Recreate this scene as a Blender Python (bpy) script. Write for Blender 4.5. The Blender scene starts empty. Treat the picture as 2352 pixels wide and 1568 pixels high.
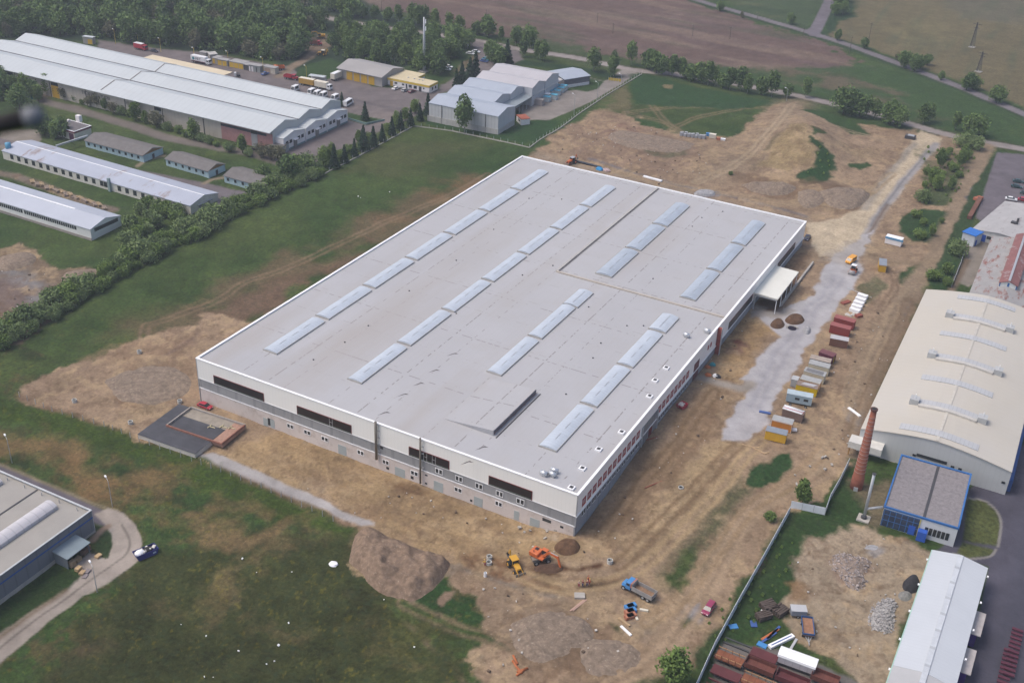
import bpy, bmesh, math, random
import numpy as np
from mathutils import Vector, Matrix

random.seed(7)
S = bpy.context.scene
COL = S.collection

# ------------------------------------------------------------------ camera
YAW, PITCH, ROLL = -0.482, 0.520, 0.043
CAM = np.array([190.33, -186.6, 163.17])
FPX = 2841.55 * 2352 / 2560          # focal length in units of a 2352 px wide picture
CX, CY = 1176.0, 784.0
_f = np.array([math.sin(YAW) * math.cos(PITCH), math.cos(YAW) * math.cos(PITCH), -math.sin(PITCH)])
_r = np.array([math.cos(YAW), -math.sin(YAW), 0.0])
_u = np.cross(_r, _f)
RT = _r * math.cos(ROLL) + _u * math.sin(ROLL)
UP = -_r * math.sin(ROLL) + _u * math.cos(ROLL)
FW = _f
cam = bpy.data.objects.new('camera', bpy.data.cameras.new('camera'))
COL.objects.link(cam)
m = Matrix.Identity(4)
for i in range(3):
    m[i][0], m[i][1], m[i][2], m[i][3] = RT[i], UP[i], -FW[i], CAM[i]
cam.matrix_world = m
cam.data.sensor_width = 36
cam.data.lens = 2841.55 / 2560 * 36
cam.data.clip_start = 0.1
cam.data.clip_end = 9000
cam.data.dof.use_dof = True
cam.data.dof.focus_distance = 300
cam.data.dof.aperture_fstop = 3.2
S.camera = cam

# ------------------------------------------------------------------ sky, sun, exposure
SUN_EL, SUN_AZ = math.radians(60), math.radians(-122)   # azimuth from +Y towards +X
w = bpy.data.worlds.new('World'); S.world = w; w.use_nodes = True
nt = w.node_tree
sky = nt.nodes.new('ShaderNodeTexSky'); sky.sky_type = 'NISHITA'; sky.sun_disc = False
sky.sun_elevation = SUN_EL; sky.sun_rotation = SUN_AZ; sky.air_density = 0.8; sky.dust_density = 4.5; sky.ozone_density = 1.0
bg = nt.nodes['Background']; bg.inputs['Strength'].default_value = 0.15
nt.links.new(sky.outputs[0], bg.inputs[0])
sl = bpy.data.lights.new('sun', 'SUN'); sl.energy = 1.05; sl.angle = math.radians(22); sl.color = (1.0, 0.93, 0.84)
so = bpy.data.objects.new('sun', sl); COL.objects.link(so); so.location = (0, 0, 300)
sd = Vector((math.sin(SUN_AZ) * math.cos(SUN_EL), math.cos(SUN_AZ) * math.cos(SUN_EL), math.sin(SUN_EL)))
so.rotation_euler = (-sd).to_track_quat('-Z', 'Y').to_euler()
S.view_settings.view_transform = 'Standard'
S.view_settings.look = 'None'
S.view_settings.exposure = 0.46
S.view_settings.gamma = 1
S.cycles.max_bounces = 5
S.cycles.diffuse_bounces = 3
S.cycles.volume_bounces = 0
S.cycles.use_denoising = True
HAZE = 0.00022

# ------------------------------------------------------------------ terrain and picture <-> place
def ss(v, a, b):
    t = np.clip((np.asarray(v, float) - a) / (b - a), 0, 1)
    return t * t * (3 - 2 * t)
HILLS = []
def H(x, y):
    x = np.asarray(x, float); y = np.asarray(y, float)
    b = -4.5 + 2.3 * ss(x, 96, 118)
    z = b * (1 - ss(y, 4, 150 - 95 * ss(x, 20, 112)))
    z = z - 2.0 * ss(-y, 18, 70) * (1 - ss(x, 40, 120))
    z = z + 0.3 * ss(x, 108, 118) * ss(y, 30, 60)
    for (hx, hy, a, b, rot, hh) in HILLS:
        dx, dy = x - hx, y - hy
        c, s_ = math.cos(rot), math.sin(rot)
        q = ((dx * c + dy * s_) / a) ** 2 + ((-dx * s_ + dy * c) / b) ** 2
        z = z + hh * np.exp(-q)
    return z
def ray(px, py):
    d = FW + RT * (px - CX) / FPX - UP * (py - CY) / FPX
    return d
def at(px, py, dz=0.0):
    """point on the terrain (dz metres above it) seen at this place of the 2352 px picture"""
    d = ray(px, py); z = 0.0
    for _ in range(40):
        t = (z - CAM[2]) / d[2]
        p = CAM + d * t
        z = 0.5 * z + 0.5 * (float(H(p[0], p[1])) + dz)
    return Vector(p)
def atz(px, py, z):
    d = ray(px, py); t = (z - CAM[2]) / d[2]
    return Vector(CAM + d * t)
def hitp(px, py, p0, n):
    """where the sight line meets the vertical plane through p0 with normal n"""
    d = Vector(ray(px, py)); c = Vector(CAM)
    t = (Vector(p0) - c).dot(n) / d.dot(n)
    return c + d * t
def pj(P):
    d = np.array(P, float) - CAM; z = d @ FW
    return CX + FPX * (d @ RT) / z, CY - FPX * (d @ UP) / z
def T(i, j, x, y):
    """coordinates read in enlargement (column i, row j) -> 2352 px picture"""
    return i * 588.0 + x * 0.25021, j * 392.3 + y * 0.25021
def hgt(b, t):
    """height of something with its foot at b and its top at t"""
    g = at(*b); lo, hi = 0.0, 120.0
    for _ in range(40):
        mm = (lo + hi) / 2
        if pj((g.x, g.y, g.z + mm))[1] > t[1]: lo = mm
        else: hi = mm
    return lo
_h = at(1845, 335); HILLS.append((_h.x, _h.y, 16, 34, 0.35, 8.0))
_h = at(1640, 390); HILLS.append((_h.x, _h.y, 30, 16, 0.3, 1.6))
_h = at(1330, 330); HILLS.append((_h.x, _h.y, 35, 14, 0.5, 1.5))
_h = at(1900, 445); HILLS.append((_h.x, _h.y, 14, 9, 0.3, 2.0))

# ------------------------------------------------------------------ noise for the ground sheet
def _hash(ix, iy, seed):
    n = (ix.astype(np.int64) * 374761393 + iy.astype(np.int64) * 668265263 + seed * 974711) & 0x7fffffff
    n = (n ^ (n >> 13)) * 1274126177 & 0x7fffffff
    return ((n ^ (n >> 16)) & 0xffff) / 65535.0
def vnoise(x, y, seed=0):
    ix = np.floor(x); iy = np.floor(y); fx = x - ix; fy = y - iy
    fx = fx * fx * (3 - 2 * fx); fy = fy * fy * (3 - 2 * fy)
    a = _hash(ix, iy, seed); b = _hash(ix + 1, iy, seed); c = _hash(ix, iy + 1, seed); d = _hash(ix + 1, iy + 1, seed)
    return (a * (1 - fx) + b * fx) * (1 - fy) + (c * (1 - fx) + d * fx) * fy
def fbm(x, y, scale, octv=4, seed=0):
    s, amp, tot = 0, 1.0, 0
    for o in range(octv):
        s = s + amp * vnoise(x / scale * 2 ** o + 17.3 * o, y / scale * 2 ** o - 9.1 * o, seed + o); tot += amp; amp *= 0.55
    return s / tot - 0.5      # about -0.5 .. 0.5

def srgb(r, g, b):
    f = lambda c: (c / 255 / 12.92) if c <= 10 else ((c / 255 + 0.055) / 1.055) ** 2.4
    return (f(r), f(g), f(b))
# ------------------------------------------------------------------ materials
MATS = {}
def mat(name, rgb, rough=0.8, metal=0.0, var=0.12, scale=0.6, bump=0.0, stripes=None, spec=0.3, stain=None, patch=None):
    """procedural paint / metal / masonry: base colour with two scales of mottling, optional ribs, stains and rust patches"""
    if name in MATS: return MATS[name]
    mt = bpy.data.materials.new(name); mt.use_nodes = True; MATS[name] = mt
    n, l = mt.node_tree.nodes, mt.node_tree.links
    b = n['Principled BSDF']; b.inputs['Roughness'].default_value = rough; b.inputs['Metallic'].default_value = metal
    b.inputs['Specular IOR Level'].default_value = spec
    tc = n.new('ShaderNodeTexCoord')
    nz = n.new('ShaderNodeTexNoise'); nz.inputs['Scale'].default_value = scale; nz.inputs['Detail'].default_value = 6; nz.inputs['Roughness'].default_value = 0.65
    l.new(tc.outputs['Object'], nz.inputs['Vector'])
    cr = n.new('ShaderNodeValToRGB')
    cr.color_ramp.elements[0].position = 0.3; cr.color_ramp.elements[1].position = 0.7
    cr.color_ramp.elements[0].color = (*[c * (1 - var) for c in rgb], 1)
    cr.color_ramp.elements[1].color = (*[min(1, c * (1 + var)) for c in rgb], 1)
    l.new(nz.outputs['Fac'], cr.inputs['Fac']); out = cr.outputs['Color']
    def layer(sc, lo, hi, col, vec='Object', stretch=None):
        nonlocal out
        z = n.new('ShaderNodeTexNoise'); z.inputs['Scale'].default_value = sc; z.inputs['Detail'].default_value = 7; z.inputs['Roughness'].default_value = 0.7
        if stretch:
            mp = n.new('ShaderNodeMapping'); mp.inputs['Scale'].default_value = stretch
            l.new(tc.outputs[vec], mp.inputs['Vector']); l.new(mp.outputs[0], z.inputs['Vector'])
        else: l.new(tc.outputs[vec], z.inputs['Vector'])
        r = n.new('ShaderNodeMapRange'); r.inputs[1].default_value = lo; r.inputs[2].default_value = hi
        l.new(z.outputs['Fac'], r.inputs[0])
        mx = n.new('ShaderNodeMix'); mx.data_type = 'RGBA'
        l.new(r.outputs[0], mx.inputs[0]); l.new(out, mx.inputs[6]); mx.inputs[7].default_value = (*col, 1); out = mx.outputs[2]
    if stain: layer(stain[0], stain[1], stain[2], stain[3], stretch=stain[4] if len(stain) > 4 else None)
    if patch: layer(patch[0], patch[1], patch[2], patch[3], stretch=patch[4] if len(patch) > 4 else None)
    if stripes:       # (axis, period m, darkness)
        ax, per, dk = stripes
        sx = n.new('ShaderNodeSeparateXYZ'); l.new(tc.outputs['Object'], sx.inputs[0])
        mu = n.new('ShaderNodeMath'); mu.operation = 'MULTIPLY'; mu.inputs[1].default_value = 1 / per; l.new(sx.outputs[ax], mu.inputs[0])
        fr = n.new('ShaderNodeMath'); fr.operation = 'FRACT'; l.new(mu.outputs[0], fr.inputs[0])
        lt = n.new('ShaderNodeMath'); lt.operation = 'LESS_THAN'; lt.inputs[1].default_value = 0.14; l.new(fr.outputs[0], lt.inputs[0])
        ml = n.new('ShaderNodeMath'); ml.operation = 'MULTIPLY'; ml.inputs[1].default_value = dk; l.new(lt.outputs[0], ml.inputs[0])
        mx = n.new('ShaderNodeMix'); mx.data_type = 'RGBA'; l.new(ml.outputs[0], mx.inputs[0]); l.new(out, mx.inputs[6])
        mx.inputs[7].default_value = (*[c * 0.35 for c in rgb], 1); out = mx.outputs[2]
    l.new(out, b.inputs['Base Color'])
    if bump:
        bp = n.new('ShaderNodeBump'); bp.inputs['Strength'].default_value = bump; bp.inputs['Distance'].default_value = 0.2
        z = n.new('ShaderNodeTexNoise'); z.inputs['Scale'].default_value = scale * 6; z.inputs['Detail'].default_value = 5
        l.new(tc.outputs['Object'], z.inputs['Vector']); l.new(z.outputs['Fac'], bp.inputs['Height']); l.new(bp.outputs[0], b.inputs['Normal'])
    return mt

def ground_material():
    mt = bpy.data.materials.new('ground_cover'); mt.use_nodes = True
    n, l = mt.node_tree.nodes, mt.node_tree.links
    b = n['Principled BSDF']; b.inputs['Roughness'].default_value = 0.95; b.inputs['Specular IOR Level'].default_value = 0.1
    at_ = n.new('ShaderNodeAttribute'); at_.attribute_name = 'cover'
    geo = n.new('ShaderNodeNewGeometry')
    def noise(sc, det=4, ro=0.6):
        z = n.new('ShaderNodeTexNoise'); z.inputs['Scale'].default_value = sc; z.inputs['Detail'].default_value = det; z.inputs['Roughness'].default_value = ro
        l.new(geo.outputs['Position'], z.inputs['Vector']); return z.outputs['Fac']
    def rng(s, a, b_, c, d):
        r = n.new('ShaderNodeMapRange'); r.inputs[1].default_value = a; r.inputs[2].default_value = b_; r.inputs[3].default_value = c; r.inputs[4].default_value = d
        l.new(s, r.inputs[0]); return r.outputs[0]
    def math_(op, a, c):
        m_ = n.new('ShaderNodeMath'); m_.operation = op
        l.new(a, m_.inputs[0])
        if isinstance(c, (int, float)): m_.inputs[1].default_value = c
        else: l.new(c, m_.inputs[1])
        return m_.outputs[0]
    def mix(f, a, c):
        mx = n.new('ShaderNodeMix'); mx.data_type = 'RGBA'; l.new(f, mx.inputs[0]); l.new(a, mx.inputs[6])
        if isinstance(c, tuple): mx.inputs[7].default_value = (*c, 1)
        else: l.new(c, mx.inputs[7])
        return mx.outputs[2]
    base = at_.outputs['Color']; grass = at_.outputs['Alpha']
    n1 = noise(1.1, 6, 0.7); n2 = noise(0.17, 5, 0.65)
    pv = n.new('ShaderNodeAttribute'); pv.attribute_name = 'paved'; unp = math_('SUBTRACT', pv.outputs['Fac'], 1.0); unp = math_('MULTIPLY', unp, -1.0)
    amp = math_('ADD', math_('MULTIPLY', grass, 0.55), math_('MULTIPLY', unp, 0.35)); amp = math_('ADD', amp, 0.12)
    k = math_('MULTIPLY', rng(n1, 0.3, 0.7, -0.5, 0.5), amp); k = math_('ADD', k, 1.0)
    k = math_('MULTIPLY', k, rng(n2, 0.32, 0.68, 0.86, 1.14))
    vm = n.new('ShaderNodeVectorMath'); vm.operation = 'SCALE'; l.new(base, vm.inputs[0]); l.new(k, vm.inputs['Scale'])
    col = vm.outputs[0]
    # dark tussocks in grass, pale stones in bare soil
    tus = math_('MULTIPLY', rng(noise(0.7, 5, 0.7), 0.5, 0.66, 0, 0.7), grass)
    lt = math_('MULTIPLY', rng(noise(0.9, 5, 0.7), 0.55, 0.72, 0, 0.5), grass)
    col = mix(lt, col, (0.085, 0.085, 0.035))
    col = mix(tus, col, (0.03, 0.045, 0.022))
    bare = math_('SUBTRACT', grass, 1.0); bare = math_('MULTIPLY', bare, -1.0); bare = math_('MULTIPLY', bare, unp)
    st = math_('MULTIPLY', rng(noise(2.2, 3, 0.6), 0.66, 0.74, 0, 0.5), bare)
    col = mix(st, col, (0.42, 0.37, 0.31))
    dk = math_('MULTIPLY', rng(noise(0.5, 5, 0.7), 0.56, 0.75, 0, 0.4), bare)
    col = mix(dk, col, (0.09, 0.065, 0.045))
    l.new(col, b.inputs['Base Color'])
    bp = n.new('ShaderNodeBump'); bp.inputs['Strength'].default_value = 0.5; bp.inputs['Distance'].default_value = 0.5
    l.new(n1, bp.inputs['Height']); l.new(bp.outputs[0], b.inputs['Normal'])
    return mt
GROUND_MAT = ground_material()

# ------------------------------------------------------------------ the ground sheet
# a sheet in rings round the foot of the camera: fine where the picture looks, coarse beyond, reaching the horizon
AZ0 = YAW
fine = np.linspace(-0.56, 0.56, 1000)
ang = np.concatenate([np.linspace(-math.pi, -0.58, 40)[:-1], fine, np.linspace(0.58, math.pi, 40)[1:]])
rad = np.concatenate([[4, 25, 50, 75], np.geomspace(90, 900, 860), np.geomspace(930, 6000, 30)])
AA, RR = np.meshgrid(ang, rad)
GX = (CAM[0] + RR * np.sin(AZ0 + AA)).ravel(); GY = (CAM[1] + RR * np.cos(AZ0 + AA)).ravel()
NA, NR = len(ang), len(rad)
GZ = H(GX, GY)
fade = ss(RR.ravel(), 800, 1500)
# colours
n_big = fbm(GX, GY, 60, 4, 3); n_mid = fbm(GX, GY, 14, 4, 5); n_sml = fbm(GX, GY, 3.5, 3, 8)
WX = fbm(GX, GY, 9, 4, 11); WY = fbm(GX, GY, 9, 4, 23); WS = fbm(GX, GY, 2.2, 3, 31)
C3 = lambda *c: np.array(srgb(*c))
G_A, G_B = C3(58, 84, 43), C3(80, 92, 50)
tt = np.clip(0.5 + 1.6 * n_big + 0.9 * n_mid, 0, 1)[:, None]
GC = G_A * (1 - tt) + G_B * tt
GC *= (1 + .55 * (n_mid + n_sml))[:, None]
GW = np.ones(len(GX))          # how much it is grass
GK = np.zeros(len(GX), int)    # which piece of the setting it belongs to
KIND = ['ground', 'bare_ground', 'gravel_road', 'road', 'concrete_road', 'yard', 'ploughed_field', 'crop_field', 'dirt_track', 'asphalt_road', 'footpath']
def gp(pts): return [tuple(at(*p)[:2]) for p in pts]
def sdist(px, py, poly):
    """signed distance (inside negative) of many points to one polygon"""
    ins = np.zeros(len(px), bool); d2 = np.full(len(px), 1e18); k = len(poly)
    for i in range(k):
        (x0, y0), (x1, y1) = poly[i], poly[(i + 1) % k]
        ex, ey = x1 - x0, y1 - y0; L = ex * ex + ey * ey + 1e-9
        t = np.clip(((px - x0) * ex + (py - y0) * ey) / L, 0, 1)
        d2 = np.minimum(d2, (px - x0 - t * ex) ** 2 + (py - y0 - t * ey) ** 2)
        if y0 != y1:
            c = (y0 > py) != (y1 > py)
            ins ^= c & (px < (x1 - x0) * (py - y0) / (y1 - y0) + x0)
    d = np.sqrt(d2); return np.where(ins, -d, d)
def smooth(pts, n=8):
    out = []
    P = [pts[0]] + list(pts) + [pts[-1]]
    for i in range(1, len(P) - 2):
        for j in range(n):
            t = j / n; a, b, c, d = (np.array(q, float) for q in P[i - 1:i + 3])
            out.append(tuple(0.5 * (2 * b + (c - a) * t + (2 * a - 5 * b + 4 * c - d) * t * t + (3 * b - a - 3 * c + d) * t ** 3)))
    return out + [tuple(pts[-1])]
def box_idx(pts, mg):
    a = np.array(pts)
    return np.where((GX > a[:, 0].min() - mg) & (GX < a[:, 0].max() + mg) & (GY > a[:, 1].min() - mg) & (GY < a[:, 1].max() + mg))[0]
def blend(idx, f, col, grass, kind, var=0.12):
    k = 1 + var * 2.6 * (n_mid[idx] + 1.0 * n_sml[idx])
    GC[idx] = GC[idx] * (1 - f[:, None]) + np.array(col) * k[:, None] * f[:, None]
    GW[idx] = GW[idx] * (1 - f) + grass * f
    if kind is not None: GK[idx[f > 0.5]] = KIND.index(kind)
def area(pts, col, grass=0.0, kind=None, edge=1.0, wob=3.0, alpha=1.0, var=0.12, patchy=0.0, world=False):
    """patch of ground cover; edge = softness, wob = raggedness (metres), patchy = how broken up"""
    P = pts if world else gp(pts)
    edge *= 0.55; idx = box_idx(P, edge + wob + 2)
    if not len(idx): return
    d = sdist(GX[idx] + wob * 2 * WX[idx], GY[idx] + wob * 2 * WY[idx], P) + wob * 0.95 * WS[idx]
    f = alpha * np.clip(0.5 - d / (2 * edge), 0, 1)
    if patchy: f = f * np.clip(0.5 + (n_mid[idx] + 0.6 * n_big[idx]) * 4 + (1 - patchy) * 1.2 - 0.6, 0, 1)
    blend(idx, f, C3(*col), grass, kind, var)
def line(pts, width, col, grass=0.0, kind=None, edge=0.4, wob=0.5, alpha=1.0, var=0.1, ruts=None, closed=False):
    P = smooth(pts); P = gp(P)
    idx = box_idx(P, width + wob + 2)
    if not len(idx): return
    px, py = GX[idx] + wob * 2 * WX[idx], GY[idx] + wob * 2 * WY[idx]
    d2 = np.full(len(idx), 1e18)
    for (x0, y0), (x1, y1) in zip(P[:-1], P[1:]):
        ex, ey = x1 - x0, y1 - y0; L = ex * ex + ey * ey + 1e-9
        t = np.clip(((px - x0) * ex + (py - y0) * ey) / L, 0, 1)
        d2 = np.minimum(d2, (px - x0 - t * ex) ** 2 + (py - y0 - t * ey) ** 2)
    d = np.sqrt(d2)
    d = np.abs(d - ruts) - width / 2 if ruts else d - width / 2
    f = alpha * np.clip(0.5 - (d + wob * 0.4 * WS[idx]) / (2 * edge), 0, 1)
    blend(idx, f, C3(*col), grass, kind, var)
DIRT, DIRT_B = (160, 138, 114), (104, 78, 58)
CONC, GRAV, ASPH, GRN = (150, 143, 137), (186, 184, 186), (108, 103, 108), (58, 82, 44)
# --- far fields
area([(700, -60), (1560, -60), (1600, 0), (1760, 62), (1900, 95), (1985, 160), (1940, 190), (1800, 185), (1700, 160), (1560, 150), (1450, 135), (1200, 95), (1050, 60), (900, 25)], (112, 93, 86), 0.25, 'ploughed_field', 4, 12)
a0, a1 = at(1100, 60), at(1500, 140); sdir = math.atan2(a1.y - a0.y, a1.x - a0.x)
for seed, k, c in ((41, 1.0, (112, 94, 90)), (47, 0.9, (138, 120, 106)), (53, 0.55, (74, 88, 62))):
    idx = np.where(GK == 6)[0]
    u = GX[idx] * math.cos(sdir) + GY[idx] * math.sin(sdir); v = -GX[idx] * math.sin(sdir) + GY[idx] * math.cos(sdir)
    q = np.clip((fbm(u / 7, v, 9, 4, seed) * 5 + fbm(u / 3, v, 30, 3, seed + 1) * 4) - (0.5 if seed == 53 else 0.1), 0, 1) * k * 0.8
    blend(idx, q, C3(*c), 0.3 if seed != 53 else 1, None)
area([(1180, 60), (1290, 95), (1450, 150), (1400, 160), (1250, 120)], (72, 86, 58), 1, None, 6, 10, 0.8, patchy=0.4)
area([(1450, 135), (1700, 160), (1985, 150), (2100, 165), (2352, 255), (2352, 340), (2110, 290), (1900, 240), (1700, 200), (1500, 165)], (64, 88, 50), 1, None, 6, 10, 0.9)
for q in ([(1700, 130), (1830, 160), (1930, 170), (2080, 215), (1990, 215), (1800, 190)], [(1985, 215), (2060, 225), (2110, 265), (2060, 270), (1990, 240)], [(2110, 255), (2200, 275), (2190, 290), (2110, 285)], [(1770, 90), (1880, 120), (1960, 150), (1890, 150)]):
    area(q, (112, 97, 82), 0.3, None, 4, 8, 0.75, patchy=0.6)
area([(1975, -60), (2500, -60), (2500, 320), (2352, 245), (2200, 182), (2100, 150), (1990, 105), (1925, 92), (1900, 75), (1930, 52), (1958, 35)], (116, 107, 80), 0.5, 'crop_field', 2, 4)
area([(2000, 60), (2110, 40), (2180, 60), (2200, 120), (2100, 110)], (128, 120, 88), 0.4, None, 8, 10, 0.7, patchy=0.5)
area([(2130, -60), (2400, -60), (2400, 60), (2200, 40)], (104, 102, 88), 0.4, None, 12, 10, 0.6)
a0, a1 = at(2150, 200), at(2230, 40); sdir = math.atan2(a1.y - a0.y, a1.x - a0.x)
idx = np.where(GK == 7)[0]
v = -GX[idx] * math.sin(sdir) + GY[idx] * math.cos(sdir); u = GX[idx] * math.cos(sdir) + GY[idx] * math.sin(sdir)
blend(idx, np.clip(fbm(u / 8, v, 5, 3, 61) * 3, 0, 1) * 0.6, C3(92, 98, 74), 0.6, None)
area([(1600, -60), (1900, -60), (1890, 20), (1862, 66), (1800, 55), (1700, 25)], (74, 90, 62), 1, None, 5, 6, 0.9)
area([(1650, 0), (1760, 10), (1840, 45), (1760, 40)], (110, 108, 78), 0.7, None, 5, 6, 0.5, patchy=0.6)
area([(1915, 20), (1960, -10), (1958, 35), (1925, 55), (1900, 78), (1920, 92), (1990, 108), (1880, 80), (1893, 60)], (50, 72, 48), 1, None, 3, 4)
area([(0, -40), (760, -40), (900, 30), (1060, 85), (1060, 130), (900, 160), (720, 200), (640, 140), (250, 95), (0, 90)], (46, 62, 46), 1, None, 4, 5)
line([(1575, -14), (1600, 2), (1700, 31), (1850, 74), (1950, 107), (2100, 162), (2200, 200), (2352, 262), (2480, 315)], 11, (58, 76, 50), 1, None)
line([(1575, -14), (1600, 0), (1700, 29), (1850, 72), (1950, 104), (2100, 160), (2200, 198), (2352, 262), (2480, 315)], 6, (128, 122, 126), 0, 'asphalt_road', 0.3, 0.2)
line([(1912, -25), (1905, 2), (1893, 30), (1872, 72)], 7, (122, 116, 122), 0, 'asphalt_road', 0.3, 0.2)
area([(1848, 70), (1868, 60), (1882, 64), (1884, 82), (1905, 92), (1860, 82)], (122, 116, 122), 0, 'asphalt_road', 0.3, 0.5)
line([(500, -10), (540, 5), (600, 10)], 6, (150, 144, 136), 0, 'road', 0.4, 0.3)
line([(660, 15), (690, 25), (770, 45), (900, 66), (1060, 88), (1200, 114), (1330, 134), (1450, 160), (1560, 172), (1700, 195), (1850, 224), (2000, 260), (2110, 291), (2200, 315), (2352, 343), (2500, 372)], 10, (78, 80, 58), 1, None, 1.5, 1.5)
line([(660, 15), (690, 25), (770, 45), (900, 66), (1060, 88), (1200, 114), (1330, 134), (1450, 160), (1560, 172), (1700, 195), (1850, 224), (2000, 260), (2110, 291), (2200, 315), (2352, 343), (2500, 372)], 6.4, (158, 150, 146), 0, 'road', 0.4, 0.4)
# --- yards of the upper left
area([(225, 92), (330, 108), (480, 122), (600, 145), (640, 152), (672, 152), (690, 178), (745, 186), (775, 168), (860, 200), (1000, 208), (1050, 172), (1085, 145), (1100, 122), (1070, 108), (1085, 92), (1190, 118), (1200, 138), (1100, 190), (1010, 215), (975, 250), (960, 262), (905, 290), (830, 322), (740, 362), (700, 396), (655, 372), (620, 345), (590, 330), (620, 250), (500, 190), (230, 120)], (124, 116, 116), 0, 'yard', 1.0, 1.5)
area([(760, 215), (900, 235), (960, 250), (880, 290), (800, 250)], (140, 130, 124), 0, None, 5, 6, 0.6, patchy=0.3)
line([(790, 222), (880, 245), (950, 250)], 2, (96, 92, 98), 0, None, 1, 1, 0.6)
line([(640, 175), (680, 150), (720, 122), (730, 100), (705, 90), (690, 75)], 5, (140, 124, 106), 0, 'dirt_track', 1, 1.5)
area([(690, 80), (770, 78), (770, 100), (748, 118), (700, 118)], (132, 116, 100), 0, 'bare_ground', 2, 4, patchy=0.2)
area([(678, 172), (700, 150), (760, 135), (830, 160), (760, 180), (740, 190), (690, 180)], GRN, 1, 'ground', 1, 2)
area([(798, 258), (815, 262), (884, 276), (843, 288), (800, 276)], GRN, 1, 'ground', 0.4, 0.4)
area([(620, 345), (665, 352), (690, 365), (670, 372), (640, 370)], GRN, 1, 'ground', 0.5, 1)
area([(985, 150), (1060, 95), (1090, 110), (1070, 135), (1020, 180), (1005, 205), (985, 200)], GRN, 1, 'ground', 1, 2)
area([(1040, 165), (1085, 128), (1100, 122), (1095, 135), (1060, 165)], (120, 104, 84), 0.3, None, 1, 2, 0.8)
# --- metal hall yard
area([(1188, 250), (1230, 212), (1300, 205), (1345, 176), (1385, 186), (1405, 180), (1418, 166), (1440, 158), (1466, 168), (1440, 185), (1355, 236), (1262, 276), (1212, 276)], CONC, 0, 'yard', 0.5, 0.6)
area([(1298, 208), (1344, 177), (1388, 188), (1372, 205), (1350, 211), (1325, 208)], GRN, 1, 'ground', 0.5, 0.4)
area([(1180, 292), (1210, 277), (1258, 277), (1285, 280), (1240, 320), (1200, 330), (1160, 320), (1100, 310), (975, 285), (990, 265)], (52, 80, 46), 1, 'ground', 1, 2)
area([(1196, 138), (1340, 155), (1430, 178), (1400, 182), (1340, 168), (1260, 155), (1190, 150)], (48, 72, 46), 1, None, 1, 2)
# --- left: roads and yards between the old buildings
line([(30, 215), (110, 235), (170, 250), (290, 285), (400, 320), (560, 350), (640, 372), (700, 396)], 6, (122, 114, 108), 0, 'road', 0.8, 1)
line([(60, 228), (95, 222), (125, 208)], 7, (140, 128, 112), 0, 'bare_ground', 1, 1.5)
area([(0, 300), (80, 295), (98, 318), (90, 335), (0, 345)], (142, 134, 124), 0, 'yard', 0.8, 1.5)
line([(-10, 322), (100, 352), (230, 385), (330, 400), (480, 430), (560, 450), (600, 448)], 5, (122, 114, 116), 0, 'road', 0.5, 0.6)
area([(480, 432), (570, 440), (610, 450), (545, 485), (500, 475), (500, 440)], (118, 112, 116), 0, 'yard', 0.7, 1)
line([(315, 382), (340, 366), (375, 358)], 2, (150, 136, 116), 0, 'footpath', 0.5, 0.4)
line([(468, 422), (490, 412), (520, 408)], 2, (150, 136, 116), 0, 'footpath', 0.5, 0.4)
line([(-10, 396), (40, 408), (110, 430), (190, 462), (260, 482)], 4, (128, 116, 104), 0, 'bare_ground', 1.0, 1.2)
# the rubble tip on the left
area([(-30, 575), (40, 560), (85, 572), (95, 605), (140, 620), (235, 615), (245, 630), (180, 660), (150, 690), (105, 715), (95, 760), (60, 790), (-30, 800)], (122, 106, 88), 0, 'bare_ground', 1.5, 3)
area([(-30, 645), (40, 635), (90, 665), (95, 700), (60, 715), (-30, 710)], (128, 112, 104), 0, None, 1.5, 2.5)
line([(-20, 620), (30, 632), (70, 650), (110, 668), (150, 682)], 5, (132, 130, 130), 0, None, 2, 3, 0.85)
area([(30, 620), (50, 612), (85, 622), (75, 640), (45, 645)], (158, 148, 136), 0, None, 1, 3, 0.6, patchy=0.6)
area([(60, 680), (150, 672), (150, 692), (100, 705)], (140, 138, 138), 0, None, 1, 3, 0.8)
# --- the big field left of the hall: olive and brown patches along its tracks
for q, c, a in (([(280, 740), (520, 640), (700, 560), (880, 470), (1000, 410), (1190, 365), (1180, 400), (900, 560), (700, 660), (450, 800)], (108, 92, 72), 0.8),
                ([(640, 640), (760, 600), (860, 545), (880, 560), (700, 660), (600, 690)], (112, 92, 74), 0.8), ([(960, 430), (1060, 405), (1110, 410), (1060, 450), (990, 465)], (128, 102, 74), 0.8),
                ([(520, 690), (560, 672), (700, 650), (640, 700), (480, 790), (440, 800), (450, 740)], (112, 92, 76), 0.9), ([(880, 500), (930, 490), (960, 500), (880, 520)], (118, 96, 72), 0.8),
                ([(120, 780), (300, 700), (360, 690), (330, 760), (220, 800)], (96, 90, 62), 0.5), ([(900, 330), (1120, 320), (1190, 345), (1000, 400), (760, 400)], (84, 86, 56), 0.6)):
    area(q, c, 0.35, None, 5, 6, a, patchy=0.35)
line([(330, 790), (335, 750), (350, 742), (420, 720), (500, 690), (560, 650), (650, 620), (780, 560), (880, 512), (960, 480), (1050, 440), (1120, 400)], 0.9, (134, 115, 92), 0.1, 'dirt_track', 0.5, 0.8, 0.9, ruts=1.1)
line([(345, 775), (352, 745), (400, 725), (470, 690)], 0.7, (116, 100, 76), 0.2, None, 0.5, 0.8, 0.7, ruts=1.2)
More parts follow.
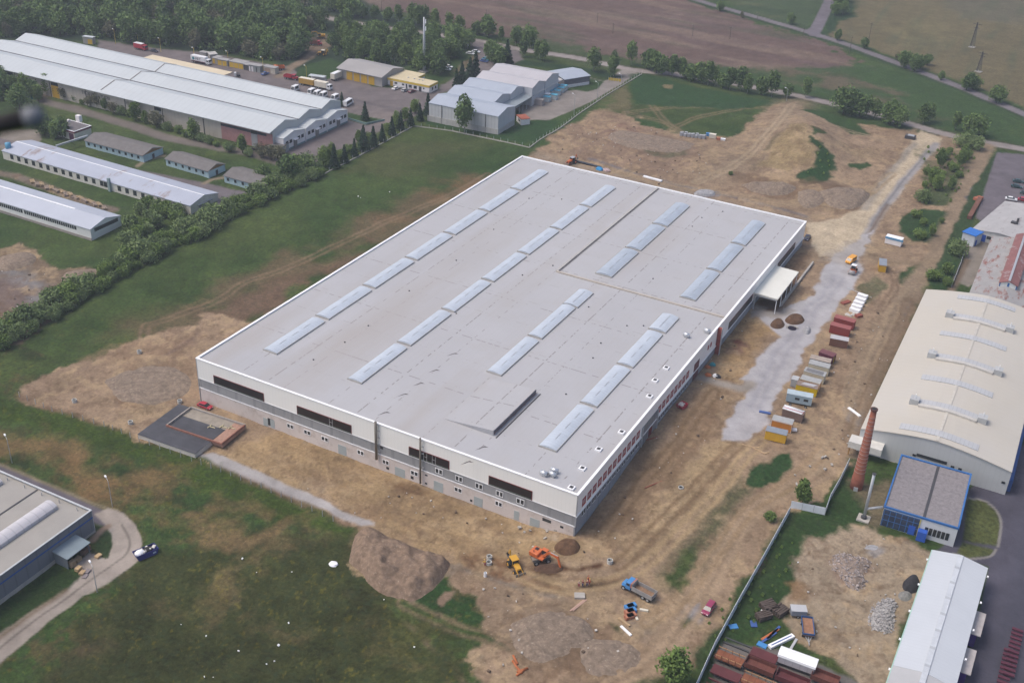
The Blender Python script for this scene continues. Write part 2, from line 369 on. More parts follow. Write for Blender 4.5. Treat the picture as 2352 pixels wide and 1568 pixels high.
# --- ground behind the hall
area([(1215, 352), (1260, 318), (1330, 278), (1362, 258), (1395, 252), (1440, 262), (1470, 268), (1500, 285), (1545, 300), (1580, 312), (1690, 312), (1715, 285), (1765, 255), (1795, 240), (1830, 233), (1852, 252), (1925, 272), (1995, 288), (2085, 296), (2112, 306), (2160, 312), (2250, 330), (2268, 355), (2200, 500), (2160, 600), (2020, 880), (1965, 1045), (1700, 1100), (1300, 700), (1190, 365)], DIRT, 0, 'bare_ground', 2, 4)
area([(1390, 230), (1430, 195), (1440, 200), (1445, 225), (1460, 268), (1400, 256)], (120, 108, 82), 0.4, None, 3, 5, 0.7, patchy=0.4)
area([(1330, 290), (1440, 268), (1580, 330), (1640, 380), (1500, 400), (1300, 360)], (136, 114, 98), 0, None, 6, 8, 0.6)
area([(1370, 290), (1450, 280), (1500, 320), (1430, 335)], (130, 100, 88), 0, None, 4, 6, 0.5, patchy=0.3)
area([(1480, 340), (1570, 332), (1580, 355), (1530, 368), (1498, 355)], (84, 92, 66), 0.8, None, 1.5, 3, 0.9, patchy=0.3)
area([(1445, 262), (1500, 280), (1540, 300), (1480, 290)], GRN, 1, 'ground', 1, 3)
for q in ([(1440, 258), (1560, 246), (1700, 248), (1830, 246)], [(1480, 210), (1500, 245), (1530, 280), (1570, 305)], [(1440, 258), (1520, 280), (1560, 300)], [(1540, 300), (1600, 270), (1700, 250)]):
    line(q, 0.9, (140, 122, 96), 0.1, None, 0.6, 0.8, 0.85, ruts=1.1)
area([(1445, 170), (1500, 172), (1600, 200), (1750, 230), (1800, 240), (1700, 250), (1560, 245), (1460, 240), (1450, 215)], (52, 80, 46), 1, None, 2, 3)
area([(1525, 196), (1546, 194), (1545, 203), (1527, 202)], (150, 134, 104), 0.1, None, 1, 2, 0.8)
line([(1830, 236), (1790, 280), (1740, 330), (1690, 380), (1640, 400)], 16, (152, 134, 112), 0, None, 5, 4, 0.8)
area([(1842, 252), (1870, 252), (1960, 275), (1998, 310), (1960, 310), (1900, 278)], GRN, 1, 'ground', 1, 2)
# the cut mound: pale top, grass on its flanks
area([(1800, 295), (1815, 283), (1770, 340), (1738, 385), (1720, 395), (1755, 340)], (98, 90, 66), 0.6, None, 2, 3, 0.8, patchy=0.2)
area([(1815, 285), (1858, 285), (1878, 345), (1868, 380), (1812, 395), (1745, 380), (1770, 340)], (150, 132, 98), 0.1, None, 2, 3, 0.9)
area([(1864, 290), (1880, 292), (1900, 305), (1872, 310)], GRN, 1, None, 1, 2); area([(1866, 312), (1885, 320), (1905, 345), (1922, 362), (1910, 405), (1880, 422), (1835, 420), (1818, 408), (1868, 385), (1880, 345)], (46, 74, 42), 1, 'ground', 1.5, 3)
area([(1950, 378), (1990, 372), (2002, 380), (1980, 392), (1960, 390)], GRN, 1, 'ground', 1, 2)
area([(1690, 400), (1800, 405), (1940, 430), (2010, 440), (1960, 495), (1850, 470), (1720, 445)], (120, 98, 78), 0, None, 4, 5, 0.75, patchy=0.15)
area([(1955, 345), (2000, 338), (2010, 360), (1970, 370)], (160, 140, 112), 0, None, 2, 4, 0.8)
line([(1355, 365), (1450, 395), (1560, 425), (1650, 445), (1720, 462), (1800, 482), (1850, 497)], 2.2, (122, 118, 120), 0, None, 0.6, 0.6, 0.9)
line([(1240, 355), (1355, 390), (1500, 425), (1640, 462), (1760, 490), (1850, 508)], 6, (156, 142, 124), 0, None, 2, 2, 0.8)
area([(1590, 445), (1640, 438), (1660, 448), (1625, 455)], (140, 136, 138), 0, None, 0.6, 1)
# --- pale haul road and the right side
area([(2112, 300), (2165, 318), (2150, 345), (2090, 410), (2050, 460), (2000, 530), (1970, 560), (1950, 585), (1880, 590), (1860, 545), (1850, 512), (1920, 505), (1975, 480), (2030, 410), (2085, 335)], (198, 182, 156), 0, 'dirt_track', 1.2, 1.5)
line([(2150, 330), (2095, 395), (2050, 448), (2010, 505), (1990, 545)], 3.4, (164, 160, 158), 0, 'gravel_road', 0.8, 1)
line([(2128, 352), (2078, 412), (2035, 465), (1998, 520)], 0.8, (126, 124, 126), 0, None, 0.4, 0.6, 0.8)
line([(2100, 330), (2040, 400), (2000, 455), (1985, 480)], 3, (146, 140, 132), 0, None, 1, 1.2, 0.7)
area([(2105, 335), (2180, 320), (2250, 330), (2258, 350), (2230, 400), (2180, 470), (2120, 470), (2120, 400)], (78, 88, 58), 1, 'ground', 2, 4, patchy=0.1)
area([(2070, 495), (2110, 480), (2180, 484), (2186, 500), (2160, 545), (2140, 560), (2100, 555), (2070, 530)], (54, 78, 46), 1, 'ground', 1, 2)
area([(2072, 628), (2120, 600), (2135, 595), (2120, 640), (2080, 660), (2065, 655)], (62, 82, 48), 1, 'ground', 1, 2)
area([(1970, 660), (2015, 635), (2030, 650), (1990, 705), (1972, 700)], (96, 100, 72), 0.7, None, 1.5, 3, 0.8, patchy=0.3)
line([(2265, 335), (2240, 400), (2215, 440), (2190, 500), (2160, 560), (2140, 610), (2100, 660), (2060, 720), (2010, 830), (1960, 960)], 7, (150, 132, 110), 0, 'dirt_track', 1.2, 1.5)
line([(2080, 660), (2050, 690), (2020, 740), (1995, 800), (1965, 860), (1940, 930)], 0.9, (158, 140, 116), 0, None, 0.6, 0.6, 0.8, ruts=1.1)
line([(2140, 600), (2080, 605), (2030, 600), (2000, 585), (1985, 560)], 5, (146, 128, 104), 0, None, 1.5, 2, 0.8)
line([(2040, 620), (2058, 640), (2050, 670), (2030, 700)], 0.9, (128, 108, 88), 0, None, 0.5, 0.6, 0.8, ruts=1.0)
line([(2038, 470), (2000, 530), (1985, 560), (1975, 580)], 1.4, (112, 92, 74), 0, None, 0.6, 0.8, 0.8)
for q in ([(2215, 452), (2225, 448), (2232, 455), (2220, 464)], [(2228, 432), (2240, 430), (2240, 440), (2230, 440)], [(2072, 722), (2084, 720), (2078, 730)], [(2084, 706), (2094, 704), (2090, 712)], [(2090, 694), (2100, 690), (2096, 700)]):
    area(q, (112, 108, 110), 0, None, 0.5, 1)
area([(2210, 340), (2252, 345), (2220, 380), (2150, 440), (2130, 440)], (100, 96, 72), 0.6, None, 3, 5, 0.6, patchy=0.5)
area([(2225, 445), (2290, 345), (2300, 345), (2230, 520), (2150, 668), (2135, 645)], (58, 78, 48), 1, 'ground', 0.8, 1.2)
area([(2290, 350), (2480, 365), (2480, 640), (2240, 500)], (118, 112, 118), 0, 'yard', 0.5, 0.4)
area([(2215, 560), (2290, 540), (2290, 610), (2225, 660), (2180, 640), (2205, 590)], (150, 142, 132), 0, 'yard', 0.6, 0.6)
area([(2135, 645), (2205, 590), (2230, 600), (2185, 670), (2150, 672)], (50, 74, 44), 1, 'ground', 0.8, 1)
line([(2222, 598), (2200, 640), (2185, 668)], 2.4, (128, 112, 96), 0, 'footpath', 0.6, 0.8)
area([(2060, 690), (2150, 668), (2100, 800), (1990, 1030), (1950, 1060), (1950, 1000)], (128, 110, 92), 0, None, 3, 4, 0.6)
area([(2050, 740), (2110, 690), (2100, 740), (2060, 790)], (120, 104, 88), 0, None, 3, 5, 0.5, patchy=0.4)
area([(1900, 960), (1960, 925), (1985, 990), (1950, 1040), (1915, 1010)], (136, 130, 126), 0, None, 5, 6, 0.7, patchy=0.1)
# --- construction ground round the front
area([(1855, 560), (1960, 1040), (1930, 1095), (1880, 1150), (1832, 1172), (1760, 1290), (1700, 1340), (1660, 1430), (1600, 1520), (1500, 1568), (1490, 1700), (1120, 1700), (1100, 1568), (1070, 1530), (1085, 1490), (1130, 1480), (1180, 1490), (1160, 1470), (1115, 1455), (1090, 1430), (1108, 1405), (1092, 1385), (1100, 1370), (1055, 1362), (1035, 1350), (1030, 1325), (1010, 1345), (965, 1375), (930, 1382), (880, 1370), (855, 1355), (815, 1302), (800, 1290), (810, 1250), (815, 1210), (780, 1200), (600, 1112), (440, 1052), (320, 1012), (240, 975), (120, 945), (45, 915), (42, 895), (120, 852), (225, 825), (330, 770), (440, 750), (470, 720), (1600, 880), (1700, 700)], DIRT, 0, 'bare_ground', 1.2, 2.5)
area([(480, 1045), (640, 990), (860, 1060), (1050, 1140), (1250, 1215), (1320, 1230), (1400, 1280), (1200, 1300), (1050, 1290), (870, 1205), (700, 1130), (560, 1085)], (168, 144, 108), 0, None, 4, 5, 0.85)
area([(700, 1030), (770, 1038), (760, 1062), (710, 1060)], (166, 160, 152), 0, None, 2, 4, 0.8, patchy=0.1)
area([(660, 1085), (760, 1100), (740, 1140), (690, 1120)], (172, 162, 148), 0, None, 2, 5, 0.6, patchy=0.4)
area([(800, 1165), (870, 1160), (900, 1190), (840, 1195)], (134, 108, 84), 0, None, 3, 4, 0.7)
area([(898, 1105), (960, 1110), (985, 1128), (950, 1136), (905, 1120)], DIRT_B, 0, None, 1.5, 3, 0.9)
for q in ([(640, 1010), (900, 1110), (1100, 1190), (1220, 1230)], [(560, 1030), (800, 1130), (1000, 1220), (1180, 1290)], [(620, 1060), (900, 1180), (1100, 1260)]):
    line(q, 1.2, (152, 128, 98), 0, None, 0.8, 1.2, 0.7, ruts=1.2)
area([(440, 1044), (490, 1040), (530, 1056), (600, 1084), (700, 1130), (790, 1172), (866, 1198), (862, 1206), (830, 1204), (760, 1180), (640, 1130), (520, 1082)], (176, 172, 170), 0, 'gravel_road', 0.8, 1)
area([(200, 830), (330, 775), (440, 780), (455, 860), (450, 930), (380, 940), (330, 900)], (146, 122, 98), 0, None, 5, 6, 0.7)
area([(340, 850), (380, 845), (390, 870), (350, 875)], (136, 130, 126), 0, None, 2, 4, 0.5, patchy=0.4)
area([(270, 910), (330, 905), (330, 945), (280, 940)], (142, 112, 84), 0, None, 3, 4, 0.6)
area([(60, 890), (200, 840), (280, 850), (200, 900), (90, 925)], (152, 130, 108), 0, None, 4, 5, 0.7)
for k in range(7):
    line([(330 + k * 14, 840 - k * 6), (380 + k * 12, 815 - k * 7), (450, 790 - k * 6)], 0.7, (126, 106, 92), 0, None, 0.5, 1, 0.6)
line([(45, 912), (120, 943), (240, 978), (320, 1012), (440, 1056), (600, 1118), (790, 1206)], 2.2, (124, 100, 82), 0, None, 0.8, 1, 0.8)
# the excavation by the machines
area([(1062, 1275), (1120, 1268), (1200, 1290), (1215, 1315), (1160, 1335), (1090, 1310)], (128, 98, 72), 0, None, 2, 2.5, 0.95)
area([(1220, 1300), (1250, 1285), (1300, 1305), (1320, 1330), (1280, 1345), (1240, 1330)], (100, 76, 56), 0, None, 2, 3, 0.95)
area([(1200, 1320), (1280, 1345), (1400, 1330), (1420, 1340), (1330, 1362), (1230, 1360)], (144, 116, 86), 0, None, 2, 3, 0.9)
line([(1290, 1308), (1330, 1308), (1380, 1298)], 1.2, (92, 64, 46), 0, None, 0.5, 0.8)
line([(1200, 1345), (1260, 1356), (1330, 1352), (1400, 1340), (1440, 1334)], 1.0, (104, 86, 66), 0, None, 0.5, 0.8)
line([(1040, 1300), (1120, 1325), (1200, 1352), (1290, 1372)], 1.4, (130, 122, 112), 0, None, 0.6, 0.8, 0.8)
line([(1055, 1296), (1000, 1350), (950, 1382)], 1.2, (156, 142, 124), 0, None, 0.5, 0.6, 0.9)
area([(1250, 1222), (1300, 1220), (1290, 1238), (1255, 1240)], (178, 170, 160), 0, None, 1, 3, 0.7, patchy=0.3)
# right of the hall
area([(1340, 1210), (1500, 1020), (1620, 890), (1680, 880), (1640, 1010), (1560, 1100), (1420, 1290), (1330, 1260)], (142, 119, 92), 0, None, 4, 5, 0.7)
area([(1410, 1282), (1540, 1120), (1660, 1005), (1730, 1015), (1640, 1130), (1520, 1250), (1440, 1300)], (170, 148, 114), 0, None, 4, 4, 0.85)
line([(1640, 930), (1620, 1000), (1530, 1110)], 1.6, (126, 102, 78), 0, None, 1.0, 1.6, 0.6); line([(1690, 1030), (1640, 1090), (1560, 1190), (1450, 1290)], 1.6, (126, 106, 84), 0, None, 1.2, 1.6, 0.6)
area([(1660, 720), (1720, 715), (1790, 760), (1740, 800), (1690, 860), (1640, 870), (1640, 800)], (168, 140, 100), 0, None, 3, 4, 0.8)
area([(1660, 845), (1690, 838), (1710, 860), (1690, 872), (1655, 865)], (150, 120, 82), 0, None, 2, 3, 0.8)
for q in ([(1665, 802), (1700, 800), (1712, 812), (1690, 818), (1662, 812)], [(1690, 790), (1715, 788), (1720, 800), (1695, 800)]): area(q, (134, 104, 88), 0, None, 1, 1)
area([(1682, 783), (1700, 780), (1708, 790), (1688, 792)], (124, 70, 62), 0, None, 0.8, 1)
area([(2005, 530), (1990, 570), (1972, 600), (1982, 618), (1960, 660), (1930, 690), (1885, 752), (1845, 815), (1812, 870), (1780, 920), (1765, 960), (1720, 1014), (1690, 1012), (1662, 1008), (1660, 990), (1690, 920), (1720, 880), (1702, 868), (1735, 830), (1770, 795), (1790, 770), (1745, 730), (1730, 715), (1790, 712), (1850, 690), (1880, 640), (1895, 610), (1925, 580), (1965, 560), (1980, 545)], GRAV, 0, 'gravel_road', 1.0, 1.8, 1, .05)
area([(1880, 600), (1900, 580), (1985, 545), (2000, 560), (1960, 620), (1930, 610)], (166, 158, 148), 0, None, 3, 3, 0.6)
line([(1960, 600), (1900, 690), (1820, 790), (1750, 900), (1700, 1000)], 3, (186, 182, 182), 0, None, 2, 2, 0.6)
line([(1925, 640), (1860, 720), (1790, 820), (1730, 930)], 1.6, (152, 152, 160), 0, None, 1, 1.5, 0.5, ruts=1.2)
line([(1610, 868), (1650, 880), (1700, 888), (1720, 880)], 3.5, (162, 154, 144), 0, 'gravel_road', 1, 1.2)
area([(1735, 700), (1800, 700), (1830, 712), (1790, 730), (1720, 728)], (160, 154, 148), 0, None, 1, 2, 0.9)
area([(1820, 575), (1850, 565), (1850, 600), (1810, 640), (1790, 640)], (140, 112, 84), 0, None, 2, 3, 0.7)
area([(1740, 690), (1830, 625), (1835, 640), (1790, 715), (1760, 715)], (104, 78, 60), 0, None, 1.5, 2, 0.9)
line([(1545, 1330), (1590, 1260), (1640, 1190), (1700, 1120)], 5, (92, 94, 66), 0.8, None, 2, 3, 0.85)
area([(1720, 1085), (1770, 1060), (1818, 1045), (1812, 1075), (1770, 1110), (1730, 1122), (1712, 1110)], (52, 78, 44), 1, 'ground', 0.8, 2)
area([(1690, 1180), (1780, 1140), (1850, 1110), (1860, 1095), (1820, 1115), (1760, 1140), (1700, 1175), (1640, 1260), (1600, 1330), (1640, 1310)], (84, 90, 58), 0.8, None, 2, 3, 0.8)
line([(1900, 1085), (1850, 1105), (1790, 1135), (1740, 1165), (1700, 1210), (1650, 1290), (1600, 1360), (1560, 1430), (1500, 1500), (1440, 1550), (1380, 1580)], 1.5, (150, 130, 106), 0, 'dirt_track', 0.7, 1, 0.9, ruts=1.6)
area([(1565, 1385), (1600, 1380), (1618, 1405), (1610, 1430), (1560, 1420)], (148, 146, 148), 0, None, 1, 2, 0.85)
area([(1565, 1400), (1590, 1415), (1600, 1440), (1575, 1450), (1562, 1430)], (84, 88, 58), 0.8, None, 1, 2, 0.7, patchy=0.3)
area([(1400, 1430), (1450, 1425), (1500, 1440), (1480, 1470), (1420, 1465)], (138, 126, 112), 0, None, 2, 3, 0.8)
area([(1395, 1432), (1415, 1440), (1425, 1455), (1405, 1450)], (76, 88, 54), 0.9, None, 0.6, 1.2, 0.9)
area([(1290, 1440), (1440, 1460), (1500, 1520), (1440, 1560), (1250, 1568), (1230, 1500)], (132, 110, 88), 0, None, 5, 6, 0.8)
area([(1100, 1330), (1280, 1360), (1300, 1420), (1240, 1480), (1130, 1460), (1090, 1410)], (142, 124, 104), 0, None, 5, 6, 0.7)
area([(1240, 1480), (1320, 1450), (1330, 1500), (1260, 1540)], (106, 88, 70), 0, None, 5, 7, 0.6, patchy=0.2)
# the green wedge with dandelions between the soil heaps
area([(960, 1380), (1010, 1345), (1035, 1322), (1038, 1350), (1060, 1365), (1100, 1372), (1095, 1395), (1110, 1420), (1100, 1435), (1050, 1432), (990, 1405)], (50, 76, 40), 1, 'ground', 0.8, 1.5)
area([(1000, 1385), (1025, 1358), (1045, 1360), (1040, 1378), (1012, 1395)], (138, 118, 100), 0, None, 0.6, 1.2)
area([(785, 1358), (805, 1350), (818, 1362), (805, 1375), (788, 1370)], (148, 128, 110), 0, None, 0.5, 1)
area([(1072, 1508), (1100, 1496), (1120, 1508), (1118, 1535), (1090, 1540)], (144, 128, 108), 0, None, 0.6, 1.5)
for seed, c_, th in ((131, (96, 84, 58), .06), (137, (46, 58, 34), .10)):
    idx = np.where((GX < 160) & (GY < -5) & (GW > .45))[0]; blend(idx, np.clip((fbm(GX[idx], GY[idx], 7, 4, seed) + .5 * fbm(GX[idx], GY[idx], 1.8, 3, seed + 1) - th) * 5, 0, .75), C3(*c_), .9, None)
area([(10, 1000), (150, 1020), (320, 1090), (470, 1150), (690, 1200), (620, 1235), (450, 1200), (320, 1140), (150, 1075), (40, 1040)], (132, 108, 76), .4, None, 3, 7, .9, patchy=.35)
area([(90, 1040), (330, 1130), (560, 1215), (480, 1225), (300, 1165), (120, 1080)], (44, 54, 34), 1, None, 3, 7, .8, patchy=.6)
# tracks through the near grass
for a_ in ([(930, 1385), (985, 1415), (1050, 1445), (1110, 1460), (1170, 1480)], [(930, 1440), (970, 1480), (1030, 1540), (1060, 1580)]):
    line(a_, 1.0, (132, 114, 92), 0.1, 'dirt_track', 0.6, 0.8, 0.9, ruts=1.2)
line([(815, 1215), (800, 1260), (790, 1285)], 1.6, (126, 110, 84), 0.3, None, 0.6, 0.8, 0.8)
# --- near left meadow: dry grass, brush, dandelions
area([(-40, 905), (60, 925), (260, 985), (430, 1045), (600, 1120), (790, 1205), (812, 1220), (790, 1240), (640, 1185), (450, 1120), (300, 1050), (120, 990), (-40, 950)], (68, 86, 36), 1, None, 2, 3, 0.95, .22)
area([(20, 990), (150, 1000), (300, 1060), (480, 1120), (680, 1195), (620, 1260), (420, 1230), (330, 1150), (200, 1120), (60, 1060)], (118, 100, 68), 0.5, None, 5, 8, 1.0, patchy=0.3)
area([(120, 1030), (200, 1080), (300, 1150), (340, 1240), (250, 1180), (160, 1120)], (126, 102, 70), 0.4, None, 4, 7, 0.9, patchy=0.3)
area([(430, 1185), (560, 1165), (690, 1200), (600, 1265), (450, 1265)], (134, 112, 82), 0.3, None, 4, 7, 0.95, patchy=0.25)
area([(330, 1260), (800, 1240), (860, 1360), (1080, 1500), (1060, 1620), (0, 1620), (100, 1500), (250, 1380)], (62, 66, 38), 1, None, 4, 6, 0.95, .3)
for q in ([(300, 1050), (480, 1110), (700, 1190), (760, 1240), (640, 1290), (500, 1250), (380, 1200)], [(520, 1300), (620, 1270), (560, 1400), (470, 1500), (430, 1450)], [(820, 1390), (940, 1440), (960, 1520), (860, 1500)], [(600, 1440), (760, 1400), (800, 1470), (640, 1540)], [(260, 1400), (360, 1380), (420, 1440), (300, 1480)]): area(q, (104, 92, 64), .7, None, 4, 8, .8, patchy=.5)
area([(80, 1490), (220, 1450), (290, 1450), (220, 1540), (90, 1560)], (100, 84, 66), 0.5, None, 4, 6, 0.7, patchy=0.4)
area([(380, 1440), (480, 1330), (540, 1280), (520, 1350), (450, 1450)], (108, 98, 64), 0.6, None, 4, 6, 0.9, patchy=0.35)
area([(900, 1400), (960, 1420), (1000, 1500), (900, 1520), (850, 1460)], (70, 76, 40), 1, None, 4, 6, 0.7, patchy=0.4)
for seed in (71, 77):
    idx = np.where((GX < 190) & (GY < 20) & (GW > 0.5))[0]
    px_ = (fbm(GX[idx], GY[idx], 1.1, 2, seed) > 0.27) & (fbm(GX[idx], GY[idx], 22, 3, seed + 2) > 0.04)
    blend(idx, px_.astype(float) * 0.22, C3(140, 128, 44), 1, None)
# --- lower left: asphalt path and concrete road
line([(-60, 1058), (0, 1085), (80, 1120), (160, 1155), (220, 1182), (262, 1196)], 4.5, (112, 106, 114), 0, 'road', 0.4, 0.3)
line([(-60, 1040), (0, 1066), (90, 1104), (180, 1142), (230, 1160), (268, 1172)], 0.8, (142, 132, 108), 0, None, 0.4, 0.4)
area([(218, 1178), (250, 1165), (285, 1178), (315, 1208), (328, 1248), (318, 1285), (280, 1318), (240, 1345), (190, 1370), (110, 1430), (40, 1490), (-60, 1580), (-60, 1508), (0, 1450), (60, 1410), (150, 1350), (190, 1318), (165, 1300), (205, 1268), (245, 1282), (258, 1255), (255, 1225), (245, 1210)], (172, 162, 152), 0, 'concrete_road', 0.4, 0.5)
line([(-20, 1505), (60, 1440), (170, 1360), (240, 1310), (290, 1270), (298, 1240), (280, 1205)], 0.5, (104, 98, 90), 0, None, 0.2, 0.4, 0.7)
area([(215, 1205), (240, 1212), (257, 1232), (258, 1255), (248, 1278), (222, 1262), (210, 1235)], (52, 70, 42), 1, 'ground', 0.5, 0.8)
line([(212, 1240), (232, 1218), (248, 1208)], 1.6, (150, 130, 112), 0, 'footpath', 0.4, 0.4)
area([(-60, 1420), (130, 1305), (185, 1325), (150, 1352), (60, 1408), (-60, 1500)], (48, 68, 36), 1, 'ground', 1, 1.5)
line([(-40, 1495), (60, 1418), (150, 1356)], 1.2, (122, 104, 82), 0.3, None, 0.6, 0.6, 0.8)
# --- lower right: fenced yard
area([(1945, 1070), (2005, 1120), (2020, 1190), (1990, 1250), (1870, 1300), (1830, 1370), (1780, 1420), (1700, 1480), (1660, 1500), (1585, 1640), (1560, 1640), (1630, 1480), (1812, 1190), (1895, 1180)], (54, 76, 42), 1, 'ground', 1, 2)
area([(1660, 1420), (1740, 1300), (1800, 1200), (1815, 1180), (1830, 1190), (1640, 1500), (1590, 1560), (1600, 1500)], (58, 74, 44), 1, None, 2, 2)
area([(1855, 1235), (1990, 1205), (2080, 1230), (2150, 1260), (2080, 1450), (2040, 1600), (1940, 1560), (1900, 1500), (1810, 1460), (1790, 1400), (1830, 1350), (1830, 1290)], (166, 150, 128), 0, 'bare_ground', 1.5, 3)
area([(1860, 1340), (1960, 1370), (2040, 1420), (1960, 1440), (1860, 1400)], (172, 156, 130), 0, None, 3, 5, 0.6, patchy=0.2)
area([(1980, 1255), (2020, 1248), (2030, 1265), (2000, 1275)], (150, 146, 144), 0, None, 1, 2, 0.8)
area([(1905, 1280), (1950, 1265), (2002, 1292), (1985, 1340), (1935, 1352), (1900, 1320)], (150, 128, 112), 0, None, 2, 4, 0.8)
area([(1810, 1340), (1838, 1335), (1870, 1360), (1860, 1390), (1820, 1380)], (146, 116, 84), 0, None, 1.5, 2.5, 0.8)
area([(1860, 1510), (1900, 1500), (1960, 1560), (1950, 1590)], (76, 86, 48), 1, None, 1, 2, 0.9)
area([(1945, 1100), (2050, 1100), (2040, 1200), (1990, 1200), (1975, 1140)], (128, 114, 94), 0.3, None, 2, 3, 0.8)
area([(2215, 1135), (2352, 1020), (2480, 990), (2480, 1700), (2190, 1700), (2270, 1300), (2150, 1262), (2180, 1240)], (92, 90, 102), 0, 'asphalt_road', 0.5, 0.3)
area([(2240, 1700), (2300, 1400), (2352, 1200), (2480, 1000), (2480, 1700)], (84, 84, 96), 0, None, 3, 1, 0.7)
area([(2222, 1145), (2262, 1150), (2290, 1175), (2298, 1205), (2290, 1253), (2210, 1240)], (94, 100, 60), 1, 'ground', 0.4, 0.3)
area([(2208, 1243), (2286, 1262), (2272, 1275), (2225, 1280), (2196, 1268)], (94, 100, 60), 1, 'ground', 0.4, 0.3)
line([(2222, 1144), (2262, 1150), (2290, 1174), (2299, 1205), (2292, 1255)], 0.6, (150, 146, 142), 0, 'footpath', 0.15, 0.1)
line([(2287, 1262), (2272, 1277), (2225, 1282), (2190, 1270)], 0.6, (150, 146, 142), 0, 'footpath', 0.15, 0.1)
area([(1600, 1700), (1640, 1520), (1665, 1475), (1800, 1490), (1930, 1545), (2000, 1580), (2000, 1700)], (120, 116, 112), 0, 'yard', 0.8, 1)
area([(1430, 1568), (1500, 1555), (1560, 1530), (1600, 1500), (1560, 1600), (1420, 1600)], (72, 82, 50), 1, None, 2, 3, 0.8, patchy=0.2)

idx = np.where(GK == 1)[0]
for seed, s_, c_, th, k_ in ((151, 6, (122, 101, 82), .03, .5), (157, 9, (182, 159, 126), .04, .6), (163, 2.2, (106, 84, 64), .13, .45)):
    blend(idx, np.clip((fbm(GX[idx], GY[idx], s_, 4, seed) + .7 * fbm(GX[idx], GY[idx], s_ / 4, 3, seed + 1) - th) * 5, 0, 1) * k_, C3(*c_), 0, None)
# tracks worn over everything else, right of the hall
for q, c_, w_ in (([(1905, 1080), (1850, 1108), (1790, 1138), (1725, 1185), (1682, 1250), (1640, 1330), (1592, 1402), (1550, 1470), (1490, 1525), (1400, 1572)], (170, 148, 122), 1.5), ([(1890, 1040), (1810, 1110), (1730, 1165), (1660, 1250), (1600, 1330), (1540, 1390), (1480, 1430)], (160, 137, 108), 1.3), ([(1750, 1010), (1680, 1090), (1600, 1180), (1500, 1280), (1420, 1330), (1300, 1350), (1200, 1320)], (176, 153, 118), 1.2), ([(1700, 1020), (1600, 1120), (1500, 1220), (1420, 1300)], (130, 107, 82), 1.0), ([(2060, 700), (2020, 790), (1975, 900), (1930, 1000), (1870, 1080)], (166, 146, 120), 1.2), ([(2090, 690), (2050, 790), (2000, 900), (1950, 1010)], (128, 108, 88), 1.0), ([(1640, 900), (1560, 1010), (1450, 1140), (1380, 1230)], (124, 102, 78), 1.0), ([(1290, 360), (1500, 415), (1700, 450), (1850, 470), (1950, 470), (2050, 400)], (166, 146, 118), 1.2), ([(1820, 240), (1770, 300), (1700, 370), (1600, 420)], (172, 154, 128), 1.4), ([(1850, 260), (1950, 300), (2060, 330)], (166, 146, 122), 1.2)):
    line(q, w_, c_, 0.05, None, 0.5, 0.8, 0.85, ruts=1.3)
area([(1545, 1335), (1565, 1290), (1610, 1225), (1660, 1165), (1690, 1130), (1680, 1160), (1630, 1250), (1590, 1320), (1570, 1350)], (64, 84, 42), 1, None, 1.5, 3, 0.9, patchy=0.3)
# relief of the surface itself
rel = np.where(np.isin(GK, (1, 8)), 0.5, np.where(GK == 0, 0.35, np.where(GK == 6, 0.3, 0.05)))
GZ = GZ + rel * (fbm(GX, GY, 7, 4, 91) + 0.6 * fbm(GX, GY, 2.0, 3, 95)) * (1 - fade)
def build_ground():
    V = np.stack([GX, GY, GZ], 1)
    i = np.arange(NR - 1)[:, None] * NA + np.arange(NA - 1)[None, :]
    F = np.stack([i, i + NA, i + NA + 1, i + 1], -1).reshape(-1, 4)
    cls = GK[F[:, 0]]
    for k, nm in enumerate(KIND):
        f = F[cls == k]
        if not len(f): continue
        used, inv = np.unique(f.ravel(), return_inverse=True)
        me = bpy.data.meshes.new(nm)
        me.vertices.add(len(used)); me.vertices.foreach_set('co', V[used].astype(np.float32).ravel())
        me.loops.add(len(f) * 4); me.loops.foreach_set('vertex_index', inv.astype(np.int32))
        me.polygons.add(len(f)); me.polygons.foreach_set('loop_start', (np.arange(len(f)) * 4).astype(np.int32))
        me.polygons.foreach_set('use_smooth', np.ones(len(f), bool))
        ca = me.attributes.new('cover', 'FLOAT_COLOR', 'POINT')
        ca.data.foreach_set('color', np.concatenate([np.clip(GC[used] * 0.70, 0.004, 0.9), np.clip(GW[used], 0, 1)[:, None]], 1).astype(np.float32).ravel())
        pa_ = me.attributes.new('paved', 'FLOAT', 'POINT'); pa_.data.foreach_set('value', np.isin(GK[used], (2, 3, 4, 5, 9, 10)).astype(np.float32))
        me.update(calc_edges=True); me.materials.append(GROUND_MAT)
        o = bpy.data.objects.new(nm, me); COL.objects.link(o); o['kind'] = 'structure'
build_ground()

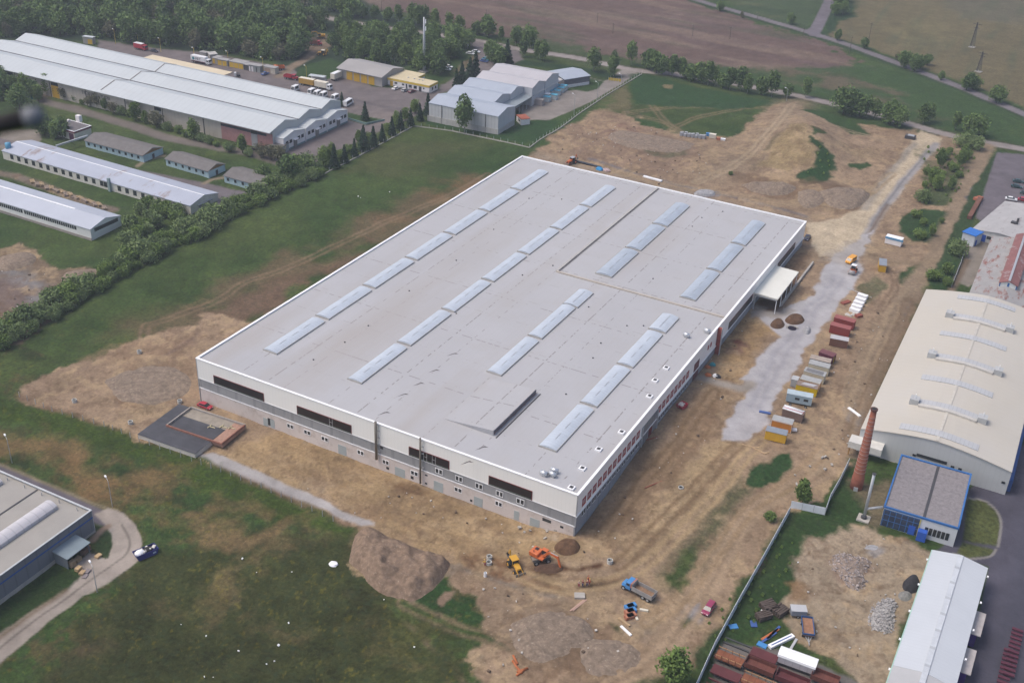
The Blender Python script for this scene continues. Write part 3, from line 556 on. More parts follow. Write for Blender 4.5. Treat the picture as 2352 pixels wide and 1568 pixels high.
# ------------------------------------------------------------------ mesh helpers
class MB:
    """collects shapes for ONE mesh"""
    def __init__(s): s.v = []; s.f = []
    def add(s, vs, fs):
        k = len(s.v); s.v += [tuple(map(float, p)) for p in vs]; s.f += [tuple(i + k for i in f) for f in fs]; return s
    def box(s, x0, x1, y0, y1, z0, z1):
        return s.add([(x0, y0, z0), (x1, y0, z0), (x1, y1, z0), (x0, y1, z0), (x0, y0, z1), (x1, y0, z1), (x1, y1, z1), (x0, y1, z1)],
                     [(3, 2, 1, 0), (4, 5, 6, 7), (0, 1, 5, 4), (1, 2, 6, 5), (2, 3, 7, 6), (3, 0, 4, 7)])
    def cbox(s, c, size, rz=0.0, ry=0.0, rx=0.0):
        M = Matrix.Rotation(rz, 3, 'Z') @ Matrix.Rotation(ry, 3, 'Y') @ Matrix.Rotation(rx, 3, 'X'); c = Vector(c); a, b, d = (q / 2 for q in size)
        pts = [c + M @ Vector(q) for q in ((-a, -b, -d), (a, -b, -d), (a, b, -d), (-a, b, -d), (-a, -b, d), (a, -b, d), (a, b, d), (-a, b, d))]
        return s.add(pts, [(3, 2, 1, 0), (4, 5, 6, 7), (0, 1, 5, 4), (1, 2, 6, 5), (2, 3, 7, 6), (3, 0, 4, 7)])
    def bar(s, p, q, w, h=None):
        """square bar from p to q"""
        p, q = Vector(p), Vector(q); d = q - p; h = h or w
        up = Vector((0, 0, 1)) if abs(d.normalized().z) < 0.95 else Vector((1, 0, 0))
        a = d.cross(up).normalized() * (w / 2); b = a.cross(d).normalized() * (h / 2)
        return s.add([p - a - b, p + a - b, p + a + b, p - a + b, q - a - b, q + a - b, q + a + b, q - a + b],
                     [(0, 1, 2, 3), (7, 6, 5, 4), (0, 4, 5, 1), (1, 5, 6, 2), (2, 6, 7, 3), (3, 7, 4, 0)])
    def tube(s, pts, r, n=8, cap=True):
        """round tube through points; r a number or one radius per point"""
        pts = [Vector(p) for p in pts]; rs = r if isinstance(r, (list, tuple)) else [r] * len(pts); k0 = len(s.v); fs = []
        for i, p in enumerate(pts):
            d = (pts[min(i + 1, len(pts) - 1)] - pts[max(i - 1, 0)]).normalized()
            up = Vector((0, 0, 1)) if abs(d.z) < 0.9 else Vector((1, 0, 0))
            a = d.cross(up).normalized(); b = a.cross(d).normalized()
            for j in range(n):
                t = 2 * math.pi * j / n; s.v.append(tuple(p + a * (math.cos(t) * rs[i]) + b * (math.sin(t) * rs[i])))
        for i in range(len(pts) - 1):
            for j in range(n): fs.append((k0 + i * n + j, k0 + i * n + (j + 1) % n, k0 + (i + 1) * n + (j + 1) % n, k0 + (i + 1) * n + j))
        if cap: fs += [tuple(k0 + j for j in range(n))[::-1], tuple(k0 + (len(pts) - 1) * n + j for j in range(n))]
        s.f += fs; return s
    def prism(s, poly, z0, z1, top=None):
        n = len(poly); t = top or poly
        return s.add([(x, y, z0) for x, y in poly] + [(x, y, z1) for x, y in t],
                     [tuple(range(n))[::-1], tuple(range(n, 2 * n))] + [(i, (i + 1) % n, n + (i + 1) % n, n + i) for i in range(n)])
    def extrude(s, prof, axis, a, b):
        """profile extruded along a local axis: axis 'x': prof=(y,z); axis 'y': prof=(x,z)"""
        n = len(prof); P = lambda q, t: (t, q[0], q[1]) if axis == 'x' else (q[0], t, q[1])
        return s.add([P(q, a) for q in prof] + [P(q, b) for q in prof],
                     [tuple(range(n)), tuple(range(n, 2 * n))[::-1]] + [(i, n + i, n + (i + 1) % n, (i + 1) % n) for i in range(n)])
    def ball(s, c, r, n=8, m=6, squash=(1, 1, 1)):
        k0 = len(s.v)
        for i in range(m + 1):
            t = math.pi * i / m
            for j in range(n):
                a = 2 * math.pi * j / n; s.v.append((c[0] + r * squash[0] * math.sin(t) * math.cos(a), c[1] + r * squash[1] * math.sin(t) * math.sin(a), c[2] + r * squash[2] * math.cos(t)))
        for i in range(m):
            for j in range(n): s.f.append((k0 + i * n + j, k0 + (i + 1) * n + j, k0 + (i + 1) * n + (j + 1) % n, k0 + i * n + (j + 1) % n))
        return s
    def mesh(s, name, m, smooth=False):
        me = bpy.data.meshes.new(name); me.from_pydata(s.v, [], s.f); me.materials.append(m)
        bm = bmesh.new(); bm.from_mesh(me); bmesh.ops.recalc_face_normals(bm, faces=bm.faces[:]); bm.to_mesh(me); bm.free()
        if smooth: me.polygons.foreach_set('use_smooth', np.ones(len(me.polygons), bool))
        me.update(); return me
    def build(s, name, m, parent=None, smooth=False, label=None, bevel=0):
        o = bpy.data.objects.new(name, s.mesh(name, m, smooth)); COL.objects.link(o)
        if parent is not None: o.parent = parent
        if label: o['label'] = label
        if bevel:
            b = o.modifiers.new('bevel', 'BEVEL'); b.width = bevel; b.segments = 2; b.limit_method = 'ANGLE'
        return o
def tag(o, label, cat, group=None, kind=None):
    o['label'] = label; o['category'] = cat
    if group: o['group'] = group
    o['kind'] = kind or 'thing'
    return o
def thing(name, label, cat, loc=(0, 0, 0), rz=0.0, group=None):
    o = bpy.data.objects.new(name, None); COL.objects.link(o); o.location = loc; o.rotation_euler = (0, 0, rz)
    o.empty_display_size = 0.5; return tag(o, label, cat, group)
def copy_tree(o, parent=None):
    c = o.copy(); COL.objects.link(c)
    if parent is not None: c.parent = parent
    for ch in list(o.children): copy_tree(ch, c)
    return c
def dup(o, loc, rz, label=None, group=None, scale=None):
    c = copy_tree(o); c.location = loc; c.rotation_euler = (0, 0, rz)
    if label: c['label'] = label
    if group: c['group'] = group
    if scale: c.scale = (scale,) * 3 if isinstance(scale, (int, float)) else scale
    return c
def lettering(word, size, m, parent, loc, rot, width=None):
    cu = bpy.data.curves.new('lettering', 'FONT'); cu.body = word; cu.extrude = .02; cu.size = size
    o = bpy.data.objects.new('lettering_source', cu); COL.objects.link(o); bpy.context.view_layer.update()
    me = bpy.data.meshes.new_from_object(o.evaluated_get(bpy.context.evaluated_depsgraph_get())); bpy.data.objects.remove(o); me.materials.clear(); me.materials.append(m)
    q = bpy.data.objects.new('lettering', me); COL.objects.link(q); q.parent = parent; q.location = loc; q.rotation_euler = rot
    if width: xs = [v.co.x for v in me.vertices]; q.scale = (width / (max(xs) - min(xs)), 1, 1)
    return q
class Fr:
    """local frame of a building: origin o, x axis turned by rz"""
    def __init__(s, o, rz): s.o = Vector(o); s.rz = rz; s.M = Matrix.Rotation(rz, 3, 'Z'); s.I = s.M.transposed()
    def loc(s, px, py, z): return s.I @ (atz(px, py, s.o.z + z) - s.o)
    def hit(s, px, py, axis, val):
        n = s.M @ (Vector((1, 0, 0)) if axis == 'x' else Vector((0, 1, 0)))
        p0 = s.o + s.M @ (Vector((val, 0, 0)) if axis == 'x' else Vector((0, val, 0)))
        return s.I @ (hitp(px, py, p0, n) - s.o)
def frame(pa, pb, dz=0.0, base=None):
    """frame whose x axis runs from picture point pa to pb, both dz above the ground at pa"""
    a = at(*pa, dz); z = a.z; b = atz(*pb, z); z0 = (a.z - dz) if base is None else base
    f = Fr((a.x, a.y, z0), math.atan2(b.y - a.y, b.x - a.x)); f.len = math.hypot(b.x - a.x, b.y - a.y); return f

# shared materials
M_GLASS = mat('dark_glass', (0.03, 0.035, 0.04), 0.15, 0, 0.3, 0.5, spec=0.6)
M_WHITE = mat('white_paint', (0.72, 0.72, 0.68), 0.6, 0, 0.06, 0.4, stain=(0.5, 0.55, 0.9, (0.5, 0.48, 0.43)))
M_TRIM = mat('white_trim', (0.80, 0.81, 0.82), 0.5, 0, 0.04, 1.0)
M_RED = mat('red_frame', (0.16, 0.03, 0.03), 0.6); M_RED2 = mat('red_window_frame', (0.30, 0.03, 0.03), 0.6)
M_GREY = mat('grey_render', (0.30, 0.31, 0.32), 0.85, 0, 0.12, 0.12, stain=(0.25, 0.5, 0.8, (0.24, 0.25, 0.26)))
M_STEEL = mat('galvanised_steel', (0.42, 0.44, 0.46), 0.45, 0.3, 0.1, 2)
M_CONC = mat('concrete', (0.36, 0.34, 0.31), 0.9, 0, 0.15, 0.5, 0.2)
M_BLACK = mat('black_rubber', (0.025, 0.025, 0.026), 0.8)
M_DARK = mat('dark_steel', (0.06, 0.06, 0.065), 0.6)
M_WOOD = mat('raw_timber', (0.38, 0.27, 0.16), 0.85, 0, 0.25, 1.5)

# ------------------------------------------------------------------ the new factory hall
W, D, ZR, ZB = 110.8, 179.0, 9.0, 2.9
HF = Fr((0, 0, 0), 0)
def roof_membrane():
    mt = mat('roof_membrane', (0.375, 0.377, 0.39), 0.85, 0, 0.05, 0.03, stain=(0.10, 0.5, 0.9, (0.355, 0.345, 0.34)))
    n, l = mt.node_tree.nodes, mt.node_tree.links
    b = n['Principled BSDF']; src = b.inputs['Base Color'].links[0].from_socket
    tc = n.new('ShaderNodeTexCoord'); sx = n.new('ShaderNodeSeparateXYZ'); l.new(tc.outputs['Object'], sx.inputs[0])
    nz = n.new('ShaderNodeTexNoise'); nz.inputs['Scale'].default_value = 0.6; nz.inputs['Detail'].default_value = 3; l.new(tc.outputs['Object'], nz.inputs['Vector'])
    def mth(op, a, c):
        q = n.new('ShaderNodeMath'); q.operation = op; l.new(a, q.inputs[0])
        if isinstance(c, (int, float)): q.inputs[1].default_value = c
        else: l.new(c, q.inputs[1])
        return q.outputs[0]
    out = src
    for ax, per, off, wd, thr, k in ((0, 27.7, 5.5, 0.012, 0.5, 0.7), (1, 25.55, 3.0, 0.014, 0.5, 0.6), (0, 1.5, 0, 0.06, 0.3, 0.07), (0, 13.85, 0, 0.02, 0.54, 0.6), (1, 12.77, 1, 0.02, 0.55, 0.3)):
        t = mth('FRACT', mth('MULTIPLY', mth('ADD', sx.outputs[ax], off), 1 / per), 0)
        f = mth('MULTIPLY', mth('MULTIPLY', mth('LESS_THAN', t, wd), mth('GREATER_THAN', nz.outputs['Fac'], thr)), k)
        mx = n.new('ShaderNodeMix'); mx.data_type = 'RGBA'; l.new(f, mx.inputs[0]); l.new(out, mx.inputs[6]); mx.inputs[7].default_value = (0.17, 0.15, 0.14, 1); out = mx.outputs[2]
    # long water streaks along the fall of the roof
    mp = n.new('ShaderNodeMapping'); mp.inputs['Scale'].default_value = (0.09, 0.012, 1); l.new(tc.outputs['Object'], mp.inputs['Vector'])
    z = n.new('ShaderNodeTexNoise'); z.inputs['Scale'].default_value = 1.0; z.inputs['Detail'].default_value = 5; l.new(mp.outputs[0], z.inputs['Vector'])
    r = n.new('ShaderNodeMapRange'); r.inputs[1].default_value = 0.52; r.inputs[2].default_value = 0.8; r.inputs[4].default_value = 0.85; l.new(z.outputs['Fac'], r.inputs[0])
    mx = n.new('ShaderNodeMix'); mx.data_type = 'RGBA'; l.new(r.outputs[0], mx.inputs[0]); l.new(out, mx.inputs[6]); mx.inputs[7].default_value = (0.335, 0.315, 0.30, 1); out = mx.outputs[2]
    l.new(out, b.inputs['Base Color']); return mt
M_ROOF = roof_membrane()
M_PANEL = mat('white_wall_panel', (0.83, 0.83, 0.79), 0.55, 0, 0.03, 0.05, stripes=(0, 1.0, 0.05))
M_PANELY = mat('white_side_panel', (0.84, 0.82, 0.79), 0.55, 0, 0.03, 0.05, stripes=(1, 1.0, 0.10))
M_PLINTH = mat('cream_plinth', (0.60, 0.54, 0.50), 0.9, 0, 0.10, 0.15, stain=(0.3, 0.5, 0.75, (0.40, 0.34, 0.29)))
M_BAND = mat('grey_panel_band', (0.30, 0.305, 0.31), 0.8, 0, 0.10, 0.10, stripes=(0, 6.1, 0.25), stain=(0.4, 0.5, 0.8, (0.22, 0.225, 0.23), (1, 1, 0.2)))
M_VAULT = mat('polycarbonate', (0.44, 0.49, 0.55), 0.5, 0, 0.07, 0.25, stripes=(1, 1.05, 0.13), stain=(0.4, 0.5, 0.8, (0.38, 0.42, 0.47)))
M_VAULT2 = mat('ribbed_polycarbonate', (0.37, 0.42, 0.48), 0.35, 0, 0.10, 0.3, stripes=(1, 1.05, 0.30))
M_CURB = mat('skylight_curb', (0.38, 0.37, 0.35), 0.85)
hall = thing('factory_hall', 'huge new flat-roofed white factory hall with rows of arched skylights on bare ground', 'factory', (0, 0, 0))
MB().box(0, W, 0, D, 8.1, 8.62).build('roof', M_ROOF, hall)
ys = HF.loc(1862, 782, 8.8).y                                   # where the rear block begins
mb = MB().box(0, W, -0.1, 0.25, ZB, ZR - 0.12).build('front_wall', M_PANEL, hall)
mb = MB().box(W - 0.25, W + 0.1, 0.25, D, ZB, ZR - 0.12).build('side_wall', M_PANELY, hall)
MB().box(-0.1, 0.25, 0.25, D, -6, ZR - 0.12).box(0.25, W - 0.25, D - 0.25, D + 0.1, -6, ZR - 0.12).build('back_wall', M_PANELY, hall)
MB().box(0.25, W - 0.3, -0.02, 0.3, 0, ZB).build('grey_band', M_BAND, hall)
MB().box(W - 0.3, W + 0.02, -0.02, D, -6, ZB).build('side_base_wall', mat('grey_side_band', (0.27, 0.28, 0.30), 0.85, 0, 0.12, 0.1, stripes=(1, 6.1, 0.25)), hall)
MB().box(0.2, W - 0.3, -0.05, 0.28, -9, 0).build('plinth', M_PLINTH, hall)
t = MB()
t.box(-0.2, W + 0.2, -0.22, 0.42, ZR - 0.12, ZR).box(-0.2, W + 0.2, D - 0.42, D + 0.22, ZR - 0.12, ZR)
t.box(-0.22, 0.45, 0.42, D - 0.42, ZR - 0.122, ZR - 0.002).box(W - 0.42, W + 0.22, 0.42, D - 0.42, ZR - 0.122, ZR - 0.002)
t.box(0.26, 0.40, 0.42, D - 0.42, 8.62, ZR - 0.125).box(W - 0.38, W - 0.27, 0.42, D - 0.42, 8.62, ZR - 0.125).box(0.42, W - 0.42, D - 0.4, D - 0.27, 8.62, ZR - 0.125)
t.build('parapet_coping', M_TRIM, hall)
MB().box(-0.15, W + 0.15, -0.16, -0.06, -0.14, 0.14).build('ledge', M_TRIM, hall)
MB().box(W + 0.11, W + 0.3, -0.2, D, ZB - 0.12, ZB + 0.14).build('ledge', M_TRIM, hall)
MB().box(-0.12, W + 0.1, -0.17, -0.11, ZB - 0.05, ZB + 0.12).build('ledge', M_TRIM, hall)
for a_ in ((W - 0.05, W + 0.16, -0.16, 0.1, -0.1, ZR - 0.13), (-0.16, 0.02, -0.16, 0.1, -7, ZR - 0.13)): MB().box(*a_).build('corner_trim', M_STEEL, hall)

# skylights: rows along the hall, module by module
def skylight(x0, x1, y0, y1, m):
    n = 8; w = x1 - x0; rise = 0.10 * w
    prof = [(x0 + w * i / n, 9.0 + rise * (1 - (2 * i / n - 1) ** 2)) for i in range(n + 1)]
    MB().extrude([(x0, 8.62)] + prof + [(x1, 8.62)], 'y', y0, y1).build('skylight', m, hall, False); sk = bpy.context.scene.objects[-1] if False else COL.objects[-1]
    MB().box(x0 - 0.15, x1 + 0.15, y0 - 0.15, y0 - 0.01, 8.622, 9.05).box(x0 - 0.15, x0 - 0.01, y0, y1, 8.622, 9.02).box(x1 + 0.01, x1 + 0.15, y0, y1, 8.622, 9.02).build('skylight_curb', M_CURB, hall)
    for q in (0.25, 0.5, 0.75):
        yy = y0 + (y1 - y0) * q; MB().box(x0 + w * 0.52, x0 + w * 0.56, yy - 1.4, yy + 1.4, 9 + rise - 0.1, 9 + rise + 0.06).build('vent_flap', M_STEEL, sk)
def row(near, far, w0, n, m, skip=None, short=None):
    """near/far = left and right corners of the near end of the first module and of the far end of the last"""
    a = HF.loc(*near[0], 8.9); b = HF.loc(*near[1], 8.9); e = HF.loc(*far, 8.9)
    x0, x1 = a.x, b.x; y0, y1 = (a.y + b.y) / 2, e.y
    for k in range(n):
        L = (y1 - y0 + 1.8) / n; skylight(x0, x1, y0 + k * L, y0 + (k + 1) * L - 1.8, m)
row([(608, 800), (633, 814)], (1238, 391), 0, 7, M_VAULT)
row([(800, 868), (829, 880)], (1400, 428), 0, 7, M_VAULT)
row([(1120, 850), (1149, 863)], (1306, 703), 0, 2, M_VAULT); row([(1294, 696), (1326, 706)], (1344, 668), 0, 1, M_VAULT)
row([(1370, 625), (1402, 638)], (1570, 470), 0, 3, M_VAULT2)
row([(1238, 1022), (1277, 1036)], (1505, 764), 0, 3, M_VAULT); row([(1490, 753), (1528, 764)], (1545, 726), 0, 1, M_VAULT)
row([(1562, 680), (1596, 690)], (1743, 510), 0, 3, M_VAULT2)

# roof steps, gutter, monitor
a, b = HF.loc(1247, 650, 8.7), HF.loc(1862, 790, 8.7)
MB().box(a.x, W - 0.5, ys - 0.5, ys + 0.2, 8.624, 9.0).build('roof_kerb', mat('kerb_felt', (0.42, 0.38, 0.33), 0.9), hall)
g = HF.loc(1508, 432, 8.7)
MB().box(a.x - 0.3, a.x + 0.3, ys + 0.25, D - 0.5, 8.624, 9.0).build('gutter_edge', M_CURB, hall)
MB().box(a.x + 0.302, a.x + 0.75, ys + 0.25, D - 0.5, 8.624, 8.72).build('gutter', mat('wet_gutter', (0.17, 0.16, 0.16), 0.8, 0, 0.4, 0.8), hall)
p, q = HF.loc(1133, 1000, 8.7), HF.loc(1235, 905, 8.7); l_ = HF.loc(1020, 960, 8.7)
MB().add([(l_.x, p.y, 8.63), (p.x, p.y, 8.63), (p.x, p.y, 10.1), (l_.x, q.y, 8.63), (p.x, q.y, 8.63), (p.x, q.y, 10.1)],
         [(0, 1, 2), (5, 4, 3), (0, 2, 5, 3), (1, 4, 5, 2), (0, 3, 4, 1)]).build('roof_monitor', M_ROOF, hall)
MB().box(p.x + 0.005, p.x + 0.06, p.y + 0.2, q.y - 0.2, 9.15, 10.0).build('monitor_glazing', mat('monitor_glass', (0.10, 0.10, 0.12), 0.3), hall)
MB().box(p.x + 0.005, p.x + 0.09, p.y + 0.2, q.y - 0.2, 8.98, 9.13).build('monitor_sill', mat('rust_red', (0.22, 0.07, 0.05), 0.8), hall)
MB().box(p.x + 0.9, p.x + 1.15, p.y - 0.5, q.y + 0.5, 8.622, 8.7).build('monitor_gutter', M_BLACK, hall)
# drains, vents, roof fans
dr = MB()
for px, py in ((940, 668), (1048, 598), (1134, 527), (846, 748), (720, 826), (1215, 456), (1290, 458), (1270, 610), (792, 786), (1048, 720), (1500, 640), (1412, 608), (1390, 530), (1447, 487), (1352, 705), (1478, 748), (1440, 748), (1590, 520), (1612, 500), (1300, 905), (1362, 822), (1380, 788), (1660, 486), (1560, 700), (1200, 632)):
    v = HF.loc(px, py, 8.65); dr.tube([(v.x, v.y, 8.62), (v.x, v.y, 8.8)], 0.22, 8)
dr.build('roof_drains', M_BLACK, hall)
dr = MB()
for px, py in ((885, 947), (928, 905), (965, 880), (1000, 850), (1042, 812), (1075, 1060), (1110, 1026)):
    v = HF.loc(px, py, 8.65); c, s_ = 1.0, 2.2
    dr.add([(v.x - c, v.y - s_, 8.626), (v.x + 0.2, v.y, 8.63), (v.x + c * 1.2, v.y + 0.5, 8.63), (v.x + 0.1, v.y + 0.6, 8.63), (v.x - 0.4, v.y - 0.3, 8.63)], [(0, 1, 2, 3, 4)])
dr.build('valley_patch', mat('wet_patch', (0.10, 0.09, 0.09), 0.7, 0, 0.5, 1.5), hall)
for x, y in ((1415, 243), (1312, 358), (1262, 503), (1005, 832), (795, 990), (645, 1165), (545, 1342)):
    v = HF.loc(*T(2, 2, x, y), 8.7)
    f = MB().box(v.x - 0.75, v.x + 0.75, v.y - 0.75, v.y + 0.75, 8.62, 9.0).build('roof_vent', M_TRIM, hall)
    MB().box(v.x - 0.4, v.x + 0.4, v.y - 0.4, v.y + 0.4, 9.002, 9.12).build('vent_opening', M_DARK, f)
for c, r, x, y in ((2, 2, 290, 1222), (2, 2, 370, 1230), (2, 2, 388, 1195), (2, 1, 1600, 1520), (2, 1, 1790, 1482)):
    v = HF.loc(*T(c, r, x, y), 8.8)
    MB().tube([(v.x - 0.9, v.y, 9.4), (v.x + 0.9, v.y, 9.4)], 0.55, 10).box(v.x - 0.6, v.x + 0.6, v.y - 0.4, v.y + 0.4, 8.62, 9.2).build('roof_fan', mat('bright_sheet', (0.6, 0.62, 0.64), 0.3, 0.6), hall, True)

# openings of the front wall (plane y = 0)
def fx(c, r, x, y):
    v = HF.hit(*T(c, r, x, y), 'y', -0.1); return v.x, v.z
def strip(xa, xb, z0=3.02, z1=5.45, mull=(), axis='y'):
    n_ = 'strip_window'
    if axis == 'y':
        o = MB().box(xa, xb, -0.16, -0.105, z0, z1).build(n_, mat('strip_glass', (0.02, 0.015, 0.015), 0.3, 0, 0.4, 0.3), hall)
        f = MB().box(xa - 0.12, xb + 0.12, -0.2, -0.1, z1, z1 + 0.16).box(xa - 0.14, xa, -0.2, -0.1, z0, z1).box(xb, xb + 0.14, -0.2, -0.1, z0, z1)
        f.build('frame', M_RED, o)
        MB().box(xa, xb, -0.18, -0.161, z0, z0 + 0.35).build('lower_glazing', mat('greenish_glass', (0.08, 0.10, 0.085), 0.3), o)
        if mull:
            m_ = MB()
            for q in mull: m_.box(q, q + 0.1, -0.19, -0.165, z0, z1).box(q + 0.9, q + 1.0, -0.19, -0.165, z0, z1).box(q + 0.1, q + 0.9, -0.19, -0.165, (z0 + z1) / 2, (z0 + z1) / 2 + 0.1)
            m_.build('opening_light', M_STEEL, o)
strip(fx(0, 2, 1965, 330)[0], fx(1, 2, 68, 490)[0])
q = fx(1, 2, 672, 690)[0]; strip(fx(1, 2, 380, 610)[0], fx(1, 2, 873, 790)[0], mull=(q,))
q = fx(1, 2, 1538, 1030)[0]; r_ = fx(1, 2, 1618, 1060)[0]; strip(fx(1, 2, 1408, 1000)[0], fx(1, 2, 1771, 1125)[0], mull=(q, r_))
strip(fx(1, 2, 2141, 1265)[0], fx(2, 2, 182, 1405)[0])
def pair(xa, xb, z0, z1, frame=True):
    mid = (xa + xb) / 2
    o = MB().box(xa, mid - 0.12, -0.115, -0.06, z0, z1).box(mid + 0.12, xb, -0.115, -0.06, z0, z1).build('window', M_GLASS, hall)
    f = MB().box(xa - 0.14, xb + 0.14, -0.13, -0.055, z1, z1 + 0.14).box(xa - 0.14, xb + 0.14, -0.14, -0.055, z0 - 0.14, z0).box(mid - 0.12, mid + 0.12, -0.13, -0.055, z0, z1)
    f.box(xa - 0.14, xa, -0.13, -0.055, z0, z1).box(xb, xb + 0.14, -0.13, -0.055, z0, z1)
    f.build('frame', M_TRIM, o)
for xa, ya, xb, yb in ((285, 755, 343, 795), (440, 812, 500, 852), (600, 872, 662, 912), (930, 995, 990, 1040), (1160, 1085, 1220, 1125), (1420, 1185, 1487, 1228), (1820, 1338, 1890, 1380), (2195, 1462, 2260, 1512)):
    u = fx(1, 2, xa + 4, (ya + yb) / 2); v = fx(1, 2, xb - 4, (ya + yb) / 2); zc = (u[1] + v[1]) / 2; pair(u[0], v[0], zc - 0.5, zc + 0.5)
for c, xa, ya, xb, yb in ((1, 1645, 1160, 1712, 1210), (1, 1830, 1228, 1895, 1280), (1, 2013, 1298, 2080, 1348), (1, 2203, 1368, 2268, 1418), (2, 40, 1440, 112, 1490)):
    u = fx(c, 2, xa + 4, (ya + yb) / 2); v = fx(c, 2, xb - 4, (ya + yb) / 2); pair(u[0], v[0], 0.85, 2.05)
for c, r, x, y, w_, h_ in ((1, 2, 1208, 1160, 0.8, 0.7), (1, 2, 1433, 1247, 0.8, 0.8), (1, 2, 1153, 971, 0.8, 0.8), (1, 2, 1975, 1457, 0.6, 0.6), (1, 2, 1562, 1225, 0.7, 0.4), (1, 2, 1560, 1300, 0.6, 0.5), (2, 3, 318, 72, 2.2, 0.8), (2, 3, 456, 132, 0.8, 0.6)):
    u = fx(c, r, x, y)
    MB().box(u[0] - w_ / 2, u[0] + w_ / 2, -0.1, -0.052, u[1] - h_ / 2, u[1] + h_ / 2).build('vent_window', M_GLASS, hall)
M_DOOR = mat('pale_grey_door', (0.36, 0.40, 0.40), 0.6, 0, 0.08, 0.3, stripes=(2, 0.5, 0.15))
for c, r, xa, ya, xb, yb in ((1, 2, 752, 930, 830, 1040), (1, 2, 1275, 1135, 1367, 1250), (1, 2, 1632, 1262, 1716, 1390), (1, 2, 2000, 1410, 2078, 1510), (2, 3, 165, 40, 250, 140), (2, 3, 18, -5, 62, 60), (1, 2, 65, 700, 112, 770), (1, 2, 130, 722, 172, 785)):
    u = fx(c, r, xa, ya); v = fx(c, r, xb, yb); 
    MB().box(u[0], v[0], -0.1, -0.052, v[1] - 0.4, max(u[1], v[1] + 2.4) - 0.3).build('door', M_DOOR, hall)
u = fx(1, 2, 105, 695); v = fx(1, 2, 163, 760)
MB().box(u[0], v[0], -0.095, -0.051, v[1] - 0.8, u[1] - 0.1).build('doorway', M_BLACK, hall)
for (x0, y0), (x1, y1), rr in (((1108, 740), (1127, 1072), 0.34), ((1518, 880), (1525, 1290), 0.24)):
    u = fx(1, 2, x0, y0); v = fx(1, 2, x1, y1); 
    MB().tube([(u[0], -0.62, v[1]), (u[0], -0.62, 9.6)], rr, 10).build('flue_pipe', mat('flue_brown', (0.20, 0.18, 0.15), 0.5, 0.3), hall, True)
    k = MB()
    for zz in (1, 3, 5, 7, 8.7): k.box(u[0] + rr, u[0] + rr + 0.5, -0.5, -0.17, zz, zz + 0.12)
    k.build('flue_bracket', M_STEEL, hall)
# openings of the long right wall (plane x = W)
def fy(c, r, x, y):
    v = HF.hit(*T(c, r, x, y), 'x', W + 0.1); return v.y, v.z
def redwin(y):
    o = MB().box(W + 0.105, W + 0.16, y - 0.95, y + 0.95, 3.85, 6.0).build('red_window', M_RED2, hall)
    MB().box(W + 0.161, W + 0.18, y - 0.6, y - 0.3, 4.5, 5.6).box(W + 0.161, W + 0.18, y + 0.05, y + 0.35, 4.5, 5.6).build('pane', mat('pale_pane', (0.50, 0.47, 0.46), 0.3), o)
y0, y1 = fy(2, 2, 662, 1445)[0], fy(2, 2, 1158, 845)[0]
for k in range(12): redwin(y0 + (y1 - y0) * k / 11)
y2, y3 = fy(2, 2, 1355, 605)[0], fy(2, 2, 1613, 290)[0]
for k in range(8): redwin(y2 + (y3 - y2) * k / 7)
def basewin(y, dbl):
    o = MB().box(W + 0.025, W + 0.06, y - 0.75, y + 0.75, 0.9, 2.2 if dbl else 1.7).build('base_window', M_GLASS, hall)
    MB().box(W + 0.061, W + 0.075, y - 0.08, y + 0.08, 0.9, 2.2 if dbl else 1.7).box(W + 0.061, W + 0.075, y - 0.85, y + 0.85, 0.75, 0.9).build('frame', M_TRIM, o)
for k in range(12): basewin(y0 + (y1 - y0) * k / 11 + 0.4, k in (0, 1, 2, 11))
for k in range(8): basewin(y2 + (y3 - y2) * k / 7 + 0.4, k < 4)
# recessed entrance
ya, yb = fy(2, 2, 1192, 850)[0], fy(2, 2, 1325, 690)[0]
MB().box(W + 0.03, W + 0.2, ya, yb, 0.02, 5.6).build('entrance_glazing', mat('grey_glazing', (0.20, 0.21, 0.22), 0.3, 0, 0.25, 0.4, stripes=(1, 1.6, 0.6)), hall)
MB().box(W + 0.201, W + 0.26, (ya + yb) / 2 - 0.2, (ya + yb) / 2 + 1.9, 0.0, 2.8).build('entrance_door', M_RED, hall)
MB().box(W + 0.1, W + 0.5, ya - 0.4, ya, 0, 5.7).box(W + 0.1, W + 0.5, yb, yb + 0.4, 0, 5.7).build('entrance_jamb', M_STEEL, hall)
yd = fy(2, 2, 1690, 240)[0]
MB().box(W + 0.105, W + 0.2, yd - 1.9, yd + 1.9, 0.2, 5.6).build('gate_door', mat('dark_red_door', (0.13, 0.05, 0.055), 0.6, stripes=(1, 0.6, 0.3)), hall)
for x, y in ((1802, 52), (1826, 25)):
    v = fy(2, 2, x, y); MB().box(W + 0.105, W + 0.15, v[0] - 0.55, v[0] + 0.55, v[1] - 0.7, v[1] + 0.7).build('red_panel', mat('bright_red', (0.30, 0.04, 0.04), 0.6), hall)
yf = fy(2, 2, 1868, 60)[0]
MB().box(W + 0.1, W + 1.3, yf - 0.4, yf + 0.4, -0.5, 8.7).build('red_fin', mat('red_brick_fin', (0.26, 0.07, 0.06), 0.85, 0, 0.2, 1.2), hall)
MB().box(W + 1.302, W + 1.42, yf - 0.45, yf + 0.45, -0.5, 8.72).build('fin_edge', M_STEEL, hall)
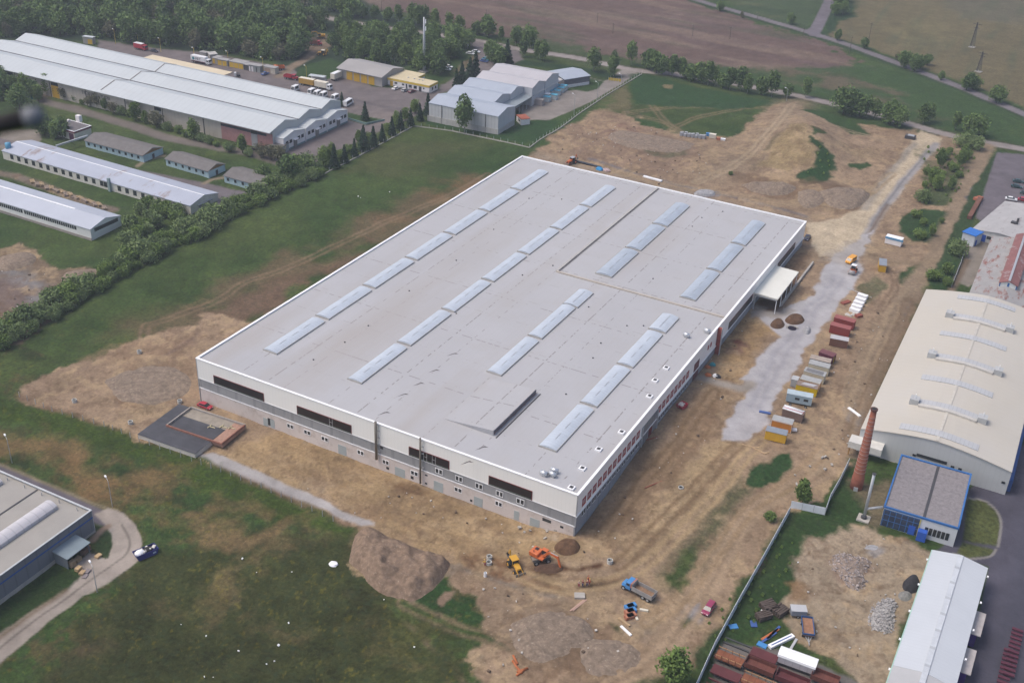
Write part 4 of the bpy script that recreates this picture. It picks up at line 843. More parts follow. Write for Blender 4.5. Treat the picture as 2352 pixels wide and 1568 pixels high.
# rear block: long dark strips and the loading canopy
def z1c(x, y): return 1653.75 + x * 0.17187, 514.5 + y * 0.17187
for (xa, y_a), (xb, y_b) in (((105, 1420), (430, 960)), ((770, 550), (1000, 265))):
    u = HF.hit(*z1c(xa, y_a), 'x', W + 0.1).y; v = HF.hit(*z1c(xb, y_b), 'x', W + 0.1).y
    o = MB().box(W + 0.105, W + 0.17, u, v, 3.1, 5.4).build('strip_window', mat('long_strip_glass', (0.05, 0.05, 0.048), 0.3, 0, 0.3, 0.4), hall)
    MB().box(W + 0.105, W + 0.2, u, v, 5.401, 5.55).box(W + 0.105, W + 0.2, v, v + 0.15, 3.1, 5.55).build('frame', M_RED, o)
ca, cb, cc, cd = (HF.loc(*z1c(*q), 5.7) for q in ((690, 540), (1050, 635), (770, 1005), (440, 905)))
cy0, cy1, cx1 = (cc.y + cd.y) / 2, (ca.y + cb.y) / 2, (cb.x + cc.x) / 2
cn = MB().add([(W + 0.11, cy0, 5.75), (cx1, cy0, 5.55), (cx1, cy1, 5.55), (W + 0.11, cy1, 5.75), (W + 0.11, cy0, 5.35), (cx1, cy0, 5.15), (cx1, cy1, 5.15), (W + 0.11, cy1, 5.35)],
              [(0, 1, 2, 3), (7, 6, 5, 4), (4, 5, 1, 0), (5, 6, 2, 1), (6, 7, 3, 2), (7, 4, 0, 3)]).build('canopy', mat('canopy_sheet', (0.66, 0.66, 0.60), 0.5, 0, 0.05, 0.2, stripes=(1, 0.5, 0.05)), hall)
for k in range(5):
    yy = cy0 + 0.3 + (cy1 - cy0 - 0.6) * k / 4
    MB().box(cx1 - 0.4, cx1 - 0.2, yy - 0.1, yy + 0.1, -0.5, 5.16).build('canopy_post', M_TRIM, cn)
MB().box(W + 0.5, W + 0.9, cy0, cy0 + 0.3, -0.5, 5.2).box(W + 0.9, cx1 - 0.2, cy0 + 0.05, cy0 + 0.25, 4.75, 5.2).build('canopy_beam', M_STEEL, cn)
v0, v1 = at(*z1c(1240, 530)), at(*z1c(810, 1100))
MB().bar((v1.x, v1.y, v1.z + 0.3), (v0.x, v0.y, v0.z + 0.3), 0.6, 1.2).build('loading_kerb', M_CONC, cn)

# ------------------------------------------------------------------ the other buildings
def ZM(x0, y0, s): return lambda x, y: ((x0 + x * s) * 0.91875, (y0 + y * s) * 0.91875)
zA, zB, zC, zD, zE, zF = ZM(1060, 130, .17857), ZM(600, 180, .14032), ZM(2320, 360, .25505), ZM(2130, 1080, .19137), ZM(0, 1130, .21042), ZM(1750, 1490, .19133)
zG, zH, zI = ZM(1800, 560, .18707), ZM(1780, 850, .18707), ZM(1140, 1330, .18707)
zT = lambda i, j: (lambda x, y: T(i, j, x, y))
def start(fr, name, label, cat, group=None): return thing(name, label, cat, fr.o, fr.rz, group)
arch_f = lambda t: 1 - abs(2 * t - 1) ** 1.5
def gable(th, x0, x1, y0, y1, ze, rise, wall, roof, ridge='x', over=0.4, zb=-1.5, parts=('wall', 'roof'), gw=None, thick=0.2, ov_end=0.3, mid=None, arch=False):
    """pitched roof on walls; ridge along local x or y"""
    a, b = (y0, y1) if ridge == 'x' else (x0, x1); m_ = (a + b) / 2 if mid is None else mid
    e0, e1 = (x0, x1) if ridge == 'x' else (y0, y1)
    s0, s1 = rise / (m_ - a), rise / (b - m_)
    top = [(a - over, ze - over * s0), (m_, ze + rise), (b + over, ze - over * s1)] if not arch else [(a + (b - a) * k / 12, ze + rise * arch_f(k / 12)) for k in range(13)]
    prof = top + [(p[0], p[1] - thick) for p in reversed(top)]
    MB().extrude(prof, ridge, e0 - ov_end, e1 + ov_end).build(parts[1], roof, th)
    t = thick + 0.01
    w_ = [(a, zb), (b, zb)] + ([(b, ze - t), (m_, ze + rise - t), (a, ze - t)] if not arch else [(p[0], p[1] - t) for p in reversed(top)])
    return MB().extrude(w_, ridge, e0, e1).build(parts[0], wall, th)
def panes(th, boxes, m=None, name='window'):
    for b in boxes: MB().box(*b).build(name, m or M_GLASS, th)

M_SHEET = mat('pale_sheet_roof', (0.45, 0.485, 0.50), 0.5, 0, 0.05, 0.05, stripes=(0, 3.0, 0.10), stain=(0.25, 0.55, 0.9, (0.41, 0.42, 0.42), (0.3, 2, 1)))
M_CREAM = mat('cream_cladding', (0.47, 0.43, 0.37), 0.8, 0, 0.05, 0.1, stripes=(0, 2.0, 0.12), stain=(0.5, 0.5, 0.8, (0.38, 0.34, 0.29), (1, 1, 0.2)))
M_PINK = mat('pink_brick', (0.36, 0.19, 0.18), 0.9, 0, 0.15, 0.8)
M_YEL = mat('yellow_gate_paint', (0.55, 0.33, 0.03), 0.6, 0, 0.12, 0.5, stripes=(0, 1.0, 0.25))
M_LGREY = mat('light_grey_cladding', (0.46, 0.47, 0.46), 0.7, 0, 0.06, 0.2, stripes=(1, 1.2, 0.10))
M_OFFW = mat('office_white', (0.72, 0.70, 0.70), 0.7, 0, 0.05, 0.3)
M_TEAL = mat('teal_base_paint', (0.16, 0.24, 0.24), 0.8)
M_FELT = mat('dark_roof_felt', (0.13, 0.12, 0.125), 0.95, 0, 0.2, 0.6, stain=(0.8, 0.5, 0.8, (0.17, 0.16, 0.155)))
M_ETERN = mat('weathered_grey_roof', (0.15, 0.142, 0.138), 0.95, 0, 0.15, 0.5, stripes=(0, 0.9, 0.2), stain=(0.5, 0.5, 0.8, (0.14, 0.125, 0.11), (0.3, 1, 1)))
# --- long three-bay hall
fr = frame(zT(0, 0)(0, 628), zB(535, 1088), 8.2); lh = start(fr, 'long_warehouse', 'very long white-roofed warehouse with three low gables and cream walls at the upper left', 'warehouse')
x1 = fr.len - 0.3; x0 = fr.loc(*T(0, 0, 130, 375), 8.5).x
yv1, yv2, yv3 = fr.loc(*zB(1020, 842), 8.5).y, fr.loc(*zB(1420, 662), 8.5).y, fr.loc(*zB(1790, 512), 8.5).y
yb = [1.8, yv1, yv2, yv3]
for k in range(3):
    gable(lh, x0 - (30 if k == 0 else 0), x1, yb[k], yb[k + 1], 8.5, 2.2, M_LGREY, M_SHEET, over=0.0 if k else 1.8, ov_end=0.0, zb=-2, thick=0.25)
MB().box(x0, x1, yv1 - 0.45, yv1 + 0.45, 8.2, 8.62).build('valley_gutter', M_DARK, lh); MB().box(x0, x1, yv2 - 0.45, yv2 + 0.45, 8.2, 8.62).build('valley_gutter', M_DARK, lh)
xs = fr.loc(*T(0, 0, 1180, 740), 8.6).x
sj = MB()
for k in range(3):
    m_ = (yb[k] + yb[k + 1]) / 2
    for a, b, za, zz in ((yb[k], m_, 8.56, 10.75), (m_, yb[k + 1], 10.75, 8.56)): sj.bar((xs, a, za), (xs, b, zz), 0.5, 0.16)
sj.build('roof_joint', mat('grey_joint', (0.2, 0.19, 0.18), 0.9), lh)
def lx(px, py): return fr.hit(px, py, 'y', 1.75)
xp = lx(*T(0, 0, 2030, 1170)).x
MB().box(x0 - 30, xp, 1.66, 1.79, -2, 8.2).build('front_cladding', M_CREAM, lh)
MB().box(xp, x1, 1.65, 1.79, -2, 7.0).build('brick_wall', M_PINK, lh)
MB().box(xp, x1 - 3, 1.60, 1.64, 5.6, 6.7).build('window_band', mat('window_band', (0.05, 0.055, 0.065), 0.3, 0, 0.4, 2, stripes=(0, 1.2, 0.3)), lh)
for xa, xb, m_ in ((lx(*T(0, 0, 470, 780)).x, lx(*T(0, 0, 532, 780)).x, M_YEL), (lx(*T(0, 0, 58, 690)).x, lx(*T(0, 0, 122, 690)).x, M_GREY), (lx(*T(0, 0, 1422, 1030)).x, lx(*T(0, 0, 1482, 1030)).x, M_GREY), (lx(*zB(205, 1150)).x, lx(*zB(312, 1150)).x, M_GREY)):
    d = MB().box(xa, xb, 1.56, 1.645, -0.3, 5.4).build('gate_door', m_, lh); MB().box(xa, xb, 1.57, 1.645, 5.41, 6.9).build('fanlight', M_GLASS, d)
for px, py in ((140, 700), (795, 900), (1152, 960), (1495, 1040), (1872, 1140), (460, 790)):
    v = lx(*T(0, 0, px, py)); MB().box(v.x - 0.15, v.x + 0.15, 1.5, 1.65, -1, 7.2).build('downpipe', M_DARK, lh)
for k, (word, px, py, px2, py2) in enumerate((('SYOKEK', 750, 822, 866, 850), ('TUDBI', 920, 862, 1008, 886), ('VIELANA', 1150, 925, 1266, 950))):
    a, b = lx(*T(0, 0, px, py + 8)), lx(*T(0, 0, px2, py2 + 8))
    lettering(word, 2.0, M_DARK, lh, (a.x, 1.62, 4.9), (math.pi / 2, 0, 0), b.x - a.x)
# office annexes at its end
an = [(zB(770, 1160), zB(1150, 985)), (zB(1165, 975), zB(1535, 800)), (zB(1548, 795), zB(1912, 648))]
xe = x1 + 4.0
for k, (pa, pb) in enumerate(an):
    ya, yc = fr.hit(*pa, 'x', xe).y, fr.hit(*pb, 'x', xe).y
    gable(lh, x1 + 0.02, xe, ya, yc, 5.6, 1.5, M_OFFW, M_SHEET, over=0.1, ov_end=0.15, zb=-1.5, parts=('annex_wall', 'annex_roof'))
    MB().box(xe + 0.005, xe + 0.06, ya + 0.1, yc - 0.1, -1.5, 0.7).build('annex_base', M_TEAL, lh)
    L = yc - ya
    for q in (0.10, 0.27, 0.65, 0.82):
        f = MB().box(xe + 0.02, xe + 0.07, ya + L * q, ya + L * (q + 0.115), 2.5, 3.9).build('annex_window', M_GLASS, lh)
    MB().box(xe + 0.02, xe + 0.5, ya + L * 0.45, ya + L * 0.58, 0, 3.4).build('annex_porch', mat('porch_glazing', (0.20, 0.19, 0.18), 0.4), lh)
    MB().box(xe + 0.02, xe + 1.3, ya + L * 0.43, ya + L * 0.62, 3.45, 3.6).build('porch_roof', M_OFFW, lh)
# pale roof strip behind it
a, b, c = fr.loc(*T(0, 0, 1340, 525), 6.5), fr.loc(*T(0, 0, 2060, 690), 6.5), fr.loc(*T(0, 0, 1450, 503), 6.5)
MB().box(fr.loc(*T(0, 0, 1380, 510), 6.5).x, b.x, yv3 + 0.3, fr.loc(*T(0, 0, 1800, 590), 6.5).y, 6.1, 6.5).build('canopy', mat('yellowed_roof', (0.58, 0.50, 0.36), 0.8, 0, 0.06, 0.2), lh)
# lean-to beside the first annex
fr2 = frame(zB(485, 1325), zB(685, 1368), 3.0); s_ = start(fr2, 'lean_to_shed', 'grey flat-roofed lean-to shed at the brick end of the long warehouse', 'shed')
dy = fr2.loc(*zB(835, 1262), 3.0).y
MB().add([(-0.3, -0.3, 2.85), (fr2.len + .3, -0.3, 2.85), (fr2.len + .3, dy, 3.3), (-.3, dy, 3.3), (-0.3, -0.3, 2.7), (fr2.len + .3, -0.3, 2.7), (fr2.len + .3, dy, 3.15), (-.3, dy, 3.15)], [(0, 1, 2, 3), (7, 6, 5, 4), (0, 4, 5, 1), (1, 5, 6, 2), (2, 6, 7, 3), (3, 7, 4, 0)]).build('roof', M_ETERN, s_)
MB().box(0, fr2.len, 0, dy - 0.2, -1.5, 2.68).build('wall', M_GREY, s_)
panes(s_, [(fr2.len * q, fr2.len * (q + 0.18), -0.04, -0.002, 0.2, 2.2) for q in (0.3, 0.62)], M_DOOR, 'door')

# --- shed with yellow gates
fr = frame(zT(1, 0)(733, 626), zT(1, 0)(1150, 716), 4.6); sh = start(fr, 'gated_shed', 'grey-roofed garage shed with a row of yellow gates in the far yard', 'garage')
dy = fr.loc(*T(1, 0, 1325, 622), 4.8).y
gable(sh, 0.6, fr.len - 0.3, 0.9, dy, 4.9, 2.0, mat('grey_shed_wall', (0.36, 0.34, 0.32), 0.9, 0, 0.1, 0.3), mat('grey_sheet_roof', (0.30, 0.29, 0.285), 0.8, 0, 0.1, 0.1, stripes=(0, 1.2, 0.1)), over=0.9, ov_end=0.5)
for xa, xb in ((832, 886), (898, 952), (965, 1020), (1033, 1086)):
    u, v = fr.hit(*T(1, 0, xa, 700), 'y', 0.85).x, fr.hit(*T(1, 0, xb, 730), 'y', 0.85).x
    MB().box(u, v, 0.78, 0.895, 0.0, 3.9).build('gate', M_YEL, sh)
# --- office with the yellow fascia
fr = frame(zT(1, 0)(1208, 712), zT(1, 0)(1590, 788), 3.7); of = start(fr, 'site_office', 'low white office with yellow fascia and flat cream roof beside the steel mast', 'office')
dy = fr.loc(*T(1, 0, 1662, 748), 3.7).y; d2 = fr.loc(*T(1, 0, 1350, 640), 3.7).y; xn = fr.loc(*T(1, 0, 1600, 700), 3.7).x - 4
poly = [(0, 0), (fr.len, 0), (fr.len, dy), (xn, dy), (xn, d2), (0, d2)]
MB().prism(poly, -1, 2.7).build('wall', M_OFFW, of)
g_ = 0.12; pol2 = [(-g_, -g_), (fr.len + g_, -g_), (fr.len + g_, dy + g_), (xn + g_, dy + g_), (xn + g_, d2 + g_), (-g_, d2 + g_)]
MB().prism(pol2, 2.702, 3.6).build('fascia', mat('yellow_fascia', (0.62, 0.44, 0.05), 0.6), of)
MB().prism(pol2, 3.602, 3.75).build('roof', mat('cream_roof_felt', (0.52, 0.45, 0.30), 0.9, 0, 0.08, 0.3), of)
MB().prism([(-.05, -.05), (fr.len + .05, -.05), (fr.len + .05, 1), (-.05, 1)], -1, 0.5).build('base', M_GREY, of)
for xa, w_, z0, z1, m_ in ((1232, 26, 0, 2.5, M_YEL), (1273, 24, 1.4, 2.2, M_GLASS), (1340, 20, 1.4, 2.2, M_GLASS), (1375, 14, 0.2, 2.4, M_GLASS), (1402, 28, 1.0, 2.3, M_GLASS), (1448, 28, 1.0, 2.3, M_GLASS), (1495, 24, 0.1, 2.4, M_DARK), (1534, 12, 1.5, 2.2, M_GLASS)):
    u = fr.hit(*T(1, 0, xa, 780), 'y', 0).x; v = fr.hit(*T(1, 0, xa + w_, 780 + w_ * 0.2), 'y', 0).x
    MB().box(u, v, -0.09, -0.055, z0, z1).build('door' if z0 < 0.3 else 'window', m_, of)
for q in (0.3, 0.65): MB().box(fr.len + 0.06, fr.len + 0.1, dy * q, dy * (q + 0.15), 1.0, 2.2).build('window', M_GLASS, of)
for q in (0.35, 0.5, 0.62, 0.7): MB().box(fr.len * q, fr.len * q + 0.8, dy * 0.6, dy * 0.6 + 0.5, 3.752, 4.05).build('roof_vent', M_STEEL, of)
# --- steel mast
g = at(*T(1, 0, 1543, 658)); hm = hgt(T(1, 0, 1543, 658), T(1, 0, 1532, 160))
ms = thing('steel_mast', 'tall slender galvanised telecom mast standing behind the site office', 'mast', g)
MB().tube([(0, 0, 0), (0, 0, hm * 0.55), (0, 0, hm)], [0.75, 0.6, 0.38], 12).build('pole', M_STEEL, ms, True); MB().box(-2, 2, -2, 2, -1, 0.3).build('foundation', M_CONC, ms)
rg = MB()
for k in range(22): rg.box(0.5, 1.2 - k * 0.02, -0.08, 0.08, 1 + k * hm / 23, 1.15 + k * hm / 23)
rg.build('climbing_rungs', M_STEEL, ms)
for z_ in (hm * 0.8, hm * 0.93): MB().cbox((0.9, 0, z_), (0.4, 0.5, 2.0)).build('antenna', M_TRIM, ms)

# --- complex of blue-grey metal halls
fr = frame(zA(60, 970), zA(1035, 1172), 0.0); mh = start(fr, 'metal_warehouse', 'group of five joined blue-grey metal warehouses with ribbed walls and grey base', 'warehouse')
zt = hgt(zA(1035, 1172), zA(1043, 905)); Lm = fr.len
M_RIB = mat('ribbed_grey_wall', (0.50, 0.51, 0.52), 0.6, 0, 0.06, 0.3, stripes=(0, 1.6, 0.28)); M_RIBY = mat('ribbed_end_wall', (0.48, 0.50, 0.53), 0.6, 0, 0.06, 0.3, stripes=(1, 1.6, 0.2))
M_BLUER = mat('blue_grey_roof', (0.34, 0.38, 0.44), 0.5, 0, 0.05, 0.2, stripes=(0, 1.2, 0.06)); M_PALER = mat('pale_grey_roof', (0.42, 0.41, 0.43), 0.55, 0, 0.05, 0.2, stripes=(0, 1.2, 0.06))
ends = [(zA(90, 700), zA(345, 578)), (zA(345, 578), zA(590, 468)), (zA(590, 468), zA(825, 378)), (zA(825, 378), zA(1030, 285)), (zA(1030, 285), zA(1280, 190))]
rx = [zA(1045, 908), zA(985, 705), zA(1200, 595), zA(1480, 530), zA(1690, 415)]
yy = [0.3]
for (pa, pb) in ends: yy.append(fr.loc(*pb, zt).y)
for k in range(5):
    xr = Lm - 0.2 if k == 0 else fr.loc(*rx[k], zt).x
    gable(mh, 0.2, xr, yy[k], yy[k + 1], zt, 1.7, M_RIBY, M_BLUER if k < 3 else M_PALER, over=0.0 if k else 0.3, ov_end=0.15, parts=('bay_wall', 'bay_roof'))
MB().box(0.2, Lm - 0.2, 0.2, 0.285, 2.6, zt - 0.35).build('front_wall', M_RIB, mh)
MB().box(-0.5, Lm, 0.0, 0.18, -1.5, 2.6).box(Lm - 0.18, Lm, 0.18, yy[1] - 0.5, -1.5, 2.6).build('base_wall', mat('grey_base_wall', (0.42, 0.41, 0.39), 0.9, 0, 0.1, 0.4, stripes=(0, 3.0, 0.15)), mh)
for px, py in ((248, 900), (862, 960)): v = fr.hit(*zA(px, py), 'y', 0.1); MB().box(v.x - 0.12, v.x + 0.12, 0.0, 0.19, 0, zt).build('downpipe', M_DARK, mh)
# lean-to roofs on the yard side
a, b, c = fr.loc(*zA(1060, 735), 4.8), fr.loc(*zA(1265, 765), 4.8), fr.loc(*zA(1545, 597), 4.8)
xa0 = fr.loc(*rx[1], zt).x; xb0 = b.x; ya0 = yy[1] + 0.2; ym_ = c.y
MB().add([(xa0 + .1, ya0, 5.6), (xb0, ya0, 4.6), (c.x, ym_, 4.6), (xa0 + .1, ym_, 5.6), (xa0 + .1, ya0, 5.35), (xb0, ya0, 4.35), (c.x, ym_, 4.35), (xa0 + .1, ym_, 5.35)], [(0, 1, 2, 3), (7, 6, 5, 4), (0, 4, 5, 1), (1, 5, 6, 2), (2, 6, 7, 3), (3, 7, 4, 0)]).build('lean_to_roof', mat('grey_green_roof', (0.27, 0.31, 0.33), 0.6), mh)
q0 = fr.loc(*zA(1500, 560), 4.8); q1 = fr.loc(*zA(1945, 380), 4.8)
MB().add([(q0.x, ym_ + .1, 5.4), (c.x, ym_ + .1, 4.6), (q1.x, q1.y, 4.6), (q1.x - 3.5, q1.y, 5.4), (q0.x, ym_ + .1, 5.2), (c.x, ym_ + .1, 4.4), (q1.x, q1.y, 4.4), (q1.x - 3.5, q1.y, 5.2)], [(0, 1, 2, 3), (7, 6, 5, 4), (0, 4, 5, 1), (1, 5, 6, 2), (2, 6, 7, 3), (3, 7, 4, 0)]).build('loading_canopy', mat('pale_canopy', (0.52, 0.50, 0.47), 0.6), mh)
for t_ in range(9):
    xx = xb0 + (c.x - xb0) * t_ / 8 - 0.3; y_ = ya0 + (ym_ - ya0) * t_ / 8
    MB().box(xx - 0.1, xx + 0.1, y_ - 0.1, y_ + 0.1, -1, 4.36).build('canopy_post', M_STEEL, mh)
MB().box(xa0 + 0.2, xa0 + 0.4, ya0, ym_, 0, 5.3).build('shaded_wall', mat('painted_bay_shade', (0.10, 0.09, 0.10), 0.9), mh)  # dark sheet before the ribbed wall: shade under the lean-to put into its colour
# separate small hall beyond
f2 = frame(zA(1720, 270), zA(1970, 388), 4.2); s2 = start(f2, 'loading_shed', 'small pale blue-roofed loading shed behind the row of blue crates', 'shed')
dy = f2.loc(*zA(2195, 270), 4.2).y
gable(s2, 0.2, f2.len - 0.4, 0.2, dy, 4.2, 1.0, mat('dark_shed_wall', (0.13, 0.13, 0.15), 0.9), M_BLUER, ridge='y', over=0.4)
MB().box(f2.len - 0.38, f2.len + 0.2, 0.5, dy - 0.5, -1, 1.2).build('loading_ramp', M_OFFW, s2)
f2 = frame(zA(1292, 968), zA(1360, 1028), 0); kb = start(f2, 'kiosk', 'small white kiosk with a red roof at the corner of the metal warehouse', 'kiosk')
dy = max(2.5, f2.loc(*zA(1432, 975), 0).y); MB().box(0, f2.len, 0, dy, -0.5, 2.6).build('wall', M_OFFW, kb); MB().box(-.15, f2.len + .15, -.15, dy + .15, 2.602, 2.8).build('roof', mat('red_roof', (0.32, 0.10, 0.06), 0.8), kb); panes(kb, [(f2.len * .4, f2.len * .75, -0.04, -0.002, 1.1, 1.9)])

# --- old buildings of the left
def longshed(pl, pr, pbase, pback, name, label, cat, roof, wall, rise, dz=None, over=0.25, left=None):
    dz = dz or hgt(pbase, pr); f = frame(pl, pr, dz); t_ = start(f, name, label, cat)
    if pbase:
        g_ = at(*pbase); f.o.z = g_.z; t_.location.z = g_.z; a_ = atz(*pl, g_.z + dz); b_ = atz(*pr, g_.z + dz)
        f.o.x, f.o.y = a_.x, a_.y; f.rz = math.atan2(b_.y - a_.y, b_.x - a_.x); f.M = Matrix.Rotation(f.rz, 3, 'Z'); f.I = f.M.transposed(); f.len = math.hypot(b_.x - a_.x, b_.y - a_.y); t_.location = f.o; t_.rotation_euler = (0, 0, f.rz)
    dy_ = f.loc(*pback, dz).y
    gable(t_, left if left is not None else 0.2, f.len - 0.2, 0.3, dy_ - 0.1, dz, rise, wall, roof, over=over, ov_end=0.2)
    return f, t_, dy_, dz
M_RUSTR = mat('rust_streaked_roof', (0.36, 0.39, 0.46), 0.6, 0, 0.06, 0.15, stripes=(0, 1.0, 0.06), patch=(0.16, 0.58, 0.68, (0.22, 0.15, 0.12), (1, 0.25, 1)))
f, s1, dy, dz = longshed(T(0, 0, 10, 1382), T(0, 1, 1745, 322), T(0, 1, 1745, 408), T(0, 1, 2000, 200), 'long_workshop', 'long low white workshop with a rust-streaked blue-grey roof and square windows', 'workshop', M_RUSTR, mat('dirty_white_wall', (0.60, 0.58, 0.52), 0.85, 0, 0.08, 0.4, stain=(0.6, 0.5, 0.8, (0.42, 0.38, 0.32))), 1.6)
wx = [(95, 1430), (160, 1455), (228, 1475), (295, 1495), (362, 1515), (428, 1535), (495, 1555)]
for x, y in wx: v = f.hit(*T(0, 0, x + 15, y + 20), 'y', 0.28); MB().box(v.x - 0.85, v.x + 0.85, 0.24, 0.297, 1.0, 2.9).build('window', M_GLASS, s1)
for x, y in ((515, 10), (582, 25), (650, 45), (720, 65), (790, 85), (862, 105), (935, 125), (970, 135), (1098, 180), (1168, 200), (1240, 222), (1315, 245), (1390, 265), (1462, 290), (1538, 312), (1612, 330)):
    v = f.hit(*T(0, 1, x, y), 'y', 0.28); o = MB().box(v.x - 0.85, v.x + 0.85, 0.24, 0.297, 1.0, 2.9).build('window', M_GLASS, s1)
v = f.hit(*T(0, 1, 1010, 150), 'y', 0.0); MB().box(v.x - 0.5, v.x + 0.5, -0.6, 0.25, -0.5, 5.2).build('vent_duct', mat('green_duct', (0.25, 0.32, 0.33), 0.5), s1)
MB().box(f.len - 0.19, f.len + 0.6, dy * 0.25, dy * 0.75, 2.4, 2.6).box(f.len - 0.19, f.len - 0.1, dy * 0.3, dy * 0.7, -1, 2.3).build('end_gate', M_GREY, s1)
MB().box(0.5, f.len, dy / 2 - 0.2, dy / 2 + 0.2, dz + 1.55, dz + 1.66).build('ridge_cap', M_TRIM, s1)
f.o.z; v = f.loc(*T(0, 0, 75, 1345), dz + 1); MB().tube([(v.x, v.y, dz), (v.x, v.y, dz + 2.4)], 1.1, 12).build('roof_tank', mat('bright_blue_tank', (0.10, 0.30, 0.45), 0.5), s1, True)
f, s3, dy, dz = longshed((-40, 451), T(0, 1, 825, 540), T(0, 1, 830, 648), T(0, 1, 1100, 408), 'long_shed', 'long white shed with blue-grey roof and continuous window strips at the left edge', 'shed', mat('blue_grey_sheet', (0.40, 0.43, 0.49), 0.55, 0, 0.05, 0.1, stripes=(0, 1.0, 0.05)), mat('white_shed_wall', (0.66, 0.67, 0.65), 0.7, 0, 0.05, 0.3), 1.7, left=-20)
def strip_w(f, t_, xa, xb, z0, z1, n):
    o = MB().box(xa, xb, 0.24, 0.297, z0, z1).build('window_strip', M_GLASS, t_); m_ = MB()
    for k in range(1, n): xx = xa + (xb - xa) * k / n; m_.box(xx - 0.06, xx + 0.06, 0.2, 0.239, z0, z1)
    m_.build('mullions', M_TRIM, o)
strip_w(f, s3, f.hit(*T(0, 1, -100, 280), 'y', .28).x, f.hit(*T(0, 1, 205, 368), 'y', .28).x, dz - 1.9, dz - 0.6, 16); strip_w(f, s3, f.hit(*T(0, 1, 225, 390), 'y', .28).x, f.hit(*T(0, 1, 700, 525), 'y', .28).x, dz - 1.9, dz - 0.6, 24)
MB().box(f.len - 0.19, f.len - 0.12, dy * 0.14, dy * 0.9, dz - 1.6, dz - 0.3).build('gable_window_strip', M_GLASS, s3)
MB().box(-20, f.len - 14, dy / 2 - 0.35, dy / 2 + 0.35, dz + 1.64, dz + 1.78).build('ridge_cap', M_TRIM, s3); MB().box(-20, f.len - 0.1, 0.1, 0.28, -1.5, 0.9).build('base', mat('grey_brown_base', (0.28, 0.25, 0.23), 0.9), s3)
# hutments
M_LBLUE = mat('light_blue_boarding', (0.36, 0.48, 0.52), 0.8, 0, 0.12, 0.4, stripes=(0, 1.3, 0.3))
hut = None
def hutment(pl, pr, pbase, pback, label):
    f, t_, dy, dz = longshed(pl, pr, pbase, pback, 'hutment', label, 'hut', M_ETERN, M_LBLUE, 1.5, dz=3.0, over=0.5); t_['group'] = 'grey-roofed blue huts'
    n = max(4, int(f.len / 3.4))
    for k in range(n):
        xx = 0.8 + (f.len - 1.6) * (k + 0.2) / n; MB().box(xx, xx + 1.1, 0.24, 0.297, 1.0, 2.2).build('window', M_GLASS, t_)
    a_ = dy / 2
    MB().add([(f.len - 0.19, 0.4, dz - 0.2), (f.len - 0.12, 0.4, dz - 0.2), (f.len - .12, dy - .3, dz - .2), (f.len - .19, dy - .3, dz - .2), (f.len - .19, a_, dz + 1.15), (f.len - .12, a_, dz + 1.15)], [(1, 2, 5), (0, 4, 3), (0, 1, 5, 4), (2, 3, 4, 5), (0, 3, 2, 1)]).build('gable_board', mat('brown_gable_board', (0.25, 0.14, 0.06), 0.8), t_)
    MB().box(f.len - 0.19, f.len - 0.14, a_ - 0.6, a_ + 0.6, -0.5, 2.0).build('end_door', M_DARK, t_)
hutment(T(0, 0, 770, 1285), T(0, 0, 1312, 1428), T(0, 0, 1312, 1480), T(0, 0, 1500, 1352), 'longest light blue hut with a grey roof beside the white office block')
hutment(T(0, 0, 1510, 1452), (478, 393), (478, 406), (519, 377), 'middle light blue hut with a grey roof and orange gable')
hutment((512, 402), (605, 428), (605, 441), (640, 406), 'smallest grey-roofed blue hut half hidden by the hedge')
# white office block
zO = ZM(0, 280, 250 / 2352)
fr = frame(zO(1200, 318), zO(1740, 470), 4.0); wo = start(fr, 'office_block', 'square white office block with maroon fascia and flat felt roof', 'office')
dy = fr.loc(*zO(2130, 322), 4.0).y
MB().box(0.2, fr.len - .2, .2, dy - .2, -1, 3.2).build('wall', mat('cream_wall', (0.58, 0.55, 0.47), 0.85, 0, 0.06, 0.4), wo); MB().box(0, fr.len, 0, dy, 3.2, 3.98).build('fascia', mat('maroon_fascia', (0.13, 0.035, 0.05), 0.7), wo); MB().box(0.3, fr.len - .3, .3, dy - .3, 3.982, 4.0).build('roof', M_FELT, wo)
t = MB(); t.box(-.02, fr.len + .02, -.02, .3, 3.982, 4.12).box(-.02, fr.len + .02, dy - .3, dy + .02, 3.982, 4.12).box(-.02, .3, .3, dy - .3, 3.982, 4.118).box(fr.len - .3, fr.len + .02, .3, dy - .3, 3.982, 4.118); t.build('coping', M_TRIM, wo)
v = fr.loc(*zO(1610, 235), 4); MB().box(v.x - .5, v.x + .5, v.y - .5, v.y + .5, 4.002, 5).build('chimney', M_OFFW, wo); v = fr.loc(*zO(1840, 230), 4); MB().box(v.x - 1, v.x + 1.2, v.y - .3, v.y + 1.2, 4.002, 6.6).build('stair_hood', M_OFFW, wo)
panes(wo, [(fr.len * q, fr.len * (q + .08), .14, .197, .6, 2.4) for q in (.1, .3, .5)]); MB().box(fr.len * .74, fr.len * .94, .12, .197, -.3, 2.9).build('entrance', mat('maroon_door', (0.07, 0.02, 0.05), 0.6), wo)
a, b = at(*zO(1320, 800), 3.0), at(*zO(2060, 560), 3.0); pp = thing('pipe_bridge', 'pale overhead pipe bridge between the workshop and the white office block', 'pipe', at(*zO(1750, 720)))
o_ = Vector(pp.location); MB().bar(a - o_, b - o_, 0.6).build('pipe', M_STEEL, pp); MB().bar(Vector((0, 0, -0.5)), (a + b) / 2 - o_ - Vector((0, 0, 0.3)), 0.25).build('support', M_CONC, pp)
